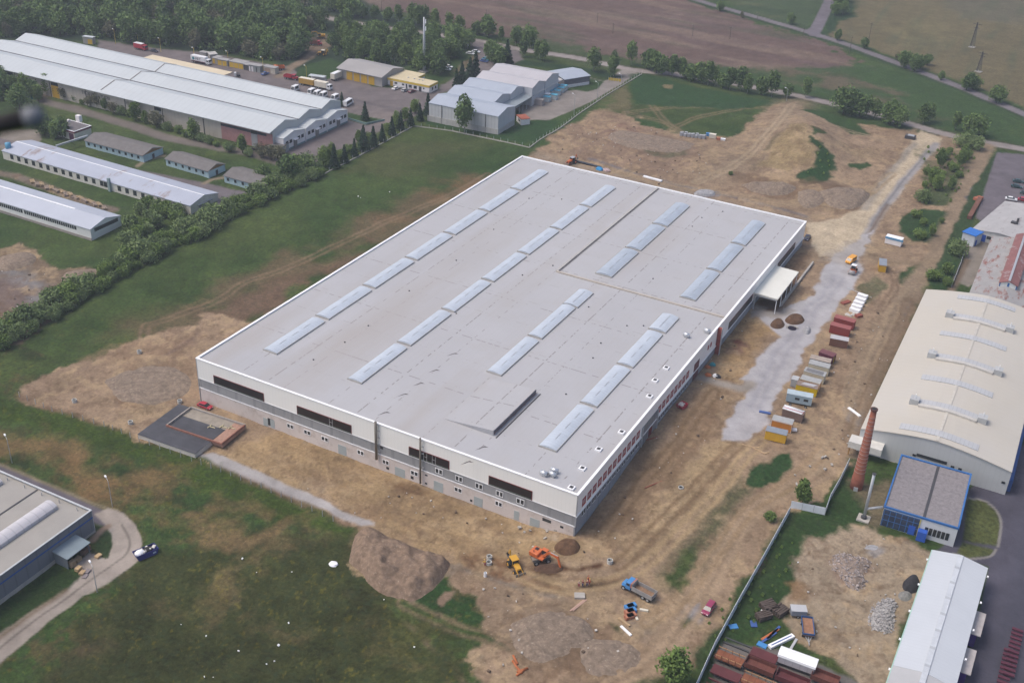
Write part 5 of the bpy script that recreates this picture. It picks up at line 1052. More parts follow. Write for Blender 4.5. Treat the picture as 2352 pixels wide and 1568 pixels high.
# sheds and garages round the far yard
def boxshed(pa, pb, pback, h_, name, label, cat, wall, roof, group=None, door=None, slope=0.0):
    f = frame(pa, pb, 0); t_ = start(f, name, label, cat, group); dy_ = max(2.4, f.loc(*pback, h_).y); L = f.len
    MB().box(0, L, 0, dy_, -0.5, h_ - 0.15).build('wall', wall, t_)
    MB().add([(-.2, -.2, h_ - .14), (L + .2, -.2, h_ - .14), (L + .2, dy_ + .2, h_ - .14 + slope), (-.2, dy_ + .2, h_ - .14 + slope), (-.2, -.2, h_), (L + .2, -.2, h_), (L + .2, dy_ + .2, h_ + slope), (-.2, dy_ + .2, h_ + slope)], [(3, 2, 1, 0), (4, 5, 6, 7), (0, 1, 5, 4), (1, 2, 6, 5), (2, 3, 7, 6), (3, 0, 4, 7)]).build('roof', roof, t_)
    for (qa, qb, m_) in door or (): MB().box(L * qa, L * qb, -0.06, -0.002, 0.05, min(h_ - 0.5, 2.4)).build('door', m_, t_)
    return f, t_
zQ = ZM(470, 120, 250 / 2352); GW = mat('garage_wall', (0.33, 0.31, 0.29), 0.9); GR = mat('garage_roof', (0.30, 0.295, 0.29), 0.9, 0, 0.12, 0.4); YD = mat('yellow_garage_door', (0.58, 0.38, 0.04), 0.6, 0, 0.1, 1, stripes=(0, 1.0, 0.2))
gg = 'yellow-doored garages in the far yard'
boxshed(zQ(575, 360), zQ(690, 385), zQ(850, 205), 2.9, 'garage', 'narrow yellow-doored garage nearest the white lorry', 'garage', GW, GR, gg, [(.1, .55, YD)])
boxshed(zQ(700, 400), zQ(930, 440), zQ(1070, 275), 2.9, 'garage', 'double garage with two yellow doors in the middle of the row', 'garage', GW, GR, gg, [(.03, .42, YD), (.52, .93, YD)])
boxshed(zQ(975, 445), zQ(1310, 510), zQ(1500, 325), 2.9, 'garage', 'wide garage with three yellow doors at the end of the row', 'garage', GW, GR, gg, [(.02, .31, YD), (.35, .64, YD), (.68, .97, YD)])
boxshed(zQ(1315, 515), zQ(1440, 545), zQ(1560, 365), 2.8, 'garage', 'open dark blue garage bay beside the yellow doors', 'garage', M_DARK, GR, gg)
boxshed(zQ(1440, 545), zQ(1700, 590), zQ(1760, 390), 3.2, 'metal_store', 'grey metal store with a white front beside the garages', 'store', mat('grey_green_wall', (0.26, 0.28, 0.27), 0.8), GR, None, [(.0, .38, M_OFFW), (.13, .22, M_DARK), (.62, .72, M_DARK)])
boxshed(zQ(1765, 570), zQ(2050, 625), zQ(2060, 430), 3.0, 'site_cabin', 'cream cabin with a brown panel behind the parked blue car', 'cabin', mat('cream_cabin', (0.50, 0.46, 0.38), 0.8), GR, None, [(.15, .62, mat('tan_panel', (0.33, 0.24, 0.18), 0.8))])
boxshed(zQ(280, 240), zQ(430, 270), zQ(470, 130), 3.2, 'lock_up', 'grey lock-up behind the white lorry, lower of the two', 'lock-up', GW, GR, 'lock-ups behind the lorry'); boxshed(zQ(470, 260), zQ(530, 320), zQ(700, 150), 3.4, 'lock_up', 'taller pale-roofed lock-up behind the white lorry', 'lock-up', GW, mat('pale_lockup_roof', (0.42, 0.41, 0.39), 0.8), 'lock-ups behind the lorry')
boxshed(T(0, 0, 765, 400), T(0, 0, 855, 412), T(0, 0, 690, 315), 3.6, 'far_shed', 'yellow-doored shed with pale roof past the end of the long warehouse', 'shed', GW, M_SHEET, None, [(.5, .95, YD)])
f = frame(T(1, 0, 480, 745), T(1, 0, 625, 765), 0); t_ = start(f, 'bus_shelter', 'pale open shelter behind the yellow trailer', 'shelter'); MB().box(0, f.len, 0, 3, 2.5, 2.7).build('roof', M_SHEET, t_)
for q in (0.1, f.len - .1): MB().box(q - .08, q + .08, .1, .26, -.3, 2.5).box(q - .08, q + .08, 2.7, 2.86, -.3, 2.5).build('post', M_STEEL, t_)
MB().box(0.2, f.len - .2, 2.5, 2.6, 0, 2.4).build('back_panel', M_OFFW, t_)

# --- near left factory
fr = frame(zE(0, 1462), zE(1075, 690), 7.5); nf = start(fr, 'grey_factory', 'grey factory with a blue stripe and arched skylight at the lower left corner', 'factory')
hb = hgt(zE(1140, 945), zE(1090, 695)); g = at(*zE(1140, 945)); zb_ = g.z
fr = Fr((0, 0, zb_), 0); a, b = atz(*zE(0, 1462), zb_ + hb), atz(*zE(1080, 690), zb_ + hb); fr = Fr((a.x, a.y, zb_), math.atan2(b.y - a.y, b.x - a.x)); fr.len = math.hypot(b.x - a.x, b.y - a.y)
nf.location = fr.o; nf.rotation_euler = (0, 0, fr.rz); Lf = fr.len
dY = max(20, fr.loc(*zE(0, 205), hb).y)
MB().box(-60, Lf, 0.0, 130, hb - 1.2, hb - 0.5).build('roof', mat('stone_grey_roof', (0.31, 0.295, 0.27), 0.9, 0, 0.06, 0.15, stain=(0.12, 0.45, 0.8, (0.27, 0.26, 0.24))), nf)
MB().box(-60, Lf, -0.12, -0.002, -1, hb).build('front_wall', mat('blue_grey_wall', (0.17, 0.18, 0.20), 0.7, 0, 0.06, 0.2, stripes=(0, 3.0, 0.2)), nf); MB().box(Lf + .002, Lf + .15, -0.1, 130, -1, hb).build('end_wall', M_LGREY, nf)
MB().box(-60, Lf + .01, -.17, -.121, hb - 2.1, hb - 1.7).build('blue_stripe', mat('blue_paint', (0.03, 0.09, 0.30), 0.5), nf)
MB().box(Lf - .25, Lf + .2, 0.2, 130, hb + .002, hb + .12).box(-60, Lf + .2, -.2, 0.198, hb + .002, hb + .12).build('coping', mat('grey_coping', (0.45, 0.47, 0.48), 0.5), nf)
MB().box(-60, Lf, -.3, -.18, -1, 0.5).build('base', M_CONC, nf)
def barrel(xa, xb, y0, y1):
    w_ = y1 - y0; pr = [(y0 + w_ * i / 8, hb + 0.35 + 0.22 * w_ * (1 - (2 * i / 8 - 1) ** 2)) for i in range(9)]
    MB().extrude([(y0, hb - .5)] + pr + [(y1, hb - .5)], 'x', xa, xb).build('skylight', mat('white_vault', (0.50, 0.49, 0.51), 0.5, 0, 0.06, 0.4, stripes=(0, 2.1, 0.2)), nf)
e1, e2 = fr.loc(*zE(545, 590), hb), fr.loc(*zE(682, 650), hb); barrel(-60, (e1.x + e2.x) / 2, e2.y, e1.y)
e3 = fr.loc(*zE(20, 350), hb); barrel(-60, e3.x, e3.y - 0.3, e3.y + (e1.y - e2.y))
v = fr.loc(*zE(420, 440), hb); MB().box(-60, Lf - .3, v.y - .2, v.y + .2, hb - .498, hb - .38).build('roof_joint', M_DARK, nf)
for q in range(10): MB().tube([(Lf - 1.2, 3 + q * 5.5, hb - .5), (Lf - 1.2, 3 + q * 5.5, hb + .5)], .1, 6).build('lightning_rod', M_STEEL, nf)
# lean-to shelter with pallets
zc = 3.2; fr = frame(zE(820, 1385), zE(1070, 1195), 0); sl_ = start(fr, 'timber_shelter', 'blue-grey open shelter stacked with timber beside the grey factory wall', 'shelter')
dy = 4.2; MB().add([(-.3, -.4, 3.0), (fr.len + .3, -.4, 3.0), (fr.len + .3, dy, 3.5), (-.3, dy, 3.5), (-.3, -.4, 2.85), (fr.len + .3, -.4, 2.85), (fr.len + .3, dy, 3.35), (-.3, dy, 3.35)], [(0, 1, 2, 3), (7, 6, 5, 4), (0, 4, 5, 1), (1, 5, 6, 2), (2, 6, 7, 3), (3, 7, 4, 0)]).build('roof', mat('slate_blue_roof', (0.20, 0.25, 0.28), 0.6, 0, 0.08, 0.4), sl_)
[MB().box(q - .06, q + .06, 0, dy - .2, -.3, 2.84).build('side_panel', mat('slate_side', (0.16, 0.18, 0.20), 0.7), sl_) for q in (-.04, fr.len + .04)]; MB().box(0.02, fr.len - .02, dy - .4, dy - .25, -.3, 2.84).build('back_panel', M_DARK, sl_)

# --- cream hall on the right
pl, pr, pbs = T(3, 2, 842, 792), T(3, 2, 2252, 1200), T(3, 2, 2192, 1412)
g = at(*pbs); dz = hgt(pbs, pr); a, b = atz(*pl, g.z + dz), atz(*pr, g.z + dz)
fr = Fr((a.x, a.y, g.z), math.atan2(b.y - a.y, b.x - a.x)); fr.len = math.hypot(b.x - a.x, b.y - a.y)
ch = start(fr, 'cream_hall', 'wide cream-roofed hall with cross-wise roof lights at the right edge', 'factory'); dy = fr.loc(*T(3, 1, 1462, 1092), dz).y; Lc = fr.len
M_CRR = mat('cream_sheet_roof', (0.47, 0.44, 0.38), 0.55, 0, 0.04, 0.05, stripes=(1, 2.0, 0.04), stain=(0.06, 0.45, 0.8, (0.47, 0.45, 0.41))); M_CRW = mat('grey_white_cladding', (0.47, 0.48, 0.47), 0.6, 0, 0.03, 0.2, stripes=(0, 1.2, 0.06))
rise = 2.6; gable(ch, 0.3, Lc - 0.3, 0.2, dy, dz, rise, M_CRW, M_CRR, ridge='y', over=0.0, ov_end=0.25, zb=-3, arch=True)
mid = Lc / 2; rz_ = lambda x: dz + rise * arch_f((x - .3) / (Lc - .6))
MB().bar((mid, 0.1, dz + rise + .05), (mid, dy, dz + rise + .05), 0.7, 0.14).build('ridge_cap', mat('ridge_sheet', (0.48, 0.455, 0.40), 0.5), ch)
M_RL = mat('roof_light_sheet', (0.42, 0.43, 0.44), 0.4, 0, 0.06, 0.5, stripes=(0, 1.0, 0.25))
bands = [((3, 2), 1205, 790, 1925, 1000, 0), ((3, 2), 1370, 575, 1995, 745, 1), ((3, 2), 1405, 340, 2080, 520, 0), ((3, 2), 1530, 150, 2145, 300, 1), ((3, 1), 1575, 1505, 2210, 1660, 0), ((3, 1), 1690, 1350, 2270, 1490, 1), ((3, 1), 1735, 1175, 2330, 1330, 0)]
for (t2, xa, ya, xb, yb2, duct) in bands:
    u = fr.loc(*T(*t2, xa, ya), dz + rise * 0.4); yb_ = u.y; x_l = u.x; x_r = Lc - x_l
    rl = MB()
    xs_ = [x_l + (x_r - x_l) * k / 10 for k in range(11)]
    for p, q in zip(xs_[:-1], xs_[1:]): rl.add([(p, yb_ - 1.4, rz_(p) + .03), (q, yb_ - 1.4, rz_(q) + .03), (q, yb_ + 1.4, rz_(q) + .03), (p, yb_ + 1.4, rz_(p) + .03), (p, yb_ - 1.4, rz_(p) + .16), (q, yb_ - 1.4, rz_(q) + .16), (q, yb_ + 1.4, rz_(q) + .16), (p, yb_ + 1.4, rz_(p) + .16)], [(3, 2, 1, 0), (4, 5, 6, 7), (0, 1, 5, 4), (1, 2, 6, 5), (2, 3, 7, 6), (3, 0, 4, 7)])
    rl.build('roof_light', M_RL, ch)
    if duct:
        for p in (x_l - 0.8, x_r + 0.8):
            o = MB().box(p - 1.1, p + 1.1, yb_ - 2.0, yb_ + 0.4, rz_(p) - .3, rz_(p) + 1.5).build('vent_box', mat('grey_vent_box', (0.40, 0.41, 0.41), 0.5, stripes=(2, .3, .3)), ch)
            MB().tube([(p, yb_ - .8, rz_(p) + 1.5), (p, yb_ - .8, rz_(p) + 2.6)], .12, 6).build('vent_rod', M_TRIM, o)
        for (p, q) in [(x_l + .4 + (x_r - x_l - .8) * k / 6, x_l + .4 + (x_r - x_l - .8) * (k + 1) / 6) for k in range(6)]: MB().bar((p, yb_ - 2.2, rz_(p) + .3), (q, yb_ - 2.2, rz_(q) + .3), 1.2, 0.5).build('air_duct', mat('pale_duct', (0.49, 0.47, 0.43), 0.5), ch)
# annex behind the chimney, base strip, windows
u, v = fr.hit(*T(3, 2, 1080, 900), 'y', 0), fr.hit(*T(3, 2, 1640, 1130), 'y', .2)
a1, a2 = fr.loc(*T(3, 2, 795, 930), 4.4), fr.loc(*T(3, 2, 1045, 1000), 4.4)
MB().box(-1.5, max(4.5, a2.x), min(-3, a2.y), 0.19, 2.6, 4.4).build('corner_canopy', mat('canopy_cream', (0.56, 0.55, 0.51), 0.6), ch); MB().box(-1.2, -0.9, -2.8, -2.5, -1.5, 2.6).build('canopy_post', mat('orange_post', (0.35, 0.20, 0.07), 0.7), ch)
MB().box(0.2, Lc - .2, 0.05, 0.19, -3, -0.1).build('base', mat('tan_base', (0.34, 0.29, 0.24), 0.9), ch)
u, v = fr.hit(*zD(840, 300), 'y', .15), fr.hit(*zD(1235, 420), 'y', .15); MB().box(u.x, v.x, 0.1, .195, v.z - .1, v.z + .7).build('window_strip', M_GLASS, ch)
for px, py in ((812, 300), (1312, 452), (1410, 482), (1975, 658)): w_ = fr.hit(*zD(px, py), 'y', .15); MB().box(w_.x - .4, w_.x + .4, 0.1, .195, w_.z - .25, w_.z + .3).build('window', M_GLASS, ch)
MB().box(Lc - .28, Lc + .6, 2, dy, -1, 3.2).build('side_annex', mat('blue_side_annex', (0.04, 0.10, 0.28), 0.6), ch)

# --- boiler house
pf, pq, pbs = zD(425, 950), zD(1398, 1238), zD(1325, 1500)
g = at(*pbs); dz = hgt(pbs, pq); a, b = atz(*pf, g.z + dz), atz(*pq, g.z + dz); fr = Fr((a.x, a.y, g.z), math.atan2(b.y - a.y, b.x - a.x)); fr.len = math.hypot(b.x - a.x, b.y - a.y)
bh = start(fr, 'boiler_house', 'boiler house with mottled grey flat roof edged in blue', 'boiler house'); dy = (fr.loc(*zD(1605, 560), dz).y + fr.loc(*zD(700, 295), dz).y) / 2; Lb = fr.len
M_BLUE = mat('blue_trim', (0.04, 0.14, 0.36), 0.5); M_WPAN = mat('white_panel_wall', (0.58, 0.60, 0.62), 0.6, 0, 0.04, 0.3)
MB().box(0.05, Lb - .05, 0.05, dy - .05, -1.5, dz - .5).build('wall', M_WPAN, bh); MB().box(0, Lb, 0, dy, dz - .5, dz - .3).build('roof', mat('mottled_roof', (0.205, 0.19, 0.195), 0.95, 0, 0.25, 1.1, stain=(2.0, 0.5, 0.75, (0.29, 0.27, 0.27)), stripes=(1, 3.2, 0.10)), bh)
t = MB(); t.box(-.1, Lb + .1, dy - .35, dy + .1, dz - .298, dz).box(-.1, .25, 0.2, dy - .35, dz - .298, dz).box(Lb - .25, Lb + .12, .2, dy - .35, dz - .298, dz).box(-.1, Lb + .1, -.1, .2, dz - .7, dz - .2); t.build('roof_edge', M_BLUE, bh)
MB().box(Lb * .52, Lb * .56, .3, dy - .5, dz - .298, dz - .27).build('roof_seam', M_DARK, bh)
xg = fr.hit(*zD(880, 1200), 'y', 0).x; x0g = fr.hit(*zD(375, 1100), 'y', 0).x
MB().box(max(.1, x0g + .3), xg, -.05, .045, 0.1, dz - 1.0).build('glazed_front', mat('blue_glazing', (0.035, 0.05, 0.085), 0.25, 0, 0.4, 0.6), bh)
t = MB()
for k in range(7): xx = .3 + (xg - .3) * k / 6; t.box(xx - .06, xx + .06, -.09, -.052, .1, dz - 1)
for z_ in (1.8, 3.4, 4.6): t.box(.2, xg, -.092, -.053, z_, z_ + .12)
t.build('glazing_bars', M_BLUE, bh)
for k in range(6):
    u = fr.hit(*zD(958 + k * 55, 1235 + k * 16), 'y', 0); MB().box(u.x, u.x + .72, -.04, .045, u.z - 1.9, u.z).build('window', M_GLASS, bh)
u = fr.hit(*zD(725, 1290), 'y', -.1).x; v = fr.hit(*zD(812, 1310), 'y', -.1).x; MB().box(u, v, -.16, -.095, 0, 2.5).build('door', mat('blue_door', (0.03, 0.10, 0.42), 0.5), bh)
u = fr.hit(*zD(845, 1340), 'y', -1).x; v = fr.hit(*zD(968, 1370), 'y', -1).x; MB().box(u, v, -1.6, -.1, 0, 2.5).build('porch', mat('blue_door', 0), bh); MB().box(xg - .05, xg + .2, -.1, .04, 0, dz - .9).build('yellow_pilaster', mat('yellow_paint', (0.5, 0.42, 0.12), 0.6), bh)
# --- brick chimney
pb0, pt0 = T(3, 2, 808, 1338), T(3, 2, 960, 626); g = at(*pb0); hc = hgt(pb0, pt0)
ck = thing('brick_chimney', 'tall round tapering red brick chimney with iron hoops', 'chimney', g)
r0, r1 = 1.4, 0.66
MB().tube([(0, 0, -1), (0, 0, 3.2), (0, 0, 3.4), (0, 0, hc)], [r0 + .12, r0 + .06, r0 - .05, r1], 24).build('shaft', mat('old_red_brick', (0.24, 0.085, 0.055), 0.92, 0, 0.22, 0.9, 0.3, stain=(0.25, 0.5, 0.8, (0.17, 0.075, 0.06))), ck, True)
hp = MB()
for k in range(16): z_ = 5 + k * (hc - 6) / 16; hp.tube([(0, 0, z_), (0, 0, z_ + .14)], r0 - .05 + (r1 - r0 + .05) * (z_ - 3.4) / (hc - 3.4) + .05, 24)
hp.build('iron_hoops', mat('hoop_iron', (0.30, 0.22, 0.19), 0.7), ck)
MB().tube([(0, 0, hc), (0, 0, hc + .35)], r1 + .2, 24).build('cap_ring', mat('cap_brick', (0.10, 0.045, 0.04), 0.9), ck); MB().tube([(0, 0, hc + .352), (0, 0, hc + .37)], r1 - .1, 20).build('mouth', M_BLACK, ck)
dd = (Vector(CAM) - Vector(g)); dd.z = 0; dd.normalize(); MB().cbox(dd * (r0 + .02), (.35, 1.0, 2.2), math.atan2(dd.y, dd.x)).build('iron_door', M_STEEL, ck)
# --- steel flue of the boiler house
pb0, pt0 = zD(150, 1130), zD(285, 545); g = at(*pb0); hf = hgt(pb0, pt0); fl = thing('steel_flue', 'slim grey steel flue on a concrete pad beside the boiler house', 'flue', g)
MB().tube([(0, 0, 0), (0, 0, hf)], .34, 12).build('pipe', M_STEEL, fl, True); MB().box(-1.4, 1.4, -1.4, 1.4, -.5, .3).build('pad', M_CONC, fl); MB().tube([(0, 0, .3), (0, 0, .8)], .7, 10).build('collar', M_DARK, fl); MB().tube([(0, 0, hf), (0, 0, hf + .1)], .5, 12).build('mouth', M_DARK, fl)
MB().tube([(0.2, 0, 3), Vector(at(*zD(400, 975), 3.5)) - Vector(g)], .3, 8).build('branch_pipe', M_STEEL, fl, True)
# --- near right white hall
pl, pr = T(3, 3, 1520, 337), T(3, 3, 2013, 500); fr = frame(pl, pr, 5.0); wh = start(fr, 'white_hall', 'long white hall with a low ridged roof at the lower right corner', 'warehouse'); Ln = fr.len
yn = fr.loc(*T(3, 3, 1170, 1395), 5).y; M_WR = mat('white_ribbed_roof', (0.47, 0.50, 0.53), 0.5, 0, 0.04, 0.1, stripes=(1, 1.0, 0.06))
gable(wh, 0.2, Ln - .2, yn, -0.3, 5, 1.0, mat('green_white_wall', (0.45, 0.52, 0.50), 0.6), M_WR, ridge='y', over=.4, ov_end=.2)
gable(wh, 0.2, Ln - .2, yn - 25, yn - .25, 5, 1.0, mat('green_white_wall', 0), mat('duller_roof', (0.40, 0.405, 0.41), 0.6, 0, 0.06, 0.2), ridge='y', over=.4, ov_end=.0, parts=('near_wall', 'near_roof'))
MB().bar((Ln / 2, yn - 25, 6.06), (Ln / 2, -.3, 6.06), 1.1, .12).build('ridge_light', mat('ridge_panel', (0.48, 0.51, 0.54), 0.4, stripes=(1, 5.4, .35)), wh)
MB().bar((-.28, yn - 25, 4.85), (-.28, -.2, 4.85), .22).build('gutter', mat('mint_gutter', (0.35, 0.52, 0.45), 0.5), wh)
for k in range(5): MB().box(-.75, -.4, -4 - k * 9.2, -3.5 - k * 9.2, 4.6, 4.8).build('wall_lamp', M_TRIM, wh); MB().box(Ln + .4, Ln + .75, -3 - k * 9.2, -2.5 - k * 9.2, 4.6, 4.8).build('wall_lamp', M_TRIM, wh)
for k in range(3):
    o = MB().box(Ln - .15, Ln + 1.5, -20 - k * 12, -12.5 - k * 12, -.5, 2.6).build('dock_bay', mat('violet_dock', (0.06, 0.03, 0.16), 0.6), wh); MB().box(Ln - .1, Ln + 2.2, -20 - k * 12, -12.5 - k * 12, 2.61, 2.8).build('dock_roof', mat('pale_dock_roof', (0.40, 0.37, 0.36), 0.7), o)

# --- corroded halls at the upper right
fr = frame(zC(435, 830), zC(660, 895), 3.6); g1 = start(fr, 'corroded_hall', 'grey hall with a stained low sheet roof below the car park', 'workshop'); dy = fr.loc(*zC(580, 512), 3.6).y
M_COR = mat('corroded_grey_roof', (0.36, 0.355, 0.355), 0.8, 0, 0.1, 0.25, stripes=(1, 1.4, 0.08), patch=(0.5, 0.58, 0.68, (0.22, 0.19, 0.19), (1, 0.3, 1)))
Lg = 60; gable(g1, 0.1, Lg, 0.1, dy, 3.6, 1.2, mat('pale_wall', (0.50, 0.50, 0.48), 0.8), M_COR, ridge='y', over=.2, mid=fr.len + 1)
u = fr.hit(*zC(515, 880), 'y', .05).x; v = fr.hit(*zC(572, 900), 'y', .05).x; MB().box(u, v, 0.0, .095, -.3, 2.6).build('gate', mat('blue_door', 0), g1); u = fr.hit(*zC(580, 900), 'y', .05).x; MB().box(u, u + 4.5, .02, .095, 1.4, 2.5).build('window_strip', M_GLASS, g1)
v = fr.loc(*zC(870, 790), 4.6); MB().tube([(v.x, v.y, 3.5), (v.x, v.y, 7)], .4, 8).box(v.x - 2, v.x - .3, v.y - .8, v.y + .8, 3.5, 5.4).build('roof_stack', M_DARK, g1)
fr = frame(zC(402, 1480), zC(700, 1495), 4.0); g2 = start(fr, 'rusty_hall', 'wide rust-patched hall with a raised red lantern roof', 'workshop'); ax = Vector(atz(*zC(632, 908), fr.o.z + 4)) - Vector((fr.o.x, fr.o.y, fr.o.z + 4))
fr.rz = math.atan2(ax.y, ax.x) - math.pi / 2; g2.rotation_euler.z = fr.rz; fr.M = Matrix.Rotation(fr.rz, 3, 'Z'); fr.I = fr.M.transposed(); dy = ax.length
M_RP = mat('rust_patched_roof', (0.29, 0.285, 0.28), 0.9, 0, 0.12, 0.3, stripes=(1, 1.4, 0.10), patch=(0.45, 0.52, 0.62, (0.22, 0.095, 0.08), (1, 0.35, 1)))
r_a = fr.loc(*zC(790, 1345), 6); gable(g2, 0.1, 2 * r_a.x + .5, 0.1 - 12, dy, 4, 2.0, mat('dull_wall', (0.35, 0.34, 0.33), 0.9), M_RP, ridge='y', over=.3)
lw = 5.0; zl = 5.6; y_l = fr.loc(*zC(735, 1380), 6.2).y
gable(g2, r_a.x - lw / 2 + .3, r_a.x + lw / 2 + .3, y_l, dy - 0.5, 7.0, 1.0, mat('lantern_wall', (0.66, 0.68, 0.66), 0.6), mat('red_lantern_roof', (0.21, 0.095, 0.09), 0.8, 0, 0.15, 0.5, patch=(0.4, 0.55, 0.7, (0.33, 0.30, 0.30))), ridge='y', over=.35, zb=4.5, parts=('lantern_wall', 'lantern_roof'))
MB().bar((r_a.x + .3, y_l, 8.03), (r_a.x + .3, dy - .5, 8.03), .7, .12).build('lantern_ridge', M_STEEL, g2); MB().box(r_a.x - .0, r_a.x + .6, y_l - .1, y_l - .02, 4.8, 7.2).box(r_a.x - 2.3, r_a.x - 2.0, y_l - .1, y_l - .02, 4.8, 7.0).box(r_a.x + 2.6, r_a.x + 2.9, y_l - .1, y_l - .02, 4.8, 7.0).build('lantern_trim', M_BLUE, g2)
fr = frame(zC(335, 975), zC(445, 1015), 0); hb_ = hgt(zC(445, 1015), zC(470, 905)); bl = start(fr, 'blue_roofed_kiosk', 'small white building with a bright blue mono-pitch roof', 'kiosk'); dy = 6.0; L2 = fr.len
a_, b_ = fr.loc(*zC(297, 875), hb_), fr.loc(*zC(470, 905), hb_); yb2 = fr.loc(*zC(490, 842), hb_).y; MB().box(a_.x + .3, b_.x - .3, 0.2, yb2 - .2, -.5, hb_ - .2).build('wall', mat('pale_blue_wall', (0.48, 0.51, 0.55), 0.7), bl); MB().box(a_.x, b_.x, -.1, yb2, hb_ - .198, hb_ + .05).build('roof', mat('bright_blue_roof', (0.03, 0.15, 0.48), 0.5), bl)
MB().box(b_.x - .28, b_.x - .22, 1.2, 2.4, 0, 2.2).build('door', mat('blue_door', 0), bl)

# ------------------------------------------------------------------ vehicles
def paint(name, rgb, rough=0.35): return mat(name, rgb, rough, 0, 0.06, 0.8, spec=0.5)
P_WHITE, P_RED, P_BLUE, P_DGRN, P_TEAL, P_SILV, P_NAVY = paint('white_car_paint', (.72, .73, .73)), paint('red_car_paint', (.38, .03, .05)), paint('blue_car_paint', (.05, .10, .28)), paint('dark_green_paint', (.02, .06, .06)), paint('teal_paint', (.03, .22, .25)), paint('silver_paint', (.42, .43, .44)), paint('black_blue_paint', (.03, .03, .06))
P_MAG, P_ORG, P_YEL, P_BLK, P_WINE = paint('wine_red_paint', (.26, .04, .09)), paint('orange_paint', (.52, .13, .04)), paint('machine_yellow', (.56, .30, .03)), paint('black_paint', (.02, .02, .025)), paint('dark_wine_paint', (.14, .03, .05))
P_LORG = paint('light_orange_paint', (.70, .33, .04)); P_LBLUE = paint('light_blue_truck', (.06, .22, .48)); P_CAN = paint('canvas_cream', (.62, .58, .48), .8)
def head(p_rear, p_front):
    a, b = at(*p_rear), at(*p_front); c = (a + b) / 2; return Vector((c.x, c.y, float(H(c.x, c.y)))), math.atan2(b.y - a.y, b.x - a.x), (b - a).length
def wheels(t, xs, half, r, w=0.22, n=12):
    for x in xs:
        for s in (-1, 1):
            o = MB().tube([(x, s * half - s * w, r), (x, s * half, r)], r, n).build('wheel', M_BLACK, t); MB().tube([(x, s * half + s * .002, r), (x, s * half + s * .02, r)], r * .55, 10).build('rim', M_STEEL, o)
def car(p_rear, p_front, m, label, kind='sedan', group=None, L=4.3, name='parked_car'):
    loc, rz, d = head(p_rear, p_front); t = thing(name, label, 'car', loc, rz, group); h = L / 2; hw = .84
    MB().extrude([(-h, .35), (h, .35), (h, .68), (h - .15, .80), (.25 * L * .9, .92), (-h + .1, .95), (-h, .85)], 'y', -hw, hw).build('body', m, t, bevel=.06)
    k = -h + (.12 if kind == 'wagon' else .45); a, b = (k, .28 * L)
    MB().add([(a, -hw + .05, .9), (b, -hw + .05, .9), (b, hw - .05, .9), (a, hw - .05, .9), (a + (.15 if kind == 'wagon' else .5), -hw + .2, 1.36), (b - .75, -hw + .2, 1.36), (b - .75, hw - .2, 1.36), (a + (.15 if kind == 'wagon' else .5), hw - .2, 1.36)],
             [(0, 1, 5, 4), (1, 2, 6, 5), (2, 3, 7, 6), (3, 0, 4, 7), (4, 5, 6, 7)]).build('windows', M_GLASS, t)
    MB().box(a + (.18 if kind == 'wagon' else .52), b - .77, -hw + .19, hw - .19, 1.362, 1.44).build('roof', m, t, bevel=.03)
    wheels(t, (-h * .6, h * .62), hw, .31)
    for s in (-1, 1): MB().box(h - .02, h + .02, s * .6 - .18, s * .6 + .18, .58, .74).build('headlight', M_TRIM, t)
    return t
car(T(0, 2, 1838, 588), T(0, 2, 1930, 622), P_RED, 'bright red saloon car parked against the front wall of the new hall')
car(zG(1180, 172), zG(1140, 232), P_NAVY, 'dark blue car parked at the far corner of the new hall')
car(T(2, 3, 1835, 850), T(2, 3, 1770, 940), P_MAG, 'wine red car parked on the track beside the white fence', 'wagon')
gl = 'cars in the lot by the metal warehouse'
car(zA(275, 250), zA(365, 262), P_WHITE, 'white car at the front of the pair below the wooded bank', group=gl); car(zA(300, 218), zA(385, 228), P_WHITE, 'white car parked just behind another white car below the wooded bank', group=gl)
car(zA(605, 30), zA(690, 42), P_WHITE, 'white car in the open lot near the billboard, nearer of the two', group=gl); car(zA(690, 5), zA(765, 15), P_WHITE, 'white car in the open lot near the billboard, farther of the two', group=gl)
car(zA(800, 135), zA(885, 150), P_BLUE, 'blue car parked by the trees at the metal warehouse', group=gl); car(zA(830, 108), zA(905, 125), P_TEAL, 'teal car parked by the trees next to a blue one', group=gl)
go = 'cars in front of the site office'
car(T(1, 0, 1258, 832), T(1, 0, 1312, 812), P_WHITE, 'white car parked in front of the yellow-trimmed office', group=go); car(T(1, 0, 1345, 848), T(1, 0, 1395, 830), P_SILV, 'silver estate car in front of the yellow-trimmed office', 'wagon', go); car(T(1, 0, 1412, 856), T(1, 0, 1452, 842), P_WINE, 'dark red car at the end of the office car row', group=go)
car(zQ(1745, 655), zQ(1890, 610), P_BLUE, 'dark blue car beside the cream cabin in the far yard'); car(T(0, 0, 1392, 472), T(0, 0, 1440, 484), P_NAVY, 'black car beside the red box lorry')
gp_ = 'cars in the right-hand car park'
car(zC(835, 372), zC(930, 385), P_DGRN, 'dark green car farther up the right-hand car park', group=gp_); car(zC(820, 420), zC(915, 438), P_DGRN, 'dark green car just above the corroded roof in the car park', group=gp_); car(zC(765, 545), zC(860, 560), P_WHITE, 'white car at the edge of the corroded roof', group=gp_); car(zC(885, 550), zC(985, 570), P_RED, 'bright red car at the right edge of the car park', group=gp_); car(zC(910, 488), zC(1000, 505), P_DGRN, 'green car parked right behind the bright red one', group=gp_)
car(T(1, 0, 30, 1425), T(1, 0, 105, 1412), P_NAVY, 'dark car tucked below the lean-to shed'); car(zB(125, 1440), zB(270, 1380), P_NAVY, 'black-blue car on the dirt beside the lean-to shed')
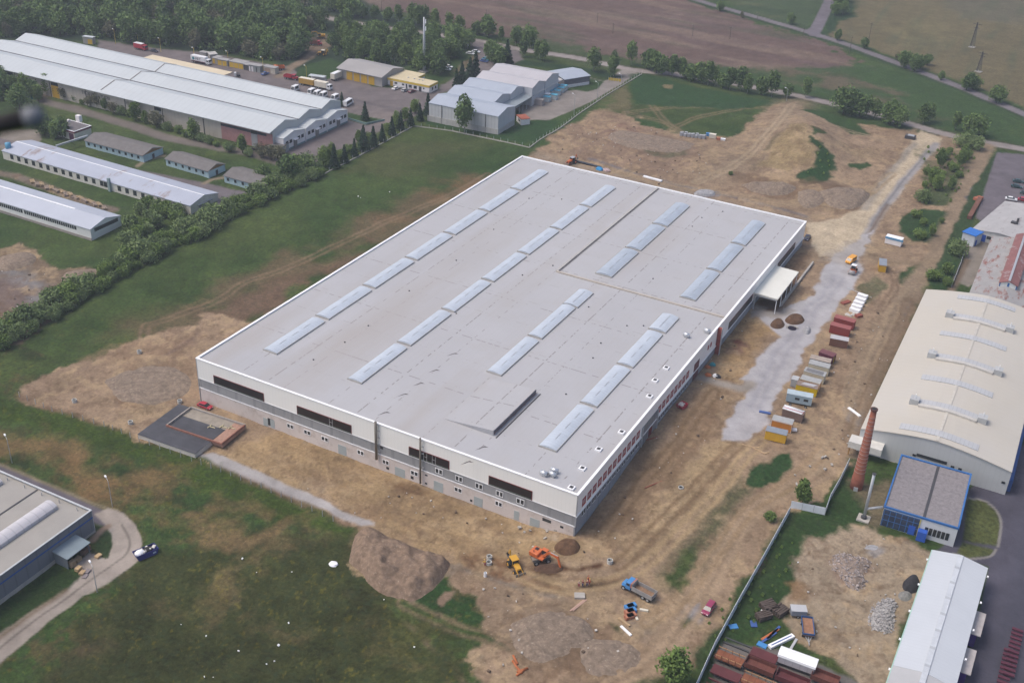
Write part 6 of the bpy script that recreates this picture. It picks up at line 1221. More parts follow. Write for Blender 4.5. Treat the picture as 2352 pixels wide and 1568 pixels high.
def van(p_rear, p_front, m, label, L=4.8, h=1.95, name='van', cat='van', group=None):
    loc, rz, d = head(p_rear, p_front); t = thing(name, label, cat, loc, rz, group); a = L / 2
    MB().extrude([(-a, .35), (a, .35), (a, .85), (a - .5, 1.05), (a - 1.3, h), (-a + .05, h), (-a, h - .2)], 'y', -.95, .95).build('body', m, t, bevel=.07)
    MB().add([(a - .48, -.8, 1.12), (a - .48, .8, 1.12), (a - 1.18, .75, h - .18), (a - 1.18, -.75, h - .18)], [(0, 1, 2, 3)]).cbox((a - .85, 0, 1.5), (.05, 1.5, .72), ry=-.72).build('windscreen', M_GLASS, t)
    for s in (-1, 1): MB().box(-a + .5, a - 1.6, s * .955 - .01, s * .955 + .01, 1.2, h - .25).build('side_window', M_GLASS, t)
    wheels(t, (-a * .6, a * .6), .95, .33); return t
van(zG(1795, 475), zG(1695, 540), P_LORG, 'orange van parked on the white gravel road')
gv = 'white vans behind the long warehouse'
for k, (x, y) in enumerate(((355, 838), (505, 868), (560, 885), (615, 897), (722, 920))):
    van(T(1, 0, x + 25, y - 12), T(1, 0, x - 25, y + 12), P_WHITE, ('white van parked alone behind the long warehouse roof', 'white van, leftmost of three close together behind the warehouse', 'white van between two others behind the warehouse', 'white van, rightmost of three close together behind the warehouse', 'white van nearest the minibus behind the warehouse')[k], h=2.6, group=gv)
t = van(T(1, 0, 815, 985), T(1, 0, 882, 945), P_WHITE, 'white minibus with dark windows at the end of the long warehouse', 7.0, 2.7, 'minibus', 'minibus')
# --- lorries
def lorry(p_rear, p_front, label, cabm, boxm, L=8.5, boxh=2.5, roofm=None, group=None, tarp=None, cab=True, name='lorry', cat='lorry', w=2.4):
    loc, rz, d = head(p_rear, p_front); t = thing(name, label, cat, loc, rz, group); a = L / 2; xb = a - 2.1 if cab else a
    MB().box(-a, xb + (1 if cab else 0), -.45, .45, .55, .85).build('chassis', M_DARK, t)
    MB().box(-a, xb, -w / 2, w / 2, .95, .95 + boxh).build('cargo_box', boxm, t, bevel=.04); MB().box(-a + .03, xb - .03, -w / 2 + .03, w / 2 - .03, .952 + boxh, 1.0 + boxh).build('box_roof', roofm or boxm, t)
    if cab:
        MB().extrude([(xb + .15, .6), (a, .6), (a, 1.6), (a - .25, 2.75), (xb + .15, 2.75)], 'y', -w / 2 + .05, w / 2 - .05).build('cab', cabm, t, bevel=.08)
        MB().cbox((a - .1, 0, 2.15), (.06, w - .4, .9), ry=-.21).build('windscreen', M_GLASS, t)
        for s in (-1, 1): MB().box(xb + .7, a - .4, s * (w / 2 - .04) - .012, s * (w / 2 - .04) + .012, 1.7, 2.4).build('side_window', M_GLASS, t)
    wheels(t, (-a + 1, -a + 2.2) + ((a - .9,) if cab else (a - 1.3,)), w / 2 - .05, .5, .3); return t
lw_ = lorry(zQ(140, 330), zQ(505, 405), 'white articulated lorry with large dark letters and a teal disc', P_WHITE, P_WHITE, 11, 2.6)
lettering('FRT', 2.0, mat('dark_letters', (.06, .05, .08), .6), lw_, (-2.6, -1.215, 1.6), (math.pi / 2, 0, 0))
MB().tube([(-3.9, -1.205, 2.3), (-3.9, -1.23, 2.3)], .75, 16).build('teal_disc', P_TEAL, lw_); MB().box(-5.4, 3.2, -1.22, -1.205, .96, 1.3).build('maroon_band', P_WINE, lw_)
lorry(T(0, 0, 1245, 448), T(0, 0, 1348, 470), 'red box lorry with a white roof at the wood edge', P_RED, P_RED, 7.5, 2.3, P_WHITE)
lorry(T(1, 0, 408, 775), T(1, 0, 540, 800), 'ochre-sided cargo trailer coupled behind the white lorry', None, mat('ochre_canvas', (.42, .25, .05), .8), 8.0, 2.5, P_CAN, cab=False, name='cargo_trailer', cat='trailer')
lorry(T(1, 0, 555, 805), T(1, 0, 688, 832), 'white lorry with cream canvas towing the ochre trailer', P_WHITE, P_CAN, 8.6, 2.5)
lorry(T(1, 0, 700, 748), T(1, 0, 800, 705), 'cream lorry with a green stripe backed towards the yellow gates', P_WHITE, P_CAN, 8.5, 2.6, P_WHITE)
def tipper(p_rear, p_front, label, cabm, bedm, load=None, L=7.0, group=None, stripe=None, truck=True):
    loc, rz, d = head(p_rear, p_front); t = thing('tipper_truck', label, 'truck', loc, rz, group); a = L / 2; w = 2.4; xb = a - 2.6
    MB().box(-a, a - .3, -.45, .45, .6, .95).build('chassis', M_DARK, t)
    b = MB(); th_ = .1; z0, z1 = 1.05, 2.15
    b.box(-a, xb, -w / 2, w / 2, z0, z0 + .1).box(-a, xb, -w / 2, -w / 2 + th_, z0 + .101, z1).box(-a, xb, w / 2 - th_, w / 2, z0 + .101, z1).box(-a, -a + th_, -w / 2 + th_, w / 2 - th_, z0 + .101, z1).box(xb - th_, xb, -w / 2 + th_, w / 2 - th_, z0 + .101, z1 + .5); b.build('tipper_bed', bedm, t)
    MB().box(-a + .11, xb - .11, -w / 2 + .11, w / 2 - .11, z0 + .102, z0 + .16).build('bed_floor', mat('rusty_bed_floor', (.22, .14, .09), .9, 0, .25, 1.5), t)
    if stripe: MB().box(xb + .02, xb + .3, -w / 2, w / 2, 1.6, 2.7).build('head_board', stripe, t)
    MB().extrude([(xb + .35, .7), (a - .95, .7), (a - .95, 1.75), (a - 1.1, 2.55), (xb + .35, 2.6)], 'y', -1.1, 1.1).build('cab', cabm, t, bevel=.1)
    MB().extrude([(a - .948, .7), (a, .7), (a, 1.45), (a - .1, 1.6), (a - .948, 1.72)], 'y', -.85, .85).build('bonnet', cabm, t, bevel=.1)
    MB().cbox((a - 1.0, 0, 2.12), (.06, 1.8, .6), ry=-.18).build('windscreen', M_GLASS, t)
    for s in (-1, 1): MB().box(xb + .55, a - 1.25, s * 1.1 - .012, s * 1.1 + .012, 1.75, 2.35).build('side_window', M_GLASS, t); MB().box(a - 1.1, a - .1, s * 1.0 - .14, s * 1.0 + .14, 1.15, 1.3).build('mudguard', cabm, t)
    wheels(t, (-a + 1.0, -a + 2.2, a - .6), 1.12, .52, .32); return t
tipper(T(2, 3, 1262, 795), T(2, 3, 1062, 690), 'blue-cabbed tipper truck with an empty grey bed on the bare ground', P_LBLUE, mat('grey_bed', (.27, .26, .25), .8, 0, .15, 1), stripe=mat('salmon_board', (.42, .17, .12), .8), L=7.6)
tipper(T(1, 0, 268, 722), T(1, 0, 378, 738), 'red tipper truck with a white cab roof in the far yard', P_RED, P_RED, L=6.8)
zX = ZM(740, 60, .05739)
tipper(zX(600, 930), zX(1110, 950), 'red tipper truck in the clearing among the trees', P_RED, mat('rusty_red', (.22, .07, .05), .8), L=6.8)
tipper(zQ(2190, 520), zQ(2060, 530), 'orange truck half hidden behind the cream cabin', P_ORG, P_ORG, L=6.0)
# --- earth movers
def bucket(t, c, w, m, rz=0):
    b = MB(); r = .6; n = 6
    prof = [(math.cos(a) * r, math.sin(a) * r) for a in [math.pi * (.1 + 1.1 * k / n) for k in range(n + 1)]]
    prof = prof + [(p[0] * .88, p[1] * .88) for p in reversed(prof)]
    return b.extrude([(c[0] + p[0], c[2] - p[1]) for p in prof], 'y', c[1] - w / 2, c[1] + w / 2).build('bucket', m, t)
def excavator(loc, rz_base, rz_up, label, m, dark, arm=1.0, name='wheeled_excavator'):
    t = thing(name, label, 'excavator', loc, rz_up); q = rz_base - rz_up
    b = MB(); b.cbox((0, 0, .95), (4.2, 1.3, .5), q).cbox((0, 0, 1.3), (1.3, 1.3, .25)); und = b.build('undercarriage', mat('dirty_undercarriage', (.20, .17, .14), .8), t)
    R_ = Matrix.Rotation(q, 3, 'Z')
    for x in (-1.4, 1.4):
        for s in (-1, 1):
            p0, p1 = R_ @ Vector((x, s * .75, .55)), R_ @ Vector((x, s * 1.25, .55)); o = MB().tube([p0, p1], .55, 12).build('wheel', M_BLACK, t); MB().tube([p1, p1 + (p1 - p0) * .04], .3, 10).build('rim', mat('pale_rim', (.38, .35, .30), .7), o)
    MB().box(-2.3, 1.2, -1.25, 1.25, 1.45, 1.75).build('deck', m, t)
    MB().box(-2.4, -.2, -1.25, 1.25, 1.752, 2.45).build('engine_cover', m, t, bevel=.1); MB().box(-1.8, -1.0, .1, .9, 2.452, 2.55).build('grille', dark, t); MB().tube([(-1.4, -.8, 2.45), (-1.4, -.8, 3.0)], .08, 8).build('exhaust', dark, t)
    MB().box(-.1, 1.25, .3, 1.2, 1.752, 3.0).build('cab', M_GLASS, t, bevel=.08); MB().box(-.15, 1.3, .25, 1.25, 3.0, 3.12).build('cab_roof', m, t, bevel=.04)
    p = [Vector((.6, -.2, 1.9)), Vector((2.2, -.2, 3.7)), Vector((4.6 * arm, -.2, 3.5)), Vector((5.3 * arm, -.2, 1.2))]
    MB().bar(p[0], p[1], .38, .5).bar(p[1], p[2], .36, .45).build('boom', m, t); MB().bar(p[2] + Vector((-.2, 0, .4)), p[3], .3, .4).build('stick', m, t); MB().bar((.9, -.2, 2.6), (2.9, -.2, 3.9), .14).bar((2.6, -.2, 3.95), (4.5 * arm, -.2, 3.95), .14).build('hydraulic_rams', M_STEEL, t)
    bucket(t, (5.0 * arm, -.2, .95), .9, mat('worn_bucket', (.25, .17, .07), .7)); return t
c = at(*zI(1130, 385)); a_, b_ = at(*zI(1075, 400)), at(*zI(1210, 362)); u_, v_ = at(*zI(1080, 330)), at(*zI(1330, 420))
excavator(c, math.atan2(b_.y - a_.y, b_.x - a_.x), math.atan2(v_.y - u_.y, v_.x - u_.x), 'orange wheeled excavator digging beside a pile of fresh brown soil', P_ORG, P_BLK)
c = at(*zX(1080, 650)); u_, v_ = at(*zX(1150, 640)), at(*zX(850, 640))
excavator(c, math.atan2(v_.y - u_.y, v_.x - u_.x), math.atan2(v_.y - u_.y, v_.x - u_.x), 'yellow excavator parked in the clearing among the trees', P_YEL, P_BLK)
def backhoe(p_rear, p_front, label, m, cabm=None):
    loc, rz, d = head(p_rear, p_front); t = thing('backhoe_loader', label, 'backhoe loader', loc, rz)
    MB().box(-1.6, 2.2, -.5, .5, .7, 1.15).build('frame', M_DARK, t)
    MB().extrude([(.4, 1.152), (2.3, 1.152), (2.3, 1.65), (.4, 1.85)], 'y', -.5, .5).build('bonnet', m, t, bevel=.06)
    MB().box(-1.2, .38, -.75, .75, 1.152, 2.55).build('cab', M_GLASS, t, bevel=.05); MB().box(-1.35, .55, -.85, .85, 2.56, 2.7).build('cab_roof', cabm or m, t, bevel=.04)
    for x, y in ((-1.3, -.8), (-1.3, .8), (.45, -.8), (.45, .8)): MB().bar((x, y, 1.1), (x * .95, y * .95, 2.56), .09).build('cab_pillar', m, t)
    for s in (-1, 1):
        o = MB().tube([(-1.0, s * .8, .78), (-1.0, s * 1.2, .78)], .78, 14).build('rear_wheel', M_BLACK, t); MB().tube([(-1.0, s * 1.2, .78), (-1.0, s * 1.22, .78)], .4, 10).build('rim', m, o)
        o = MB().tube([(1.7, s * .8, .5), (1.7, s * 1.1, .5)], .5, 12).build('front_wheel', M_BLACK, t); MB().tube([(1.7, s * 1.1, .5), (1.7, s * 1.12, .5)], .26, 10).build('rim', m, o)
        MB().bar((.6, s * .6, 1.6), (2.6, s * .6, 1.0), .14, .2).bar((2.6, s * .6, 1.0), (3.2, s * .6, .6), .14, .2).build('loader_arm', m, t)
    MB().extrude([(3.0, .95), (3.05, .2), (3.9, .1), (3.9, .18), (3.15, .3), (3.1, .95)], 'y', -1.2, 1.2).build('front_bucket', mat('muddy_bucket', (.20, .17, .14), .8), t)
    MB().bar((-1.9, 0, .9), (-2.5, 0, 3.3), .22, .3).build('rear_boom', m, t); MB().bar((-2.5, 0, 3.3), (-3.1, 0, 1.9), .18, .24).build('dipper', m, t); bucket(t, (-2.95, 0, 1.6), .6, M_DARK)
    MB().box(-2.0, -1.62, -.9, .9, .4, 1.2).build('rear_frame', m, t); return t
backhoe(zI(715, 400), zI(850, 560), 'yellow backhoe loader on the excavated earth left of the excavator', P_YEL)
zZ = ZM(1370, 380, .08078)
backhoe(zZ(900, 300), zZ(560, 420), 'orange loader with a grey cab roof parked behind the hall', P_ORG, M_STEEL)
backhoe(zX(1330, 1380), zX(980, 1350), 'yellow and orange loader at the clearing edge among the trees', P_YEL, P_CAN)
# road roller
loc, rz, d = head(zG(1800, 610), zG(1745, 690)); t = thing('road_roller', 'orange road roller with white canopy on the gravel road', 'roller', loc, rz)
MB().box(-1.9, .3, -.75, .75, .8, 1.7).build('engine_cover', P_ORG, t, bevel=.1); MB().box(-.9, .5, -.7, .7, 1.7, 2.7).build('cab', M_GLASS, t); MB().box(-1.1, .7, -.85, .85, 2.71, 2.85).build('canopy', P_WHITE, t, bevel=.04)
MB().tube([(1.7, -1.05, .75), (1.7, 1.05, .75)], .75, 18).build('drum', mat('worn_drum', (.30, .29, .29), .5), t, True); MB().bar((.3, -1.15, .85), (1.9, -1.15, .8), .15, .3).bar((.3, 1.15, .85), (1.9, 1.15, .8), .15, .3).bar((.3, -1.1, .85), (.3, 1.1, .85), .2, .4).build('drum_frame', P_ORG, t)
for s in (-1, 1): MB().tube([(-1.2, s * .76, .65), (-1.2, s * 1.1, .65)], .65, 12).build('wheel', M_BLACK, t)
# forklift-like carrier in the far yard
loc, rz, d = head(zQ(1230, 690), zQ(1140, 690)); t = thing('forklift', 'small dark forklift with a white load behind the long warehouse', 'forklift', loc, rz); MB().box(-1, .6, -.6, .6, .4, 1.3).build('body', P_BLK, t, bevel=.05); MB().box(.8, 1.9, -.6, .6, .5, 2.3).build('load', P_WHITE, t)
MB().bar((.65, -.4, .3), (.65, -.4, 2.6), .12).bar((.65, .4, .3), (.65, .4, 2.6), .12).build('mast', M_DARK, t); MB().box(-.9, .4, -.55, .55, 2.0, 2.1).build('guard', M_DARK, t); wheels(t, (-.7, .4), .6, .3, .2)
# --- trailers in the fenced yard
loc, rz, d = head(zF(1385, 330), zF(1410, 560)); t = thing('flat_trailer', 'blue two-axle farm trailer with a rusty floor in the fenced yard', 'trailer', loc, rz); a = 2.6
MB().box(-a, a, -1.15, 1.15, .95, 1.1).build('floor', mat('rust_floor', (.28, .15, .09), .9, 0, .25, 1.2), t); b = MB().box(-a, a, -1.2, -1.1, 1.101, 1.55).box(-a, a, 1.1, 1.2, 1.101, 1.55).box(-a, -a + .1, -1.1, 1.1, 1.101, 1.55).box(a - .1, a, -1.1, 1.1, 1.101, 1.55); b.build('side_boards', mat('trailer_blue', (.04, .10, .24), .6), t); MB().bar((a, 0, .7), (a + 2.2, 0, .5), .14).bar((a, -.6, .7), (a + 1.4, 0, .55), .1).bar((a, .6, .7), (a + 1.4, 0, .55), .1).build('drawbar', M_STEEL, t); MB().box(-a + .3, a - .1, -.8, .8, .6, .94).build('chassis', M_DARK, t); wheels(t, (-1.6, 1.7), 1.2, .45, .3)
loc, rz, d = head(zF(1190, 240), zF(1355, 250)); t = thing('box_trailer', 'small grey covered trailer beside the timber stacks', 'trailer', loc, rz); MB().box(-1.6, 1.6, -1, 1, .6, 1.9).build('body', mat('trailer_grey', (.24, .26, .30), .6), t, bevel=.05); MB().box(-1.65, 1.65, -1.05, 1.05, 1.901, 2.0).build('lid', P_SILV, t); MB().bar((1.6, 0, .55), (2.6, 0, .5), .1).build('drawbar', M_DARK, t); wheels(t, (-.1,), 1.05, .35, .2)

# ------------------------------------------------------------------ site cabins and containers
M_ROOFG = mat('grey_cabin_roof', (.33, .34, .34), .8, 0, .12, .6, stain=(.7, .5, .8, (.26, .24, .22)))
def cabin(p1, p2, depth, h, label, body, roof=None, name='site_cabin', cat='cabin', group='site cabins along the gravel road', lift=.15, trim=None, win=(), door=None, Lmin=None, ribs=False, wh=False, dz=0.0):
    a, b = at(*p1), at(*p2); L = Lmin or math.hypot(b.x - a.x, b.y - a.y); rz = math.atan2(b.y - a.y, b.x - a.x)
    t = thing(name, label, cat, (a.x, a.y, min(a.z, b.z)), rz, group)
    b_ = MB().box(0, L, 0, depth, lift, lift + h)
    if ribs:
        for k in range(int(L / .35)): b_.box(.1 + k * .35, .25 + k * .35, -.035, -.002, lift + .1, lift + h - .1)
    b_.build('body', body, t)
    MB().box(-.06, L + .06, -.06, depth + .06, lift + h + .002, lift + h + .1).build('roof', roof or M_ROOFG, t)
    if trim:
        q = MB()
        for x in (0, L): q.box(x - .06, x + .06, -.07, -.036, lift, lift + h)
        q.box(-.07, L + .07, -.1, -.061, lift + h - .18, lift + h + .11); q.build('trim', trim, t)
    for (u, v) in win: MB().box(L * u, L * v, -.045, -.003, lift + 1.0, lift + 1.7).build('window', M_GLASS, t)
    if door: MB().box(L + .003, L + .045, depth * .2, depth * .55, lift, lift + 2.0).build('door', door, t)
    if wh: wheels(t, (L * .2, L * .8), .9, .35, .2)
    else:
        for x in (.3, L - .3):
            for y in (.2, depth - .2): MB().box(x - .15, x + .15, y - .15, y + .15, -.2, lift - .002).build('footing', M_CONC, t)
    return t
C_Y, C_O, C_R, C_B, C_BG = mat('cabin_yellow', (.56, .33, .03), .7, 0, .08, .6, stripes=(0, 1.2, .08)), mat('cabin_orange', (.52, .21, .04), .7, 0, .08, .6), mat('container_red', (.25, .05, .045), .7, 0, .12, .5, stripes=(0, .35, .2)), mat('cabin_blue_grey', (.30, .39, .44), .6, 0, .06, .6), mat('cabin_beige', (.48, .44, .33), .8, 0, .08, .6)
cabin(zH(697, 1325), zH(972, 1392), 2.5, 2.5, 'yellow cabin with a blue-grey roof at the near end of the cabin row', C_Y, mat('slate_cabin_roof', (.22, .25, .29), .7))
t = cabin(zH(780, 1180), zH(1050, 1248), 2.5, 2.6, 'orange cabin with white edging and grey roof, second in the row', C_O, trim=mat('cabin_white_trim', (.62, .52, .45), .7))
t = cabin(zH(925, 1030), zH(1195, 1112), 2.5, 2.3, 'dark brown open container loaded with white pipes', mat('brown_store', (.17, .12, .10), .85, 0, .2, .8), mat('brown_store', 0), 'storage_container', 'container')
for k in range(7): o = tag(MB().bar((0, 0, 0), (5.2, 0, 0), .22, .16).build('plastic_pipe', M_TRIM if k != 2 else mat('pink_pipe', (.5, .12, .15), .6)), ('white plastic pipe on top of the brown container' if k != 2 else 'red pipe among the white pipes on the brown container'), 'pipe', 'pipes on the brown container'); o.location = Vector(t.location) + Matrix.Rotation(t.rotation_euler.z, 3, 'Z') @ Vector((-.2 + .12 * (k % 3), .3 + k * .3, 2.66)); o.rotation_euler = (0, 0, t.rotation_euler.z + .03 * (k % 3 - 1))
cabin(zH(978, 838), zH(1318, 905), 2.4, 2.4, 'pale blue-grey wheeled cabin with two dark windows', C_B, mat('blue_grey_cabin_roof', (.38, .46, .50), .6), win=((.34, .52), (.68, .86)), lift=.6, wh=True)
t = cabin(zH(1105, 700), zH(1385, 768), 2.5, 2.4, 'bright yellow cabin with planks lying on its brown roof', mat('cabin_strong_yellow', (.58, .40, .01), .7, 0, .06, .8), mat('brown_cabin_roof', (.22, .17, .14), .9))
for k in range(4): o = tag(MB().bar((0, 0, 0), (3.4, 0, 0), .25, .07).build('plank', mat('grey_plank', (.42, .42, .44), .8)), 'grey plank lying on the bright yellow cabin roof', 'plank', 'planks on the yellow cabin'); o.location = Vector(t.location) + Matrix.Rotation(t.rotation_euler.z, 3, 'Z') @ Vector((1.2 + .2 * k, .9 + .32 * k, 2.7)); o.rotation_euler.z = t.rotation_euler.z
cabin(zH(1160, 625), zH(1420, 695), 2.4, 2.5, 'orange-trimmed cabin with grey roof behind the bright yellow one', C_O, trim=P_CAN)
cabin(zH(1042, 618), zH(1125, 640), 2.2, 2.2, 'small grey metal hut left of the orange-trimmed cabin', mat('grey_hut', (.28, .30, .33), .7), mat('grey_hut_roof', (.40, .41, .42), .7))
t = cabin(zH(1205, 520), zH(1480, 598), 2.5, 2.5, 'beige cabin with a dark recessed roof panel in mid row', C_BG); MB().box(.5, 5.2, .35, 2.1, 2.752, 2.8).build('roof_panel', mat('dark_roof_panel', (.16, .16, .165), .8), t)
cabin(zH(1270, 420), zH(1540, 490), 2.5, 2.5, 'beige-walled cabin with a plain grey roof beyond the recessed one', C_BG); cabin(zH(1290, 330), zH(1560, 395), 2.4, 2.0, 'low grey cabin stacked with junk near the maroon container', mat('dull_grey_cabin', (.30, .29, .27), .85), mat('rusty_cabin_roof', (.33, .28, .24), .9, 0, .2, 1))
cabin(zH(1410, 262), zH(1598, 330), 2.4, 2.4, 'maroon container with a yellow end in the cabin row', mat('container_maroon', (.12, .03, .05), .7, 0, .12, .6), mat('maroon_roof', (.15, .06, .07), .8), 'shipping_container', 'container', 'containers beside the cabins', door=mat('olive_yellow', (.35, .27, .04), .8), ribs=True)
cabin(zH(1560, 75), zH(1800, 122), 2.4, 2.4, 'brown container with a pale grey roof above the maroon one', mat('container_brown', (.17, .085, .06), .8, 0, .12, .6), mat('pale_container_roof', (.42, .41, .42), .7), 'shipping_container', 'container', 'containers beside the cabins', ribs=True)
cabin(zG(1452, 1452), zG(1712, 1520), 2.4, 2.5, 'dark red shipping container, nearer of a side-by-side pair', C_R, mat('red_container_roof', (.27, .09, .085), .8), 'shipping_container', 'container', 'containers beside the cabins', ribs=True)
cabin(zG(1505, 1352), zG(1770, 1425), 2.4, 2.5, 'dark red shipping container, farther of a side-by-side pair', C_R, mat('red_container_roof', 0), 'shipping_container', 'container', 'containers beside the cabins', ribs=True)
cabin(zG(2108, 640), zG(2208, 655), 5.5, 2.4, 'yellow cabin standing alone with its white door open', C_Y, mat('slate_cabin_roof', 0), group=None, trim=mat('tan_trim', (.35, .24, .12), .8)); 
t = cabin(T(3, 1, 1068, 665), T(3, 1, 1215, 702), 2.5, 2.5, 'white and blue sales cabin alone beside the green island', M_OFFW, M_TRIM, group=None); MB().box(-.08, 6.1, -.12, -.07, 2.0, 2.75).build('blue_fascia', mat('sky_blue_fascia', (.10, .28, .46), .6), t)
for k in range(5):
    p = at(*zG(1795 + k * 26, 1180 - k * 48)); o = thing('wrapped_pallet', ('white wrapped panel pack, nearest in the row by the red containers', 'white wrapped panel pack, second in the row by the red containers', 'white wrapped panel pack in the middle of the row by the red containers', 'white wrapped panel pack, fourth in the row by the red containers', 'white wrapped panel pack, farthest in the row by the red containers')[k], 'pallet', p, t.rotation_euler.z - .1, 'white wrapped packs'); MB().box(-1.6, 1.6, -.75, .75, .15, 1.3).build('wrapping', M_TRIM, o, bevel=.05); MB().box(-1.5, 1.5, -.7, .7, 0, .148).build('skid', M_WOOD, o)
# ------------------------------------------------------------------ skips, bins, boxes
def skip(p1, p2, m, label, load, L=None, h=1.3, w=2.0, name='skip', cat='skip', word=None):
    loc, rz, d = head(p1, p2); L = L or d; t = thing(name, label, cat, loc, rz); a = L / 2
    b = MB(); pr = [(-a + .5, .1), (a - .5, .1), (a, h), (-a, h)]
    for s in (-1, 1): b.add([(p[0], s * w / 2, p[1]) for p in pr] + [(p[0], s * (w / 2 - .08), p[1]) for p in pr], [(0, 1, 2, 3), (7, 6, 5, 4), (0, 4, 5, 1), (1, 5, 6, 2), (2, 6, 7, 3), (3, 7, 4, 0)])
    for s in (-1, 1): b.add([(s * (a - .5), -w / 2 + .08, .1), (s * a, -w / 2 + .08, h), (s * a, w / 2 - .08, h), (s * (a - .5), w / 2 - .08, .1), (s * (a - .6), -w / 2 + .08, .1), (s * (a - .1), -w / 2 + .08, h), (s * (a - .1), w / 2 - .08, h), (s * (a - .6), w / 2 - .08, .1)], [(0, 1, 2, 3), (7, 6, 5, 4), (0, 4, 5, 1), (1, 5, 6, 2), (2, 6, 7, 3), (3, 7, 4, 0)])
    b.box(-a + .5, a - .5, -w / 2 + .08, w / 2 - .08, .1, .2).build('body', m, t)
    l_ = MB()
    for k in range(26): l_.cbox((random.uniform(-a + .5, a - .5), random.uniform(-w / 2 + .35, w / 2 - .35), random.uniform(h * .55, h * 1.05)), (random.uniform(.3, .9), random.uniform(.3, .7), random.uniform(.1, .4)), random.random() * 3, random.uniform(-.4, .4))
    l_.build('waste', load, t); return t
M_WASTE = mat('pale_waste', (.52, .50, .47), .9, 0, .3, 3)
t = skip(zE(1625, 1270), zE(1845, 1170), mat('skip_blue', (.03, .035, .17), .6), 'dark blue skip full of white and black rubbish bags beside the concrete road', M_WASTE, 5.2, 1.5, 2.4)
MB().ball((-1.3, 0, 1.2), 1.1, 10, 6, (1.1, .9, .7)).build('white_bag', M_TRIM, t, True); MB().ball((.6, .1, 1.2), 1.0, 10, 6, (1.2, .9, .6)).build('black_bag', M_BLACK, t, True)
MB().box(1.2, 1.9, -1.24, -1.21, .6, 1.0).build('marking', mat('pale_marking', (.4, .45, .55), .7), t)
skip(T(2, 2, 1525, 625), T(2, 2, 1590, 585), P_RED, 'small red skip full of pale rubble by the right wall of the hall', M_WASTE, 2.8, 1.2, 2.0)
skip(T(0, 0, 232, 905), T(0, 0, 348, 912), mat('skip_green', (.03, .15, .12), .6), 'green waste container on the track below the long warehouse', mat('skip_green', 0), 6.0, 2.0, 2.4, 'waste_container', 'container')
def crate(p, m, lid, label, s=(2.6, 2.0, 2.0), rz=.5, group=None, name='crate', cat='crate'):
    t = thing(name, label, cat, at(*p), rz, group); MB().box(-s[0] / 2, s[0] / 2, -s[1] / 2, s[1] / 2, 0, s[2]).build('box', m, t, bevel=.03); MB().box(-s[0] / 2 - .05, s[0] / 2 + .05, -s[1] / 2 - .05, s[1] / 2 + .05, s[2] + .002, s[2] + .12).build('lid', lid, t); return t
CB, CW = mat('crate_blue_lid', (.10, .36, .50), .6), mat('crate_grey_side', (.40, .46, .48), .7)
gb = 'blue-lidded crates on the concrete yard'
for (x, y), l_ in zip(((1640, 625), (1695, 595), (1760, 600), (1800, 570), (1860, 600), (1915, 560), (1955, 530), (1820, 660), (1720, 690), (1840, 520)), ('against the canopy posts, leftmost', 'second from the left under the canopy', 'behind the white-lidded crate', 'in the middle of the back row', 'in the front row before the middle', 'second from the right end', 'at the right end of the rows', 'alone at the front of the rows', 'beside the white-lidded crate in front', 'deepest under the canopy')):
    crate(zA(x, y), CW, CB, 'blue-lidded crate ' + l_, (3.2, 2.4, 2.2), mh.rotation_euler.z, gb)
crate(zA(1715, 650), CW, M_TRIM, 'white-lidded crate among the blue-lidded ones', (3.0, 2.4, 2.3), mh.rotation_euler.z, gb); crate(zA(1605, 735), mat('brown_grey_container', (.30, .27, .26), .8), mat('tan_lid', (.36, .33, .30), .8), 'grey-brown steel container at the end of the blue crates', (4.5, 2.4, 2.6), mh.rotation_euler.z, None, 'steel_container', 'container')
# pallets of grey blocks in the back
M_BLK = mat('grey_blocks', (.33, .34, .36), .9, 0, .15, 2, stripes=(2, .25, .3))
p0, p1 = at(*T(2, 0, 1555, 1250)), at(*T(2, 0, 1780, 1280)); rzb = math.atan2(p1.y - p0.y, p1.x - p0.x)
for k in range(14):
    q = p0.lerp(p1, (k // 2) / 6.6); t = thing('block_pallet', 'strapped pallet of grey concrete blocks in the row behind the hall', 'pallet', q + Vector((-.2, 1.5 * (k % 2), 0)), rzb, 'pallets of grey blocks'); t.location.z = float(H(t.location.x, t.location.y)); MB().box(-.6, .6, -.55, .55, .15, 1.7 - .2 * (k % 3)).build('blocks', M_BLK, t); MB().box(-.6, .6, -.55, .55, 0, .148).build('skid', M_WOOD, t)
crate(T(2, 0, 1795, 1248), P_LBLUE, P_LBLUE, 'blue wrapped crate at the end of the block pallets', (1.4, 1.2, 1.2), rzb); crate(T(2, 0, 1840, 1265), P_CAN, P_CAN, 'cream wrapped crate beside the block pallets', (2.8, 1.8, 1.6), rzb)
crate(T(2, 0, 1895, 1285), mat('brick_orange', (.35, .13, .07), .9), mat('brick_orange', 0), 'orange brick pallet beyond the cream crate', (1.5, 1.2, .9), rzb); crate(T(2, 0, 1935, 1288), M_TRIM, M_TRIM, 'white wrapped slab pack at the right end of the pallets', (2.0, 1.2, .7), rzb)

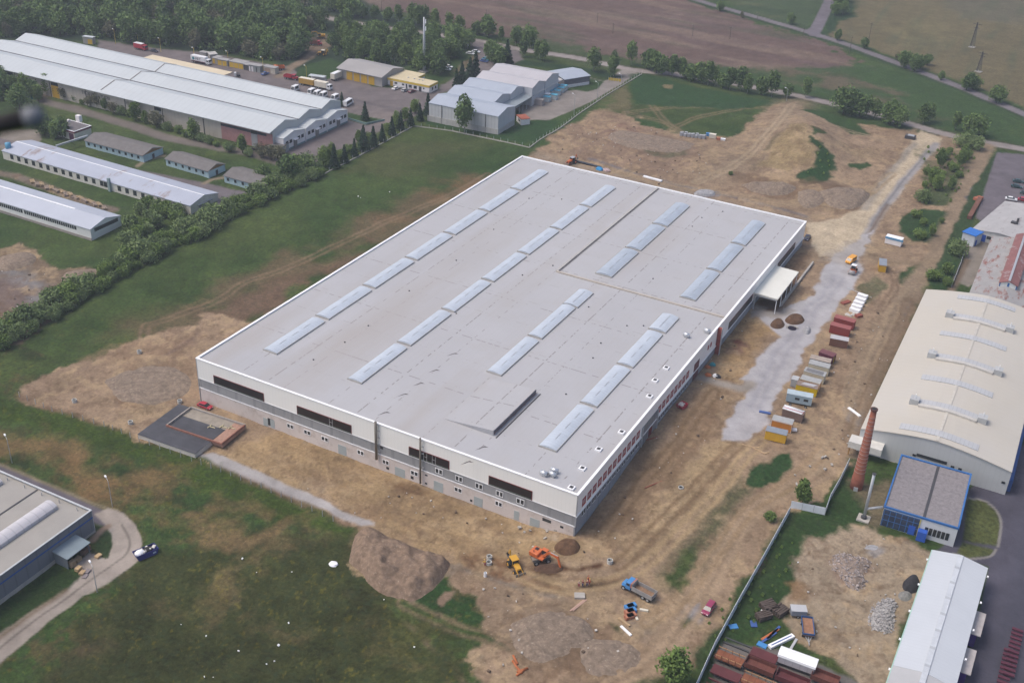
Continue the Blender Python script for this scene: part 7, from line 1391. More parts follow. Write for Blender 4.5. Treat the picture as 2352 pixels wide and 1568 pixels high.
# ------------------------------------------------------------------ heaps, rubble and pits
def soil(name, rgb, speck=(.4, .36, .3)): return mat(name, rgb, .95, 0, .38, .9, .8, stain=(1.8, .6, .72, speck), patch=(.5, .55, .75, tuple(c * .6 for c in rgb)))
S_TAN, S_BRN, S_DRK = soil('tan_soil', (.20, .142, .10)), soil('fresh_brown_soil', (.11, .062, .035), (.15, .09, .055)), soil('dark_soil', (.085, .05, .032), (.12, .075, .05))
S_GRAV, S_ASPH, S_RUB = soil('grey_gravel', (.30, .30, .31), (.4, .4, .4)), soil('black_asphalt_crumbs', (.035, .035, .04), (.06, .06, .06)), soil('rubble_soil', (.24, .19, .155), (.45, .43, .42))
def heap(poly, hmax, edge, m, label, res=.55, rough=.35, name='soil_heap', cat='soil heap', group=None, stones=0, stone_m=None, ang=0):
    P = gp(smooth(poly + poly[:1], 4)); A = np.array(P); cx_, cy_ = A.mean(0); cz = float(H(cx_, cy_))
    xs_ = np.arange(A[:, 0].min() - res, A[:, 0].max() + res * 2, res); ys_ = np.arange(A[:, 1].min() - res, A[:, 1].max() + res * 2, res)
    X, Y = np.meshgrid(xs_, ys_); sd_ = -sdist(X.ravel(), Y.ravel(), P).reshape(X.shape)
    q = np.clip(sd_ / edge, -.2, 1); shp = np.where(q > 0, q * (2 - q) , q)
    Z = H(X, Y) + hmax * shp * (1 + 1.3 * fbm(X, Y, 6, 4, int(hmax * 37) + 3)) + np.where(q > 0, rough, .0) * 1.6 * fbm(X, Y, 2.2, 4, 13) * np.clip(q * 3, 0, 1) - .12
    me_v = [(X[i, j] - cx_, Y[i, j] - cy_, Z[i, j] - cz) for i in range(X.shape[0]) for j in range(X.shape[1])]; n2 = X.shape[1]; fs = []
    for i in range(X.shape[0] - 1):
        for j in range(n2 - 1):
            if max(sd_[i, j], sd_[i + 1, j], sd_[i, j + 1], sd_[i + 1, j + 1]) > 0: fs.append((i * n2 + j, i * n2 + j + 1, (i + 1) * n2 + j + 1, (i + 1) * n2 + j))
    used = sorted({k for f_ in fs for k in f_}); mp = {k: i for i, k in enumerate(used)}
    b = MB(); b.v = [me_v[k] for k in used]; b.f = [tuple(mp[k] for k in f_) for f_ in fs]
    o = b.build(name, m, None, True); o.location = (cx_, cy_, cz); tag(o, label, cat, group)
    if stones:
        s_ = MB(); rr = random.Random(int(cx_ * 10))
        for _ in range(stones):
            i = rr.randrange(len(b.v)); v = b.v[i]; k = rr.uniform(.15, .55); s_.cbox((v[0] + rr.uniform(-.3, .3), v[1] + rr.uniform(-.3, .3), v[2] + k * .15), (k, k * rr.uniform(.5, 1), k * rr.uniform(.4, .8)), rr.random() * 3, rr.uniform(-.5, .5), rr.uniform(-.5, .5))
        so_ = s_.build('broken_stones', stone_m or mat('broken_concrete', (.33, .32, .31), .9, 0, .35, 1.5), o); so_['kind'] = 'stuff'
    return o
big = heap([(800, 1292), (808, 1255), (822, 1222), (862, 1218), (905, 1238), (975, 1264), (1022, 1282), (1032, 1302), (1000, 1348), (960, 1376), (928, 1379), (880, 1366), (852, 1346), (826, 1315)], 2.9, 4.5, S_TAN, 'large tan heap of tipped earth below the corner of the gravel strip', .4, 1.3)
el = lambda cx_, cy_, a, b, n=10, ph=0: [(cx_ + a * math.cos(t * 2 * math.pi / n + ph), cy_ + b * math.sin(t * 2 * math.pi / n + ph)) for t in range(n)]
heap(el(*zI(1490, 205), 31, 17), 1.6, 1.8, S_BRN, 'dark brown heap of fresh soil at the near corner of the hall', .35)
heap(el(*zI(1240, 490), 36, 12), .7, 1.2, S_DRK, 'low dark heap of dug soil under the excavator bucket', .35, .25)
heap(el(*zG(1000, 1285), 23, 11), 1.8, 1.6, S_BRN, 'brown soil heap beside the open pit on the gravel road', .35, .2, group='soil heaps by the pit'); heap(el(*zG(770, 1345), 17, 10), 1.4, 1.4, S_BRN, 'smaller brown soil heap left of the open pit', .35, .2, group='soil heaps by the pit')
heap(el(*zG(1165, 1420), 10, 10), .9, 1.0, S_GRAV, 'little grey gravel heap right of the open pit', .35, .15, 'gravel_heap', 'gravel heap')
heap(el(*T(2, 1, 1770, 212), 26, 8), 1.2, 1.3, S_GRAV, 'grey gravel heap behind the rear wall of the hall', .4, .2, 'gravel_heap', 'gravel heap')
heap(el(*T(3, 3, 1318, 665), 21, 17), 1.8, 1.6, S_ASPH, 'black asphalt heap beside the white hall', .35, .25, 'asphalt_heap', 'asphalt heap'); heap(el(*T(3, 3, 1255, 765), 17, 12), 1.0, 1.3, soil('grey_sand', (.20, .20, .19)), 'grey sand heap next to the black asphalt heap', .35, .2, 'sand_heap', 'sand heap')
heap([T(3, 3, *q) for q in ((590, 400), (680, 370), (800, 400), (940, 430), (950, 490), (880, 560), (900, 640), (830, 700), (740, 690), (640, 560), (590, 510))], 1.1, 3, S_RUB, 'sprawling heap of brick and concrete rubble in the fenced yard', .4, .45, 'rubble_heap', 'rubble heap', None, 260, mat('mixed_rubble', (.29, .255, .24), .9, 0, .5, 1.2))
heap([T(3, 3, *q) for q in ((1000, 830), (1080, 785), (1180, 830), (1170, 930), (1130, 1110), (1040, 1100), (940, 1060), (950, 920))], .9, 2, mat('stone_pile', (.33, .32, .31), .9, 0, .4, 2, .6), 'oblong heap of pale broken stones in the fenced yard', .4, .4, 'stone_heap', 'stone heap', None, 420, mat('pale_stones', (.29, .28, .275), .9, 0, .35, 2))
heap(el(*T(3, 3, 955, 320), 24, 10), .4, 2, S_GRAV, 'flat pale gravel heap near the boiler house', .4, .1, 'gravel_heap', 'gravel heap')
for k, (q, h_, l_) in enumerate((([(1700, 425), (1740, 418), (1800, 420), (1830, 432), (1800, 448), (1740, 445)], 1.6, 'brown earth mound just behind the rear right corner of the hall'), ([(1880, 440), (1930, 430), (2000, 445), (1960, 480), (1900, 470)], 1.4, 'brown earth mound beside the pale haul road'), ([(1830, 440), (1870, 435), (1900, 460), (1860, 478), (1835, 465)], 1.1, 'small brown earth mound between two larger ones'), ([(1600, 330), (1500, 310), (1420, 300), (1400, 320), (1470, 345), (1560, 350)], .8, 'flat stony earth mound in front of the block pallets'), ([(240, 870), (330, 840), (420, 850), (440, 900), (340, 930), (270, 915)], .7, 'low churned earth mound left of the hall'), ([(0, 590), (60, 578), (85, 595), (60, 615), (0, 625)], 1.5, 'pale tipped earth mound at the left edge'), ([(150, 625), (230, 618), (240, 632), (180, 655), (140, 650)], 1.5, 'brown earth mound against the hedge on the left'), ([(1170, 1430), (1260, 1400), (1340, 1420), (1360, 1470), (1250, 1520), (1180, 1490)], .9, 'broad low earth mound in the foreground'), ([(1330, 1470), (1420, 1465), (1480, 1500), (1440, 1550), (1340, 1550)], .8, 'low earth mound right of the foreground rubble'))):
    heap(q, h_, 4, soil('pale_brown_soil', (.205, .158, .118)), l_, .7, .45, 'earth_mound', 'earth mound')
# concrete rings and manholes
def ring(p, r, h, label, group='concrete manhole rings', m=None):
    t = thing('concrete_ring', label, 'concrete ring', at(*p), 0, group); b = MB(); n = 16
    pts = [(r, 0), (r, h), (r * .78, h), (r * .78, 0)]; 
    for j in range(n):
        a = 2 * math.pi * j / n; b.v += [(p_[0] * math.cos(a), p_[0] * math.sin(a), p_[1]) for p_ in pts]
    for j in range(n):
        for k in range(3): q = ((j + 1) % n) * 4; b.f.append((j * 4 + k, q + k, q + k + 1, j * 4 + k + 1))
    b.build('ring', m or mat('pale_concrete', (.45, .45, .42), .85), t); MB().tube([(0, 0, .02), (0, 0, .05)], r * .78, n).build('dark_inside', M_BLACK, t)
for q, l_ in ((T(0, 2, 685, 555), 'concrete manhole ring beside a small dark pit on the left'), (T(0, 2, 1652, 560), 'concrete manhole ring near the hall corner and red car'), (T(0, 2, 1200, 755), 'concrete manhole ring left of the dark flat roof'), (T(0, 2, 1280, 105), 'concrete manhole ring at the edge of the left field'), (zI(445, 355), 'upper concrete ring where the worker in yellow stands'), (zI(440, 430), 'lower concrete ring where the worker in yellow stands'), (T(2, 2, 1550, 1340), 'flush concrete ring on the pale haul road'), (zI(2055, 410), 'small concrete ring at the end of the pale strip')):
    ring(q, .65, .9 if 'flush' not in l_ else .3, l_)
ring(zI(390, 590), .35, 1.1, 'white plastic pipe stub standing upright near the excavation', None, M_TRIM)
t = thing('open_pit', 'open dark manhole pit between soil heaps on the gravel road', 'pit', at(*zG(965, 1395)), 0); MB().tube([(0, 0, .02), (0, 0, .06)], 1.3, 14).build('dark_hole', mat('pit_black', (.012, .008, .02), .9), t); b = MB()
for k in range(9): a = .6 + k * .35; b.cbox((1.6 * math.cos(a), 1.5 * math.sin(a), .15), (.6, .4, .35), a)
b.build('rim_stones', M_CONC, t)
# ------------------------------------------------------------------ unfinished flat-roofed cellar beside the hall
fr = frame(T(0, 2, 1272, 885), T(0, 2, 1795, 1065), 0.0); cl = start(fr, 'cellar_block', 'half-built low block with black felt roof and brick upstands in front of the hall', 'building')
hc_ = hgt(T(0, 2, 1795, 1065), T(0, 2, 1790, 1030)); hc_ = max(1.2, hc_); Lx = fr.len; zr = hc_ + (float(at(*T(0, 2, 1795, 1065)).z) - fr.o.z)
A, B_, C_, D_ = (fr.loc(*T(0, 2, *q), zr) for q in ((1272, 820), (1545, 632), (1920, 945), (1792, 1032))); E_, F_, G_ = (fr.loc(*T(0, 2, *q), zr) for q in ((2070, 835), (1690, 690), (2260, 800)))
dpt = B_.y; MB().box(0, Lx, 0, dpt * .6, -1.5, zr).build('front_slab', mat('whitewashed_wall', (.55, .52, .47), .9, 0, .12, .4), cl)
M_BIT = mat('black_bitumen', (.055, .056, .065), .7, 0, .25, .3, stain=(.5, .5, .8, (.09, .09, .1), (.3, 1.5, 1)))
xi0 = fr.loc(*T(0, 2, 1550, 760), zr).x; xi1 = fr.loc(*T(0, 2, 2020, 965), zr).x; yi0 = fr.loc(*T(0, 2, 1790, 870), zr).y; yi1 = fr.loc(*T(0, 2, 1790, 620), zr).y
MB().box(-.1, Lx + .1, -.1, yi0, zr + .002, zr + .08).box(-.1, xi0 - .02, yi0 + .002, yi1, zr - .5, zr + .08).build('felt_roof', M_BIT, cl); MB().box(xi0 + .3, xi1 - 3.5, yi0 + .3, yi0 + (yi1 - yi0) * .6, zr - .5, zr + .06).build('inner_felt', M_BIT, cl)
MB().box(xi0 + .3, xi1 - .3, yi0 + (yi1 - yi0) * .602, yi1 - .3, zr - .6, zr - .02).build('bare_floor', mat('dusty_floor', (.27, .24, .20), .95, 0, .2, .6), cl)
BR = mat('raw_red_brick', (.26, .12, .085), .92, 0, .2, 1.2); b = MB(); b.box(xi0, xi1, yi0, yi0 + .3, zr + .081, zr + .6); b.build('brick_upstand', BR, cl); MB().box(xi0, xi0 + .3, yi0 + .302, yi1, zr - .3, zr + .6).box(xi0, xi1, yi1 - .3, yi1, zr - .6, zr + .6).build('block_wall', mat('grey_block_wall', (.33, .30, .27), .92, 0, .15, 1), cl)
MB().box(xi1 - 3.4, xi1, yi0 + .31, yi1 - .32, zr - .8, zr + .02).build('brick_floor', mat('salmon_brick', (.33, .20, .15), .95, 0, .25, 1.5), cl); MB().box(xi1 - .3, xi1, yi0 + .31, yi1 - .32, zr + .022, zr + .6).build('brick_end', BR, cl)
t = MB()
for q in ((1950, 790), (2060, 790), (2140, 800)): v = fr.loc(*T(0, 2, *q), zr); t.box(v.x - 1, v.x + .8, v.y - .1, v.y + .1, zr + .1, zr + .3).box(v.x - 1, v.x - .8, v.y - .8, v.y + .8, zr + .1, zr + .3)
o = t.build('timber_offcuts', mat('pale_timber', (.5, .44, .28), .8)); o.location = fr.o; o.rotation_euler.z = fr.rz; tag(o, 'pale timber frames lying on the half-built cellar roof', 'timber')
# ------------------------------------------------------------------ piles of material
def pile(p, items, label, name, cat, m, rz=0.0, group=None, round_=False):
    b = MB()
    for (x, y, z, L, w, h, a) in items:
        if round_:
            d = Vector((math.cos(a), math.sin(a), 0)) * L / 2; c = Vector((x, y, z)); b.tube([c - d, c + d], w / 2, 8)
        else: b.cbox((x, y, z), (L, w, h), a)
    o = b.build(name, m); o.location = at(*p); o.rotation_euler.z = rz; return tag(o, label, cat, group)
def one(p, L, w, h, m, label, name, cat, rz=0.0, dz=None, round_=False, group=None):
    b = MB(); b.tube([(-L / 2, 0, w / 2), (L / 2, 0, w / 2)], w / 2, 10) if round_ else b.cbox((0, 0, h / 2), (L, w, h))
    o = b.build(name, m, None, round_); o.location = at(*p) + Vector((0, 0, dz or 0)); o.rotation_euler.z = rz; return tag(o, label, cat, group)
PIPE = mat('orange_clay_pipe', (.40, .13, .05), .7)
for k, (x, y, a) in enumerate(((30, 1355, -.7), (30, 1400, -.6), (60, 1440, -.5), (80, 1470, 1.3), (95, 1450, 1.0))): one(T(2, 3, x, y), 2.4, .45, .45, PIPE, ('uppermost orange pipe of the group in the foreground', 'second orange pipe of the foreground group', 'long orange pipe in the middle of the foreground group', 'lowest orange pipe of the foreground group', 'orange pipe leaning across the lower end of the group')[k], 'drain_pipe', 'pipe', a, round_=True, group='orange drain pipes')
for k in range(9): one(T(2, 3, 1065 + (k % 3) * 20, 970 - (k // 3) * 45 - (k % 3) * 8), 1.5, 1.1, .8, mat('brick_pallet_orange', (.36, .15, .09), .9, 0, .2, 2, stripes=(2, .2, .3)) if k < 5 else P_LBLUE, 'orange brick pallet in the stack below the tipper' if k < 5 else 'blue wrapped pallet at the top of the brick stack', 'brick_pallet', 'pallet', .9, group='brick pallets' if k < 5 else 'blue wrapped pallets')
for k, (x, y, L, a, m_, l_) in enumerate(((1030, 1010, 3.0, -.35, M_WOOD, 'short timber beam beside the brick pallets'), (1045, 1090, 3.2, -.45, M_TRIM, 'white concrete beam below the brick pallets'), (1135, 960, 2.0, -.8, P_CAN, 'cream tube lying right of the brick pallets'), (1210, 900, 1.8, .3, P_CAN, 'pale scrap right of the blue pallets'))): one(T(2, 3, x, y), L, .5, .4, m_, l_, 'beam', 'beam', a)
t = thing('concrete_slab', 'pale concrete slab with two planks leaning from it near the workers', 'slab', at(*T(2, 3, 620, 770)), .5); MB().cbox((0, 0, .25), (2.2, 1.6, .5)).build('slab', M_CONC, t)
for k in range(2): one(T(2, 3, 598 + k * 24, 850 - k * 2), 4.6, .3, .12, mat('pinkish_plank', (.42, .28, .22), .8), 'long plank below the concrete slab, ' + ('left one' if k == 0 else 'right one'), 'plank', 'plank', 1.35)
for k, (x, y, L, a) in enumerate(((1990, 950, 3.2, .1), (2080, 990, 4.0, -.3), (2040, 960, 2.5, .5), (2110, 1000, 3.6, -.15), (2150, 1010, 2.0, .8))): one(T(2, 2, x + 180, y + 10), L, .3, .2, M_WOOD, ('timber plank by the yellow cabin, leftmost', 'longest timber plank near the yellow cabin', 'timber plank lying crosswise near the yellow cabin', 'timber plank next to the longest one', 'short timber plank at the right of the scatter')[k], 'plank', 'plank', a, group='planks near the cabins')
for k, (x, y, rz_, n, l_) in enumerate(((905, 170, .9, 6, 'dark stack of old sleepers, larger one in the fenced yard'), (820, 270, .9, 4, 'dark stack of old sleepers nearer the white fence'), (1040, 215, 1.2, 5, 'weathered stack of boards right of the sleepers'))):
    it = [(0, -1.0 + i * .5, .2 + .3 * j, 3.2, .4, .28, random.uniform(-.08, .08)) for i in range(n) for j in range(4)]; pile(zF(x, y), it, l_, 'sleeper_stack', 'timber stack', mat('old_sleepers', (.085, .065, .055), .9, 0, .35, 1.2), rz_)
for k, (x, y, L, m_, a, l_) in enumerate(((960, 480, 5, P_BLUE, 1.35, 'long blue steel beam beside the sleepers'), (900, 540, 4.6, P_BLUE, 1.2, 'blue steel beam left of the long one'), (915, 500, 5.2, PIPE, 1.15, 'rusty beam between the blue ones'), (1220, 630, 3.6, P_SILV, 1.5, 'pale blue steel profile on the bare yard'), (435, 400, 1.8, P_LBLUE, .7, 'light blue sheet by the white fence'), (810, 640, 2.0, P_LBLUE, -.1, 'light blue sheet on the grass near the wagons'), (700, 365, 1.8, P_BLUE, -1.1, 'blue scrap left of the sleepers'))): one(zF(x, y), L, .5 if L > 3 else 1.3, .25, m_, l_, 'steel_scrap', 'scrap', a)
t = thing('white_beam', 'white steel girder with a blue line beside the trailer', 'girder', at(*zF(1060, 600)), 1.05); MB().cbox((0, 0, .3), (6.5, 1.0, .6)).build('girder', M_TRIM, t); MB().cbox((0, 0, .605), (5.5, .25, .01)).build('blue_line', P_BLUE, t)
# sand-coloured timber yard between the left sheds
for k in range(16):
    u_ = k / 15; p_ = (75 + u_ * 165, 418 + u_ * 58 + (k % 2) * 3); pile(p_, [(0, (i % 3) * .5 - .5, .2 + .3 * (i // 3), 3.4, .45, .25, random.uniform(-.1, .1)) for i in range(6 + k % 3)], ('stack of yellow sawn boards behind the long shed', 'stack of weathered grey-brown boards behind the long shed')[k % 2], 'board_stack', 'timber stack', (mat('yellow_boards', (.30, .22, .13), .85, 0, .25, 1), mat('weathered_boards', (.24, .19, .15), .9, 0, .25, 1))[k % 2], -.42 + random.uniform(-.35, .35), 'board stacks behind the long shed')
# timber in the shelter
for k, (x, y, m_) in enumerate(((865, 1350, M_WOOD), (930, 1290, M_WOOD), (1005, 1205, mat('brown_logs', (.20, .12, .08), .9, 0, .4, 2)), (1040, 1170, mat('brown_logs', 0)), (935, 1400, mat('fresh_pallets', (.46, .33, .18), .85, 0, .2, 2)), (980, 1440, M_WOOD), (1170, 1240, mat('fresh_pallets', 0)), (1040, 1420, mat('grey_pallets', (.22, .19, .19), .9, 0, .2, 1)), (1010, 1475, mat('grey_pallets', 0)))):
    pile(zE(x, y), [(0, 0, .12 + .16 * i, 1.4, 1.0, .13, random.uniform(-.1, .1)) for i in range((9, 6, 8, 8, 5, 3, 3, 2, 1)[k])], ('pallet stack at the near corner of the shelter', 'pallet stack in the middle of the shelter', 'log pile deep in the shelter', 'log pile at the far corner of the shelter', 'fresh pallet stack just outside the shelter', 'low pallet stack outside the shelter', 'loose pale boards on the concrete by the shelter', 'grey pallets by the concrete road', 'single grey pallet on the grass edge')[k], 'pallet_stack', 'pallets', m_, sl_.rotation_euler.z + .1 * (k % 3))
# by the right wall, behind the hall, and on the meadow
TARP = mat('white_sheeting', (.82, .83, .86), .5, 0, .03, 1)
def lump(p, sx, sy, sz, m, label, name, cat):
    b = MB().ball((0, 0, sz * .2), 1, 10, 7, (sx, sy, sz)); rr = random.Random(int(p[0] * 7)); b.v = [(v[0] * rr.uniform(.8, 1.2), v[1] * rr.uniform(.8, 1.2), v[2] * rr.uniform(.8, 1.2)) for v in b.v]; o = b.build(name, m); o.location = at(*p); return tag(o, label, cat)
lump(T(1, 3, 710, 475), 1.15, .9, .5, TARP, 'crumpled bright white plastic sheet on the meadow', 'plastic_sheet', 'sheet'); lump(zZ(1590, 560), 1.6, 1.2, 1.0, mat('blue_tarp', (.03, .25, .52), .5), 'blue tarpaulin bundle behind the hall parapet', 'blue_tarpaulin', 'tarpaulin'); lump(zZ(1800, 580), 1.8, 1.2, .9, mat('pink_waste', (.45, .34, .33), .9), 'pinkish waste heap next to the blue tarpaulin', 'waste_heap', 'waste heap')
for k, (x, y) in enumerate(((1100, 350), (1230, 405), (1330, 415))): one(zZ(x, y), 9, .6, .5, P_BLK, ('black steel profile behind the hall, left one', 'black steel profile behind the hall, middle one', 'black steel profile behind the hall, right one')[k], 'steel_profile', 'profile', -.05)
one(T(2, 1, 1290, 78), 8, 1.2, .5, M_TRIM, 'white bundle of sheets behind the rear parapet', 'sheet_bundle', 'bundle', -.1)
for k, (x, y, m_, l_) in enumerate(((1795, 240, PIPE, 'orange barrel pile by the gate of the right wall'), (1800, 312, PIPE, 'small orange tub near the gate of the right wall'), (1870, 320, M_TRIM, 'white and black scrap near the gate of the right wall'), (1840, 215, P_TEAL, 'teal drum beside the red fin'), (1890, 325, P_BLK, 'black scrap near the gate of the right wall'))): lump(T(2, 2, x, y), .9, .7, .7, m_, l_, 'scrap_pile', 'scrap')
one(T(2, 2, 1265, 895), 6, .25, .2, mat('rust_steel', (.24, .07, .05), .8), 'rust-red steel bar beside the entrance of the hall', 'steel_bar', 'bar', .95); one(T(2, 2, 1300, 1310), 5.5, .2, .15, mat('rust_steel', 0), 'rusty pole lying on the earth right of the hall', 'steel_pole', 'pole', 1.1); one(zH(705, 970), 3, .8, .3, P_BLUE, 'blue folded sheet on the white gravel', 'blue_sheet', 'sheet', .2); one(zH(1900, 965), 4.5, .8, .3, M_TRIM, 'white bent plastic tube near the brick chimney', 'plastic_tube', 'tube', -.6)
one(zG(1680, 1055), 3.4, 1.4, .5, mat('rust_steel', 0), 'rust-red frame pack left of the white wrapped packs', 'frame_pack', 'frame', 1.1); one(zG(1850, 1240), 2.2, 1.4, .8, mat('rust_steel', 0), 'rusty box behind the white wrapped packs', 'rusty_box', 'box', 1.0); one(zG(1860, 920), 9, .15, .15, P_SILV, 'pale scaffold pole lying across the weeds', 'scaffold_pole', 'pole', -.3)
for k in range(4): lump(zG(1700 + 40 * k, 1215 + 15 * (k % 2)), .7, .6, .5, M_WASTE, ('pale rubbish bag left of the red containers', 'pale rubbish bag behind the red containers', 'pale rubbish bag beside the rusty box', 'pale rubbish bag right of the rusty box')[k], 'rubbish_bag', 'bag')
for k in range(3): one(T(3, 2, 60 + 90 * k, 770 + 25 * k), 1.2, .9, .5, TARP, ('white box lying left on the blue-roofed cabin roof', 'white box in the gap between the orange and yellow cabins', 'white box right of the yellow cabin')[k], 'white_box', 'box', .4, .2)
one(zC(455, 640), 22, 1.6, 1.2, mat('rust_stack', (.15, .07, .05), .9, 0, .2, .4), 'long rust-brown stack of beams along the right-hand track', 'beam_stack', 'stack', math.atan2(*(lambda v: (v.y, v.x))(at(*zC(500, 540)) - at(*zC(370, 770))))); one(zC(490, 545), 3.6, 2, 1.0, mat('orange_pack', (.36, .12, .07), .8), 'orange pack at the far end of the rust-brown stack', 'orange_pack', 'pack', 1.1)
t = thing('low_bunker', 'small dark block at the end of the pale haul road', 'block', at(*T(3, 0, 1305, 1270)), 0); MB().box(-2.2, 2.2, -1.4, 1.4, -.3, 1.3).build('body', M_DARK, t, bevel=.08); MB().box(-1.2, 1.5, -1, 1, 1.302, 1.5).build('cover', M_STEEL, t)
# two concrete pads with billboards by the far road
t = thing('billboard', 'white billboard on two posts beside the far road', 'billboard', at(*T(1, 0, 1925, 440)), -.4); MB().box(-2.4, 2.4, -.1, .1, 1.4, 4.2).build('panel', M_TRIM, t)
for q in (-1.8, 1.8): MB().box(q - .1, q + .1, -.1, .1, -.3, 1.398).build('post', M_STEEL, t)
# ------------------------------------------------------------------ wagons on the sidings
ta, tb = at(*zF(200, 790)), at(*zF(960, 1100)); rzw = math.atan2(tb.y - ta.y, tb.x - ta.x)
W_O, W_M, W_B = mat('wagon_orange', (.20, .075, .04), .8, 0, .2, .8, stripes=(0, 1.2, .3)), mat('wagon_maroon', (.10, .03, .033), .8, 0, .15, .6), mat('wagon_brown', (.13, .048, .038), .8, 0, .2, .8, stripes=(0, 2.0, .25))
def wagon(pa, pb, m, label, kind='flat', w=2.5):
    a, b = at(*pa), at(*pb); L = (b - a).length; t = thing('railway_wagon', label, 'wagon', a, rzw, 'goods wagons on the sidings')
    MB().box(0, L, -w / 2, w / 2, .95, 1.25).build('deck', m, t); MB().box(.3, L - .3, -.6, .6, .6, .948).build('underframe', M_DARK, t)
    if kind == 'stakes':
        for k in range(int(L / 1.4) + 1):
            for s in (-1, 1): MB().box(k * 1.4, k * 1.4 + .12, s * w / 2 - .06, s * w / 2 + .06, 1.251, 2.3).build('stake', m, t)
        MB().box(0, L, -w / 2, -w / 2 + .08, 1.9, 2.05).box(0, L, w / 2 - .08, w / 2, 1.9, 2.05).build('side_rail', mat('tan_rail', (.42, .25, .12), .8), t)
    elif kind == 'gondola': MB().box(0, L, -w / 2, -w / 2 + .1, 1.251, 2.1).box(0, L, w / 2 - .1, w / 2, 1.251, 2.1).box(0, .1, -w / 2 + .1, w / 2 - .1, 1.251, 2.1).box(L - .1, L, -w / 2 + .1, w / 2 - .1, 1.251, 2.1).build('sides', m, t)
    for x in (1.2, 2.6, L - 2.6, L - 1.2):
        if 0 < x < L: MB().tube([(x, -.85, .45), (x, -.72, .45)], .45, 10).tube([(x, .72, .45), (x, .85, .45)], .45, 10).tube([(x, -.7, .45), (x, .7, .45)], .08, 6).build('wheelset', M_DARK, t)
    for x in (-.25, L + .02):
        for s in (-.8, .8): MB().tube([(x, s, 1.05), (x + .23, s, 1.05)], .2, 8).build('buffer', M_DARK, t)
wagon(zF(205, 795), zF(560, 910), W_O, 'orange-brown wagon with side stakes nearest the white fence', 'stakes'); wagon(zF(585, 905), zF(960, 1070), W_B, 'red-brown wagon coupled behind the one with side stakes', 'gondola'); wagon(zF(985, 1070), zF(1400, 1250), W_M, 'maroon wagon at the near end of the middle siding', 'gondola')
wagon(zF(150, 985), zF(520, 1130), W_M, 'maroon wagon on the near siding beside the fence'); wagon(zF(540, 1110), zF(960, 1290), W_O, 'orange wagon on the near siding at the bottom edge', 'stakes'); wagon(zF(660, 755), zF(1000, 880), W_M, 'flat maroon wagon on the far siding'); wagon(zF(1450, 1065), zF(1800, 1190), W_B, 'red-brown wagon at the right end of the far siding', 'gondola')
for k, (pa, pb, m_, l_) in enumerate(((zF(300, 600), zF(640, 735), M_DARK, 'dark rail line ending beside the fence'), (zF(80, 1130), zF(420, 1290), W_M, 'maroon rail at the bottom edge'))):
    a, b = at(*pa), at(*pb); o = MB().bar((0, 0, .15), b - a + Vector((0, 0, .15)), .3, .3).bar((0, 1.4, .15), b - a + Vector((0, 1.4, .15)), .3, .3).build('siding_rail', m_); o.location = a; tag(o, l_, 'rail')
f = frame(zF(1010, 840), zF(1500, 1020), 0); t = start(f, 'ramp_roof', 'long white roofed wagon beside the yard edge', 'wagon'); MB().extrude([(-1.4, 2.5), (1.4, 2.5), (1.3, 3.0), (0, 3.3), (-1.3, 3.0)], 'x', 0, f.len).build('roof', M_TRIM, t); MB().box(.2, f.len - .2, -1.3, 1.3, 1, 2.498).build('body', mat('pale_wagon_side', (.42, .40, .42), .8, stripes=(0, 1.5, .2)), t); MB().box(.5, f.len - .5, -1, 1, .1, .998).build('underframe', M_DARK, t)
# stack of dark sleepers at the far right bottom
for k in range(2):
    it = [(i * .7, 0, .3 + .3 * (i % 2), .3, 2.2, .35, 0) for i in range(22)]; pile(T(3, 3, 2290 - 75 * k, 1080 + 190 * k), it, ('upper end of the dark sleeper row on the asphalt', 'lower end of the dark sleeper row on the asphalt')[k], 'sleeper_row', 'sleepers', mat('maroon_sleepers', (.10, .03, .05), .8), math.atan2(*(lambda v: (v.y, v.x))(at(*T(3, 3, 2200, 1500)) - at(*T(3, 3, 2290, 1080)))))
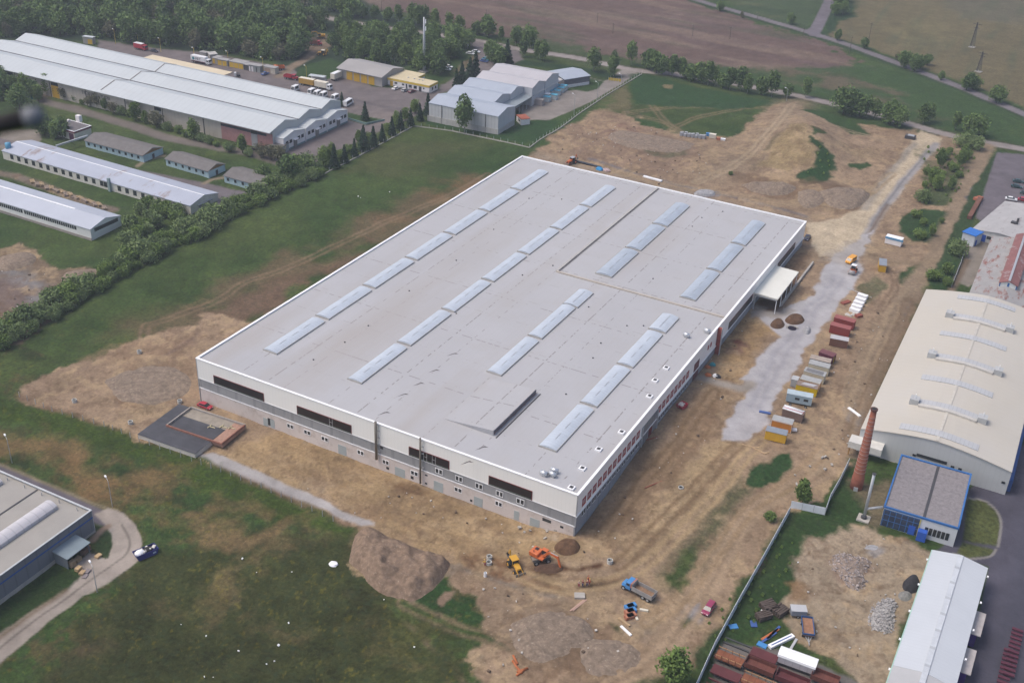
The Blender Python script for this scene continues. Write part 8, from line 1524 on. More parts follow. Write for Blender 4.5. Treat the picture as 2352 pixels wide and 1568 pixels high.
# ------------------------------------------------------------------ people
SKIN = mat('skin', (.42, .25, .18), .6)
def skin_obj(name, verts, edges, radii, m, parent, sub=1):
    me = bpy.data.meshes.new(name); me.from_pydata(verts, edges, []); me.materials.append(m); o = bpy.data.objects.new(name, me); COL.objects.link(o); o.parent = parent
    md = o.modifiers.new('skin', 'SKIN'); md.use_smooth_shade = True
    for i, r in enumerate(radii): me.skin_vertices[0].data[i].radius = (r, r)
    me.skin_vertices[0].data[0].use_root = True
    s_ = o.modifiers.new('smooth', 'SUBSURF'); s_.levels = sub; s_.render_levels = sub; return o
def person(p, rz, label, jacket, trousers, hat, bend=0.0, arm=.25, group='workers in orange and red clothing'):
    t = thing('person', label, 'person', at(*p), rz, group)
    y0 = .12; hip = Vector((0, 0, .93)); d = Vector((math.sin(bend), 0, math.cos(bend))); ch = hip + d * .35; nk = hip + d * .56; hd = hip + d * .62 + Vector((.03, 0, .0)); top = hip + d * .84
    V = [hip, ch, nk, hd, top]; E = [(0, 1), (1, 2), (2, 3), (3, 4)]; Rr = [.13, .16, .07, .085, .08]
    for s in (-1, 1):
        k = len(V); V += [Vector((0, s * .11, .86)), Vector((.03 + .05 * s, s * .12, .48)), Vector((-.02 + .06 * s, s * .13, .08)), Vector((.14 + .06 * s, s * .14, .04))]; E += [(0, k), (k, k + 1), (k + 1, k + 2), (k + 2, k + 3)]; Rr += [.1, .068, .05, .045]
        k = len(V); sh = nk - d * .08 + Vector((0, s * .2, 0)); el_ = sh + Vector((arm * .4, s * .05, -.28)); wr = el_ + Vector((arm, s * .0, -.22)); V += [sh, el_, wr]; E += [(2, k), (k, k + 1), (k + 1, k + 2)]; Rr += [.065, .048, .034]
        for fi in range(5):
            k2 = len(V); off = Vector((.02, (fi - 2) * .016, 0)); V += [wr + off + Vector((.04, 0, -.05)), wr + off + Vector((.06 - .015 * (fi == 4), 0, -.09 - .02 * (fi in (1, 2, 3))))]; E += [(k + 2, k2), (k2, k2 + 1)]; Rr += [.012, .009]
    skin_obj('body', V, E, Rr, SKIN, t)
    V2 = [hip + Vector((0, 0, .02)), ch, nk - d * .05]; E2 = [(0, 1), (1, 2)]; R2 = [.15, .18, .12]
    for s in (-1, 1):
        k = len(V2); sh = nk - d * .08 + Vector((0, s * .2, 0)); el_ = sh + Vector((arm * .4, s * .05, -.28)); wr = el_ + Vector((arm * .9, 0, -.2)); V2 += [sh, el_, wr]; E2 += [(2, k), (k, k + 1), (k + 1, k + 2)]; R2 += [.09, .066, .05]
    skin_obj('jacket', V2, E2, R2, jacket, t)
    V3 = [hip]; E3 = []; R3 = [.16]
    for s in (-1, 1): k = len(V3); V3 += [Vector((0, s * .11, .86)), Vector((.03 + .05 * s, s * .12, .48)), Vector((-.02 + .06 * s, s * .13, .12))]; E3 += [(0, k), (k, k + 1), (k + 1, k + 2)]; R3 += [.125, .09, .07]
    skin_obj('trousers', V3, E3, R3, trousers, t)
    c = top - d * .02; MB().ball(tuple(c), .125, 10, 6, (1, .9, .75)).build('helmet', hat, t, True)
    f = hip + d * .73 + Vector((.085, 0, 0)); MB().box(f.x - .01, f.x + .02, -.012, .012, f.z - .03, f.z + .02).build('nose', SKIN, t)
    for s in (-1, 1): MB().ball((f.x - .005, s * .03, f.z + .025), .011, 6, 4).build('eye', M_BLACK, t)
J_R, J_O, T_B, T_R, HY, HW = mat('dark_red_jacket', (.20, .03, .05), .8), mat('orange_vest', (.55, .14, .03), .8), mat('blue_trousers', (.05, .06, .14), .8), mat('red_trousers', (.24, .03, .06), .8), mat('yellow_helmet', (.65, .42, .05), .5), mat('pale_helmet', (.7, .55, .35), .5)
person(zI(1640, 730), 1.8, 'worker in white top and red trousers, leftmost of the group of four', mat('pale_top', (.5, .4, .34), .8), T_R, HW); person(zI(1690, 722), 1.4, 'worker in dark red jacket and blue trousers standing second from left', J_R, T_B, mat('red_cap', (.3, .04, .03), .7)); person(zI(1752, 722), 2.4, 'worker in dark red overalls between the others', J_R, T_B, HW); person(zI(1782, 700), .5, 'worker in orange vest and red trousers, rightmost of the group of four', J_O, T_R, HY); person(zI(1768, 660), 3.3, 'worker in orange vest standing behind the rightmost one', J_O, T_R, mat('red_cap', 0))
person(zI(388, 452), 2.6, 'worker in yellow vest bending at the concrete rings', mat('yellow_vest', (.6, .36, .03), .8), T_R, HY, .5, .35)

# ------------------------------------------------------------------ trees and bushes
def foliage(name, c0, c1):
    mt = bpy.data.materials.new(name); mt.use_nodes = True; n, l = mt.node_tree.nodes, mt.node_tree.links
    b = n['Principled BSDF']; b.inputs['Roughness'].default_value = .85; b.inputs['Specular IOR Level'].default_value = .15
    a = n.new('ShaderNodeAttribute'); a.attribute_name = 'tone'; oi = n.new('ShaderNodeObjectInfo')
    ad = n.new('ShaderNodeMath'); ad.operation = 'ADD'; ml = n.new('ShaderNodeMath'); ml.operation = 'MULTIPLY'; ml.inputs[1].default_value = .55
    l.new(oi.outputs['Random'], ml.inputs[0]); l.new(a.outputs['Fac'], ad.inputs[0]); l.new(ml.outputs[0], ad.inputs[1])
    r = n.new('ShaderNodeMapRange'); r.inputs[1].default_value = .15; r.inputs[2].default_value = 1.4; l.new(ad.outputs[0], r.inputs[0])
    m_ = n.new('ShaderNodeMix'); m_.data_type = 'RGBA'; l.new(r.outputs[0], m_.inputs[0]); m_.inputs[6].default_value = (*c0, 1); m_.inputs[7].default_value = (*c1, 1)
    l.new(m_.outputs[2], b.inputs['Base Color']); return mt
BARK = mat('bark', (.09, .075, .06), .95, 0, .25, 2); BIRCH = mat('birch_bark', (.34, .33, .30), .9, 0, .3, 2)
F_DEC, F_LIT, F_CON, F_BRN, F_GRY = foliage('spring_leaves', (.065, .108, .040), (.170, .250, .080)), foliage('fresh_leaves', (.080, .130, .036), (.190, .270, .075)), foliage('spruce_needles', (.022, .048, .030), (.062, .105, .055)), foliage('budding_twigs', (.090, .092, .055), (.190, .190, .115)), foliage('willow_leaves', (.095, .145, .055), (.215, .280, .115))
def crown_mesh(kind, h, r, z0, n, leaf, seed, m):
    R = np.random.RandomState(seed); P = []; T_ = []
    if kind == 'cone':
        t = R.rand(n) ** .75; z = h - t * (h - z0); ring = r * (t * .92 + .04) * (0.72 + .28 * np.cos(z * 5.0)) * (.75 + .35 * R.rand(n)); a = R.rand(n) * 6.283
        C = np.stack([ring * np.cos(a), ring * np.sin(a), z - ring * .18], 1); tone = R.rand(n) * .5 + .3 * np.sin(z * 5) * .5 + .2
    else:
        nc = max(8, n // 42); u = R.randn(nc, 3); u /= np.linalg.norm(u, axis=1)[:, None]; q = R.rand(nc) ** .45
        cc = u * q[:, None] * np.array([r * .70, r * .70, (h - z0) * .40]) + [0, 0, z0 + (h - z0) * .52]
        if kind == 'tall': cc[:, :2] *= (1.05 - .55 * np.clip((cc[:, 2:3] - z0) / (h - z0), 0, 1))
        if kind == 'bush': cc[:, 2] = np.abs(cc[:, 2])
        cr = (r * .42) * (.7 + .6 * R.rand(nc)); k = R.randint(0, nc, n); v = R.randn(n, 3); v /= np.linalg.norm(v, axis=1)[:, None]
        C = cc[k] + v * (cr[k] * (.55 + .5 * R.rand(n)))[:, None]; tone = .55 * R.rand(nc)[k] + .35 * R.rand(n)
        C[:, 2] = np.maximum(C[:, 2], .15)
    d = R.randn(n, 3) + [0, 0, .6]; d /= np.linalg.norm(d, axis=1)[:, None]; e = np.cross(d, R.randn(n, 3)); e /= np.linalg.norm(e, axis=1)[:, None]; f = np.cross(d, e)
    s = leaf * (.6 + .8 * R.rand(n))[:, None]; V = np.stack([C - e * s * .5, C - f * s * .35, C + e * s * .5, C + f * s * .35], 1).reshape(-1, 3)
    me = bpy.data.meshes.new('crown'); me.vertices.add(4 * n); me.vertices.foreach_set('co', V.astype(np.float32).ravel()); me.loops.add(4 * n); me.loops.foreach_set('vertex_index', np.arange(4 * n, dtype=np.int32)); me.polygons.add(n); me.polygons.foreach_set('loop_start', np.arange(n, dtype=np.int32) * 4)
    at_ = me.attributes.new('tone', 'FLOAT', 'FACE'); at_.data.foreach_set('value', tone.astype(np.float32)); me.update(calc_edges=True); me.materials.append(m); return me
def trunk_mesh(h, r, seed, m, limbs=5, z0=2.0):
    R = random.Random(seed); b = MB(); b.tube([(0, 0, -.4), (R.uniform(-.1, .1), 0, h * .4), (R.uniform(-.2, .2), R.uniform(-.2, .2), h * .88)], [r, r * .7, r * .15], 7)
    for k in range(limbs):
        a = R.random() * 6.28; z = z0 + (h * .7 - z0) * (k + .5) / limbs; q = h * .22; b.tube([(0, 0, z), (math.cos(a) * q * .5, math.sin(a) * q * .5, z + q * .45), (math.cos(a) * q, math.sin(a) * q, z + q * .7)], [r * .4, r * .25, r * .08], 5)
    return b.mesh('trunk', m, True)
KINDS_T = {}
def tree_kind(key, ck, h, r, z0, n, leaf, m, bark, tr, nv=3, limbs=5):
    KINDS_T[key] = [(crown_mesh(ck, h, r * (.9 + .1 * i), z0, n, leaf, 100 + 7 * i + len(key), m), trunk_mesh(h, tr, 50 + i, bark, limbs, max(.4, z0))) for i in range(nv)]
tree_kind('broad', 'round', 12, 5.6, 1.5, 2200, 1.1, F_DEC, BARK, .28, 4); tree_kind('tall', 'tall', 14, 4.2, 1.2, 1900, .9, F_DEC, BIRCH, .2, 4); tree_kind('fresh', 'tall', 12, 4.2, .8, 1900, .85, F_LIT, BARK, .22, 3)
tree_kind('bush', 'bush', 5.2, 3.6, .2, 1900, .62, F_GRY, BARK, .12, 4, 3); tree_kind('greenbush', 'bush', 4.8, 3.4, .2, 1800, .6, F_LIT, BARK, .1, 3, 3); tree_kind('brown', 'round', 9, 4.2, .6, 1300, .75, F_BRN, BARK, .2, 3)
tree_kind('spruce', 'cone', 9, 2.5, .5, 1500, .7, F_CON, BARK, .18, 3, 0)
LOWB = crown_mesh('bush', 1.2, 1.3, .1, 160, .45, 9, F_LIT)
rt = random.Random(21); TREES = []
def plant(key, loc, sc, name, label, cat, group):
    cr, tk = rt.choice(KINDS_T[key]); z = float(H(loc[0], loc[1]))
    t = thing(name, label, cat, (loc[0], loc[1], z), rt.random() * 6.28, group); t.scale = (sc * rt.uniform(.9, 1.1), sc * rt.uniform(.9, 1.1), sc * rt.uniform(.9, 1.12))
    for nm, me in (('trunk', tk), ('crown', cr)): o = bpy.data.objects.new(nm, me); COL.objects.link(o); o.parent = t
    TREES.append((loc[0], loc[1])); return t
def scatter(poly, sp, limit=999, jit=.9):
    P = gp(poly); A = np.array(P); x0, y0 = A.min(0); x1, y1 = A.max(0); out = []
    for i in range(int((x1 - x0) / sp) + 1):
        for j in range(int((y1 - y0) / sp) + 1): out.append((x0 + (i + .5 * (j % 2) + rt.uniform(-.4, .4) * jit) * sp, y0 + (j + rt.uniform(-.4, .4) * jit) * sp))
    a = np.array(out); ins = sdist(a[:, 0], a[:, 1], P) < 0; out = [tuple(q) for q in a[ins]]
    out.sort(key=lambda q: (q[0] - CAM[0]) ** 2 + (q[1] - CAM[1]) ** 2); return out[:limit]
def along(pts, sp, off=0.0):
    P = gp(smooth(pts, 4)); out = []; acc = 0.0
    for (xa, ya), (xb, yb) in zip(P[:-1], P[1:]):
        L = math.hypot(xb - xa, yb - ya)
        while acc < L: u = acc / L; o = off + rt.uniform(-.3, .3) * sp; out.append((xa + (xb - xa) * u - (yb - ya) / L * o, ya + (yb - ya) * u + (xb - xa) / L * o)); acc += sp * rt.uniform(.75, 1.25)
        acc -= L
    return out
# the wood at the top left
woodA = [(-30, 92), (60, 84), (130, 82), (215, 88), (330, 102), (480, 117), (600, 139), (690, 141), (700, 115), (690, 75), (760, 70), (690, 32), (600, 14), (520, -8), (330, -10), (200, -12), (-30, -10)]
woodB = [(762, 112), (780, 138), (850, 146), (960, 160), (1005, 176), (1050, 128), (1078, 108), (980, 92), (900, 80), (830, 78), (775, 80)]
for k, q in enumerate(scatter(woodA, 9.4, 225)): plant(rt.choice(('broad', 'broad', 'broad', 'tall', 'brown')), q, rt.uniform(.8, 1.2), 'deciduous_tree', 'broad-leaved tree in the wood behind the long warehouse and its yard', 'tree', 'trees of the wood at the top left')
for q in scatter(woodB, 8.0, 70): plant(rt.choice(('broad', 'tall', 'fresh')), q, rt.uniform(.7, .95), 'deciduous_tree', 'leafy tree in the wood between the clearing and the steel mast', 'tree', 'trees of the wood behind the gated shed')
und = MB(); R_ = np.random.RandomState(4); vv = []
for q in scatter(woodA, 5.0, 900) + scatter(woodB, 5.0, 260): vv.append(q)
n0 = len(LOWB.vertices); co = np.zeros(n0 * 3, np.float32); LOWB.vertices.foreach_get('co', co); co = co.reshape(-1, 3); tn = np.zeros(len(LOWB.polygons), np.float32); LOWB.attributes['tone'].data.foreach_get('value', tn)
def mass(name, pts, sc, m, label):
    V = np.concatenate([co * s_ + [x, y, float(H(x, y))] for (x, y), s_ in zip(pts, R_.uniform(sc * .7, sc * 1.3, len(pts)))]); n = len(V) // 4
    me = bpy.data.meshes.new(name); me.vertices.add(4 * n); me.vertices.foreach_set('co', V.astype(np.float32).ravel()); me.loops.add(4 * n); me.loops.foreach_set('vertex_index', np.arange(4 * n, dtype=np.int32)); me.polygons.add(n); me.polygons.foreach_set('loop_start', np.arange(n, dtype=np.int32) * 4)
    at_ = me.attributes.new('tone', 'FLOAT', 'FACE'); at_.data.foreach_set('value', np.tile(tn, len(pts))); me.update(calc_edges=True); me.materials.append(m); o = bpy.data.objects.new(name, me); COL.objects.link(o); return tag(o, label, 'undergrowth', None, 'stuff')
mass('undergrowth', vv, 1.7, F_DEC, 'dark green undergrowth filling the wood behind the long warehouse')
for q in along([(560, 2), (690, 18), (780, 38), (900, 58), (1050, 80), (1150, 98), (1215, 112)], 7.5, 6.0): plant(rt.choice(('broad', 'tall', 'fresh')), q, rt.uniform(.55, .95), 'roadside_tree', 'green tree along the far side of the pale road next to the ploughed field', 'tree', 'trees between the pale road and the ploughed field')
# the long hedge of bushes and the shrubs round the old buildings
hed = [(10, 800), (60, 765), (150, 712), (250, 650), (330, 606), (400, 568), (500, 520), (600, 464), (660, 438), (745, 398)]
for off in (0.0, 4.5):
    for q in along(hed, 3.6, off): plant(rt.choice(('bush', 'bush', 'bush', 'greenbush', 'greenbush')), q, rt.uniform(.65, 1.2) if off else rt.uniform(.5, .95), 'hedge_bush', 'rounded bush of the long hedge between the old sheds and the green field', 'bush', 'bushes of the long hedge')
for q in scatter([(280, 560), (330, 480), (420, 480), (450, 495), (360, 530), (290, 580)], 5.0): plant(rt.choice(('bush', 'greenbush')), q, rt.uniform(.7, 1.05), 'bush', 'bush beside the end of the long white shed', 'bush', 'bushes at the shed end')
for q in along([(120, 215), (200, 238), (300, 268), (400, 300), (480, 328), (560, 350), (650, 372)], 5.0, -1.5): plant(rt.choice(('bush', 'greenbush', 'brown', 'fresh')), q, rt.uniform(.45, .85), 'bush', 'overgrown bush along the lane in front of the long warehouse', 'bush', 'bushes along the lane by the long warehouse')
for q in along([(100, 190), (250, 238), (350, 262), (450, 290), (540, 320)], 7.5, 1.5): plant(rt.choice(('greenbush', 'fresh')), q, rt.uniform(.3, .6), 'bush', 'small fresh green bush at the foot of the long cream wall', 'bush', 'bushes at the cream wall')
for q in scatter([(-10, 175), (40, 195), (110, 240), (70, 262), (-10, 235)], 6.5) + scatter([(100, 305), (150, 310), (150, 322), (105, 320)], 4.5) + scatter([(560, 420), (660, 400), (720, 385), (735, 398), (620, 440)], 5.5): plant(rt.choice(('broad', 'bush', 'fresh')), q, rt.uniform(.5, .85), 'small_tree', 'small leafy tree among the old huts and office block', 'tree', 'small trees round the old buildings')
# spruces
for k, (x, y) in enumerate(((1505, 1112), (1420, 1160), (1330, 1195), (1250, 1245), (1160, 1300), (1080, 1350), (990, 1385), (905, 1440), (815, 1495), (720, 1545), (1580, 1062))): g = at(*T(1, 0, x, y)); plant('spruce', g, rt.uniform(.85, 1.1), 'spruce', 'dark green spruce in the row along the paved yard', 'tree', 'spruces along the yard')
for x, y in ((1460, 1040), (1375, 1110), (1290, 1180), (1210, 1200), (1040, 1290), (950, 1330), (860, 1400), (780, 1450), (690, 1500), (620, 1530), (570, 1568)): plant(rt.choice(('fresh', 'greenbush')), at(*T(1, 0, x, y)), rt.uniform(.5, .75), 'small_tree', 'light green sapling between the dark spruces of the row', 'tree', 'saplings between the spruces')
plant('spruce', at(*T(1, 0, 1003, 1105)), .95, 'spruce', 'lone spruce on the small lawn island of the paved yard', 'tree', None); plant('spruce', at(*T(1, 0, 790, 975)), .7, 'spruce', 'small spruce beside the white minibus', 'tree', None)
for x, y, s in ((1965, 745, 1.35), (2015, 735, 1.4), (1890, 790, 1.2), (1840, 800, .9)): plant('spruce', at(*T(1, 0, x, y)), s, 'spruce', 'tall spruce in the clump beside the metal warehouse', 'tree', 'spruces by the metal warehouse')
plant('tall', at(*T(1, 0, 1915, 1215)), 1.25, 'birch_tree', 'tall single tree in front of the ribbed wall of the metal warehouse', 'tree', None)
for x, y in ((2160, 560), (2200, 600), (2240, 610)): plant('broad', at(*T(1, 0, x, y)), .8, 'deciduous_tree', 'leafy tree at the far corner of the metal warehouse', 'tree', 'trees behind the metal warehouse')
plant('spruce', at(*T(1, 0, 2305, 590)), 1.3, 'spruce', 'dark spruce beside the leafy trees behind the metal warehouse', 'tree', None)
# along the pale road and the field road
for x, y in ((105, 525), (230, 550), (290, 565), (745, 655), (905, 715), (930, 700), (1090, 600), (30, 420), (170, 450)): plant('tall', at(*T(2, 0, x, y)), rt.uniform(.65, .9), 'roadside_tree', 'slender tree beside the pale road above the metal warehouse', 'tree', 'trees along the pale road, left part')
for q in along([T(2, 0, *q) for q in ((1220, 640), (1400, 690), (1600, 740), (1800, 790), (2000, 830), (2200, 870))], 3.8, 1.0): plant(rt.choice(('tall', 'broad', 'tall')), q, rt.uniform(.6, .95), 'roadside_tree', 'leafy tree in the dense row along the pale road', 'tree', 'dense row along the pale road')
for x, y, k, s in ((30, 890, 'tall', .9), (-60, 870, 'broad', .7), (170, 895, 'broad', .5), (345, 895, 'tall', .75), (690, 1045, 'broad', .95), (760, 1060, 'broad', 1.0), (840, 1075, 'broad', .85), (980, 1095, 'tall', .7), (1110, 1140, 'broad', .85), (1180, 1160, 'broad', .8), (1420, 1135, 'tall', .8), (1480, 1120, 'tall', .7), (1715, 1195, 'tall', .7), (1840, 1230, 'broad', .8), (1900, 1250, 'broad', .75), (1830, 1330, 'broad', .55), (1900, 1370, 'bush', 1.1), (1790, 1345, 'bush', 1.0)): plant(k, at(*T(3, 0, x, y)), s, 'roadside_tree', 'tree beside the pale road above the bare earth plot', 'tree', 'trees along the pale road, right part')
for x, y, s in ((635, 372, .5), (880, 448, .5), (1185, 555, .45), (1245, 620, .75), (1345, 655, .75), (1400, 630, .6), (1460, 600, .5), (1585, 735, .4), (1820, 830, .75), (1890, 820, .6), (2095, 945, .7), (210, 225, .5), (-440, 105, .5), (-240, 165, .4)): plant(rt.choice(('broad', 'brown') if s < .5 else ('broad',)), at(*T(3, 0, x, y)), s, 'field_tree', 'round tree beside the grey road between the fields', 'tree', 'trees on the field road')
for x, y in ((620, 140), (690, 130), (640, 80), (700, 60), (610, 30), (730, 20)): plant('broad', at(*T(3, 0, x, y)), .6, 'field_tree', 'bushy tree in the green corner by the road junction', 'tree', 'trees at the road junction')
# scrub on the right
for q in scatter([(2120, 400), (2150, 365), (2200, 345), (2235, 360), (2215, 400), (2185, 440), (2150, 452), (2118, 440)], 6.5) + scatter([(2080, 500), (2120, 485), (2180, 488), (2178, 515), (2150, 545), (2100, 550)], 7.5): plant(rt.choice(('greenbush', 'greenbush', 'fresh')), q, rt.uniform(.4, .75), 'scrub_bush', 'green bush in the rough scrub between the haul road and the dirt track', 'bush', 'bushes in the scrub')
plant('bush', at(*T(3, 1, 1415, 285)), .85, 'bush', 'round isolated bush beside the scrub', 'bush', None); plant('bush', at(*T(3, 1, 1735, 770)), 1.0, 'flowering_bush', 'pale flowering bush beside the blue-roofed building', 'bush', None)
for q in scatter([(2140, 640), (2175, 620), (2190, 640), (2180, 665), (2150, 668)], 4.5): plant('greenbush', q, rt.uniform(.5, .8), 'bush', 'bright green bush behind the cream hall', 'bush', 'bushes behind the cream hall')
plant('fresh', at(*T(3, 2, 310, 1500)), .62, 'sapling', 'young light green tree by the bend of the white fence', 'tree', None); plant('fresh', at(*T(2, 3, 1470, 1590)), .85, 'leafy_tree', 'bright green leafy tree at the bottom edge of the construction ground', 'tree', None); plant('greenbush', at(*T(3, 2, 15, 1640)), .5, 'bush', 'low green bush beside the white fence', 'bush', None)
plant('greenbush', at(1678, 402), .3, 'bush', 'tiny isolated bush on the bare ground behind the hall', 'bush', None)
def fld(poly, sp, sc, m, label): mass('low_scrub', scatter(poly, sp), sc, m, label)
fld([(1620, 1430), (1700, 1350), (1800, 1200), (1830, 1250), (1780, 1400), (1640, 1500)], 2.6, .42, F_LIT, 'tall weeds along the white fence')
fld([(2120, 340), (2250, 340), (2230, 400), (2180, 470), (2120, 470)], 5, .6, F_LIT, 'low scrub between the haul road and the dirt track'); fld([(1745, 385), (1860, 400), (1900, 405), (1915, 365), (1885, 330), (1870, 380), (1810, 400)], 4, .5, F_LIT, 'weeds on the flank of the cut mound')

# ------------------------------------------------------------------ poles and lamps
def pole(b, t_, label, name='power_pole', m=None, arms=1, group=None, r=.16, lamp=False):
    g = at(*b); h_ = hgt(b, t_); t = thing(name, label, 'lamp post' if lamp else 'pole', g, -.45, group); MB().tube([(0, 0, -.3), (0, 0, h_)], [r, r * .6], 8).build('pole', m or BARK, t)
    if lamp:
        MB().bar((0, 0, h_), (-1.5, 0, h_ + .35), .09).build('bracket', m or M_STEEL, t); MB().cbox((-1.7, 0, h_ + .35), (.8, .38, .2)).build('lamp_head', M_TRIM, t)
    else:
        for k in range(arms): MB().box(-1.1, 1.1, -.07, .07, h_ - .4 - k * .9, h_ - .26 - k * .9).build('crossarm', m or BARK, t)
        i = MB()
        for x in (-.9, 0, .9): i.tube([(x, 0, h_ - .25), (x, 0, h_ + .05)], .06, 6)
        i.build('insulators', M_CONC, t)
for k, (b, t_) in enumerate(((T(2, 0, 925, 310), T(2, 0, 928, 215)), (T(2, 0, 782, 210), T(2, 0, 785, 120)), (T(2, 0, 1655, 335), T(2, 0, 1662, 228)), (T(2, 0, 1998, 360), T(2, 0, 2002, 248)), (T(1, 0, 2112, 200), T(1, 0, 2110, 90)), (T(1, 0, 1155, 130), T(1, 0, 1155, 0)))): pole(b, t_, ('wooden pole in the ploughed field left of the middle', 'faint wooden pole highest up in the ploughed field', 'double wooden pole in the middle of the ploughed field', 'wooden pole in the ploughed field near the grey road', 'wooden pole at the left end of the ploughed field', 'wooden pole among the trees at the field corner')[k], group='poles in the ploughed field', arms=2 if k == 2 else 1)
for k, (b, t_) in enumerate(((T(3, 0, 323, 330), T(3, 0, 325, 262)), (T(3, 0, 745, 500), T(3, 0, 757, 338)), (T(3, 0, 925, 372), T(3, 0, 950, 215)), (T(2, 0, 2250, 180), T(2, 0, 2250, 120)))): pole(b, t_, ('dark pole at the road junction', 'wooden pole crossing the grey road in the picture', 'slim pole at the edge of the crop field', 'short dark pole beside the grey road')[k], group='poles by the grey road')
def pylon(b, t_, label):
    g = at(*b); h_ = hgt(b, t_); t = thing('lattice_pylon', label, 'pylon', g, -.3, 'pylons in the crop field'); m_ = MB()
    for s in (-1, 1):
        for u in (-1, 1): m_.bar((s * .9, u * .9, -.2), (s * .12, u * .12, h_), .16)
    for k in range(8):
        q = 1 - k / 8.5; z = h_ * k / 8; z2 = h_ * (k + 1) / 8; q2 = 1 - (k + 1) / 8.5
        for s in (-1, 1): m_.bar((-.9 * q * s, -.9 * q, z), (.9 * q2 * s, -.9 * q2, z2), .09).bar((-.9 * q, .9 * q * s, z), (-.9 * q2, -.9 * q2 * s, z2), .09)
    m_.build('tower', M_DARK, t); MB().bar((-2.6, 0, h_ * .92), (2.6, 0, h_ * .92), .2).bar((-1.8, 0, h_ * .78), (1.8, 0, h_ * .78), .2).build('crossarm', M_DARK, t); MB().box(-1.6, 1.6, -1.6, 1.6, -.3, .3).build('foundation', M_CONC, t)
pylon(T(3, 0, 1872, 435), T(3, 0, 1912, 205), 'taller lattice pylon standing in the crop field'); pylon(T(3, 0, 1930, 660), T(3, 0, 1975, 475), 'lower lattice pylon nearer the grey road')
YP = mat('yellow_lamp_pole', (.50, .36, .05), .6)
for k, (b, t_) in enumerate(((T(0, 0, 1062, 405), T(0, 0, 1045, 280)), (T(0, 0, 1268, 392), T(0, 0, 1258, 320)), (T(0, 0, 1478, 480), T(0, 0, 1465, 365)), (T(0, 0, 1782, 512), T(0, 0, 1775, 450)), (zQ(150, 190), zQ(135, 25)), (zQ(945, 290), zQ(938, 110)), (zQ(1775, 575), zQ(1755, 255)), (T(1, 0, 465, 712), T(1, 0, 460, 615)))): pole(b, t_, ('yellow lamp post at the left end of the wood edge', 'yellow lamp post behind the red box lorry', 'yellow lamp post right of the red box lorry', 'yellow lamp post behind the lettered lorry', 'yellow lamp post left of the lettered lorry', 'yellow lamp post behind the yellow garages', 'yellow lamp post beside the cream cabin', 'yellow lamp post behind the ochre trailer')[k], 'lamp_post', YP, 1, 'yellow lamp posts of the far yard', .13, True)
for k, (b, t_) in enumerate(((T(2, 0, 780, 928), T(2, 0, 785, 765)), (T(2, 0, 568, 1055), T(2, 0, 572, 875)), (T(1, 0, 1892, 402), T(1, 0, 1892, 245)), (T(0, 2, 112, 1115), T(0, 2, 65, 895)), (T(0, 2, 1032, 1512), T(0, 2, 992, 1280)), (T(0, 3, 893, 728), T(0, 3, 850, 500)), (T(2, 0, 1000, 760), T(2, 0, 1000, 690)), (T(3, 0, 168, 930), T(3, 0, 178, 822)))): pole(b, t_, ('thin lamp post at the far side of the concrete yard', 'thin lamp post at the near side of the concrete yard', 'lamp post at the billboard junction', 'lamp post at the far left of the grey factory road', 'lamp post behind the grey factory corner', 'lamp post on the concrete road by the shelter', 'short post beside the yellow gate', 'lamp post on the pale road by the earth plot')[k], 'lamp_post', M_STEEL, 1, 'grey lamp posts', .1, True)
# ------------------------------------------------------------------ fences and kerbs
def fence(pts, h_, m, label, name='fence', step=2.5, th=.08, gap=0.0, base=None, posts=True, panel='panel'):
    P = [at(*p) for p in pts]; o_ = P[0].copy(); t = thing(name, label, 'fence', o_); b = MB(); po = MB(); bs = MB()
    for A, B in zip(P[:-1], P[1:]):
        n = max(1, int((B - A).length / step))
        for k in range(n):
            a, c = A.lerp(B, k / n), A.lerp(B, (k + 1) / n); a.z = float(H(a.x, a.y)); c.z = float(H(c.x, c.y)); a -= o_; c -= o_; d = (c - a).normalized(); u = Vector((0, 0, 1))
            if h_: b.bar(a + u * (gap + h_ / 2), c - d * .03 + u * (gap + h_ / 2), th, h_)
            if posts: po.box(a.x - .06, a.x + .06, a.y - .06, a.y + .06, a.z - .3, a.z + max(h_ + gap, 1.6) + .1)
            if base: bs.bar(a + u * .1, c + u * .1, .3, .5)
    if h_: b.build(panel, m, t)
    if posts: po.build('posts', M_STEEL, t)['kind'] = 'stuff'
    if base: bs.build('kerb', base, t)
    return t
WF = mat('white_fence_sheet', (.64, .67, .70), .6, 0, .08, .6)
fence([(1948, 1068), (1928, 1110), (1905, 1150), (1894, 1182)], 2.1, WF, 'white corrugated fence running up towards the brick chimney', step=2.2); fence([(1894, 1182), (1815, 1166)], 2.1, WF, 'short cross piece of white corrugated fence', step=2.2); fence([(1813, 1178), (1762, 1270), (1700, 1380), (1640, 1490), (1590, 1600)], 2.1, WF, 'long white corrugated fence between the track and the fenced yard', step=2.2)
fence([(1474, 171), (1400, 215), (1330, 262), (1270, 305), (1216, 340)], 0, M_CONC, 'pale concrete kerb fence along the metal warehouse yard', 'kerb_fence', 3.0, base=M_CONC); fence([(1216, 340), (1150, 325), (1040, 302), (950, 290)], 0, M_CONC, 'pale kerb fence below the ribbed metal warehouse', 'kerb_fence', 3.0, base=M_CONC); fence([(950, 290), (900, 318), (800, 372), (745, 400)], 0, M_CONC, 'kerb fence along the row of spruces', 'kerb_fence', 3.0, base=M_CONC)
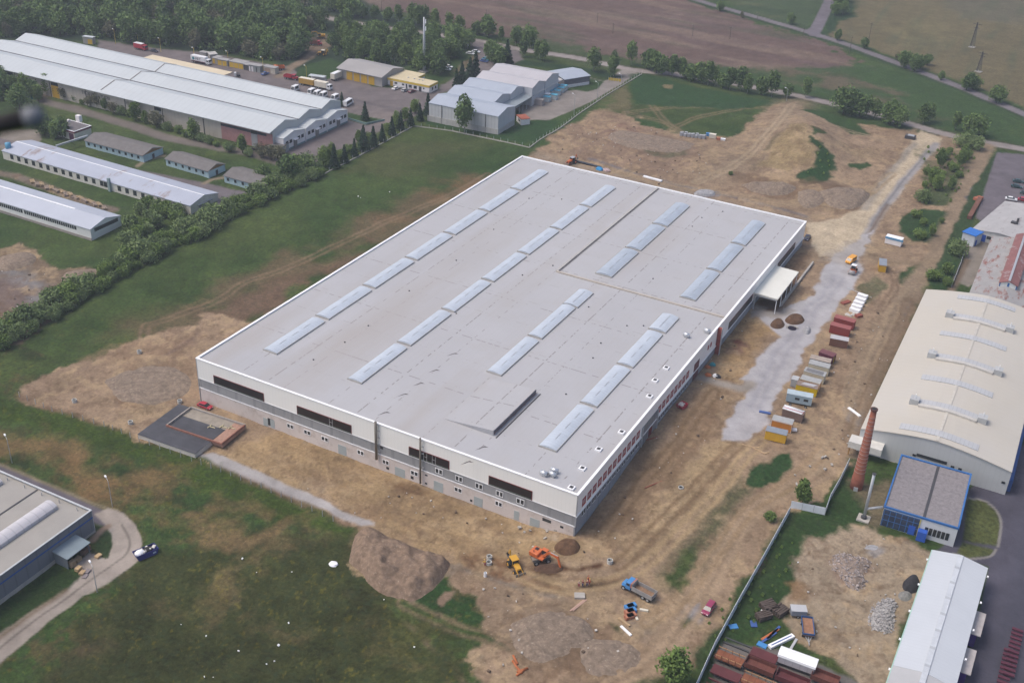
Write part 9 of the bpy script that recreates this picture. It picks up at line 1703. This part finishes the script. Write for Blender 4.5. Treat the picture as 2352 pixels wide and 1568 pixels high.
fence([(45, 912), (120, 945), (240, 980), (320, 1014)], 0, M_STEEL, 'thin wire fence posts along the left earth plot', 'wire_fence', 3.0); fence([(320, 1014), (440, 1058), (600, 1120), (790, 1208)], 0, M_STEEL, 'thin wire fence posts along the gravel strip', 'wire_fence', 3.0); fence([(2185, 660), (2205, 610), (2215, 580)], 1.2, WF, 'short pale fence below the flowering bush', step=2.2)
fence([T(2, 0, 885, 740), T(2, 0, 1000, 755)], 1.3, YP, 'yellow barrier gate at the entrance of the concrete yard', 'gate', 1.2, .06, .2); fence([T(1, 0, 850, 1098), T(1, 0, 1012, 1145), T(1, 0, 1180, 1110)], .8, M_TEAL, 'low teal-grey wall round the lawn island of the paved yard', 'low_wall', 3, .25, 0, None, False)
# ------------------------------------------------------------------ small debris on the ground
def litter(polys, n, cols, smin, smax, name, label):
    b = MB(); pts = [q for p in polys for q in scatter(p, 3.0)]; rt.shuffle(pts)
    for (x, y) in pts[:n]: k = rt.uniform(smin, smax); b.cbox((x + rt.uniform(-1.5, 1.5), y + rt.uniform(-1.5, 1.5), float(H(x, y)) + k * .3 + .1), (k, k * rt.uniform(.4, 1), k * .5), rt.random() * 3, rt.uniform(-.4, .4))
    tag(b.build(name, cols), label, 'debris', None, 'stuff')
D1 = [[(1300, 290), (1450, 280), (1600, 330), (1640, 400), (1500, 430), (1280, 360)], [(1660, 720), (1760, 740), (1640, 1010), (1420, 1280), (1340, 1220), (1500, 1020)], [(560, 1080), (900, 1110), (1240, 1220), (1400, 1290), (1100, 1290), (870, 1205)], [(1100, 1330), (1280, 1360), (1420, 1400), (1500, 1560), (1120, 1560), (1110, 1440)], [(1960, 740), (2100, 700), (1960, 1050), (1900, 1130), (1880, 1080)], [(1860, 1240), (2080, 1240), (2040, 1450), (1940, 1550), (1820, 1380)], [(0, 600), (140, 640), (60, 780), (0, 790)]]
litter(D1, 170, mat('pale_debris', (.42, .40, .37), .9, 0, .4, .3), .18, .5, 'stone_debris', 'pale stones and scraps strewn over the bare ground'); litter(D1, 80, mat('brown_debris', (.12, .085, .06), .9, 0, .4, .3), .25, .7, 'clod_debris', 'dark clods of earth strewn over the bare ground')
litter([[(560, 1280), (800, 1250), (1000, 1480), (900, 1560), (300, 1560)], [(700, 560), (1000, 420), (1100, 380), (760, 470)], [(1700, 1400), (1800, 1300), (1860, 1250), (1800, 1480)], [(1900, 740), (1960, 740), (1900, 920), (1860, 930)]], 22, M_TRIM, .2, .45, 'white_litter', 'white scraps of litter lying in the grass'); litter([[(1905, 1080), (1960, 1000), (1800, 1120)], [(1210, 1190), (1330, 1215), (1250, 1240), (1150, 1215)]], 120, M_CONC, .3, .9, 'rubble_debris', 'pale rubble at the foot of the hall wall')
# ------------------------------------------------------------------ the aircraft part at the left edge, out of focus
p = [Vector(CAM + ray(x, y) * 1.3) for x, y in ((-160, 318), (60, 274), (78, 270), (98, 266))]; o_ = p[0].copy(); t = thing('aircraft_strut', 'blurred dark aircraft strut with a silver tip reaching in at the left edge', 'strut', o_)
MB().tube([p[0] - o_, p[1] - o_], .0118, 12).build('tube', mat('strut_paint', (.045, .038, .034), .35), t, True); MB().tube([p[1] - o_, p[2] - o_, p[3] - o_], [.0122, .0126, .009], 12).build('tip', mat('strut_metal', (.15, .16, .18), .4), t, True)
# ------------------------------------------------------------------ labels of short rows: tell the members apart by their order
ORD = 'first second third fourth fifth sixth seventh eighth ninth tenth eleventh twelfth thirteenth fourteenth fifteenth'.split()
by = {}
for o in COL.objects:
    if o.parent is None and o.get('label') and o['kind'] == 'thing': by.setdefault(o['label'], []).append(o)
for lab, os_ in by.items():
    if 1 < len(os_) <= 15:
        for k, o in enumerate(sorted(os_, key=lambda o: pj(o.location)[0])): o['label'] = lab + ', ' + ORD[k] + ' from the left'
# ------------------------------------------------------------------ haze
mt = bpy.data.materials.new('haze_air'); mt.use_nodes = True; n, l = mt.node_tree.nodes, mt.node_tree.links; n.remove(n['Principled BSDF']); pv = n.new('ShaderNodeVolumePrincipled'); pv.inputs['Color'].default_value = (.82, .90, 1.0, 1); pv.inputs['Density'].default_value = HAZE; pv.inputs['Anisotropy'].default_value = .2
l.new(pv.outputs[0], n['Material Output'].inputs['Volume'])
o = MB().box(-6600, 6900, -6900, 6600, -14, 172).build('haze', mt); o['kind'] = 'stuff'
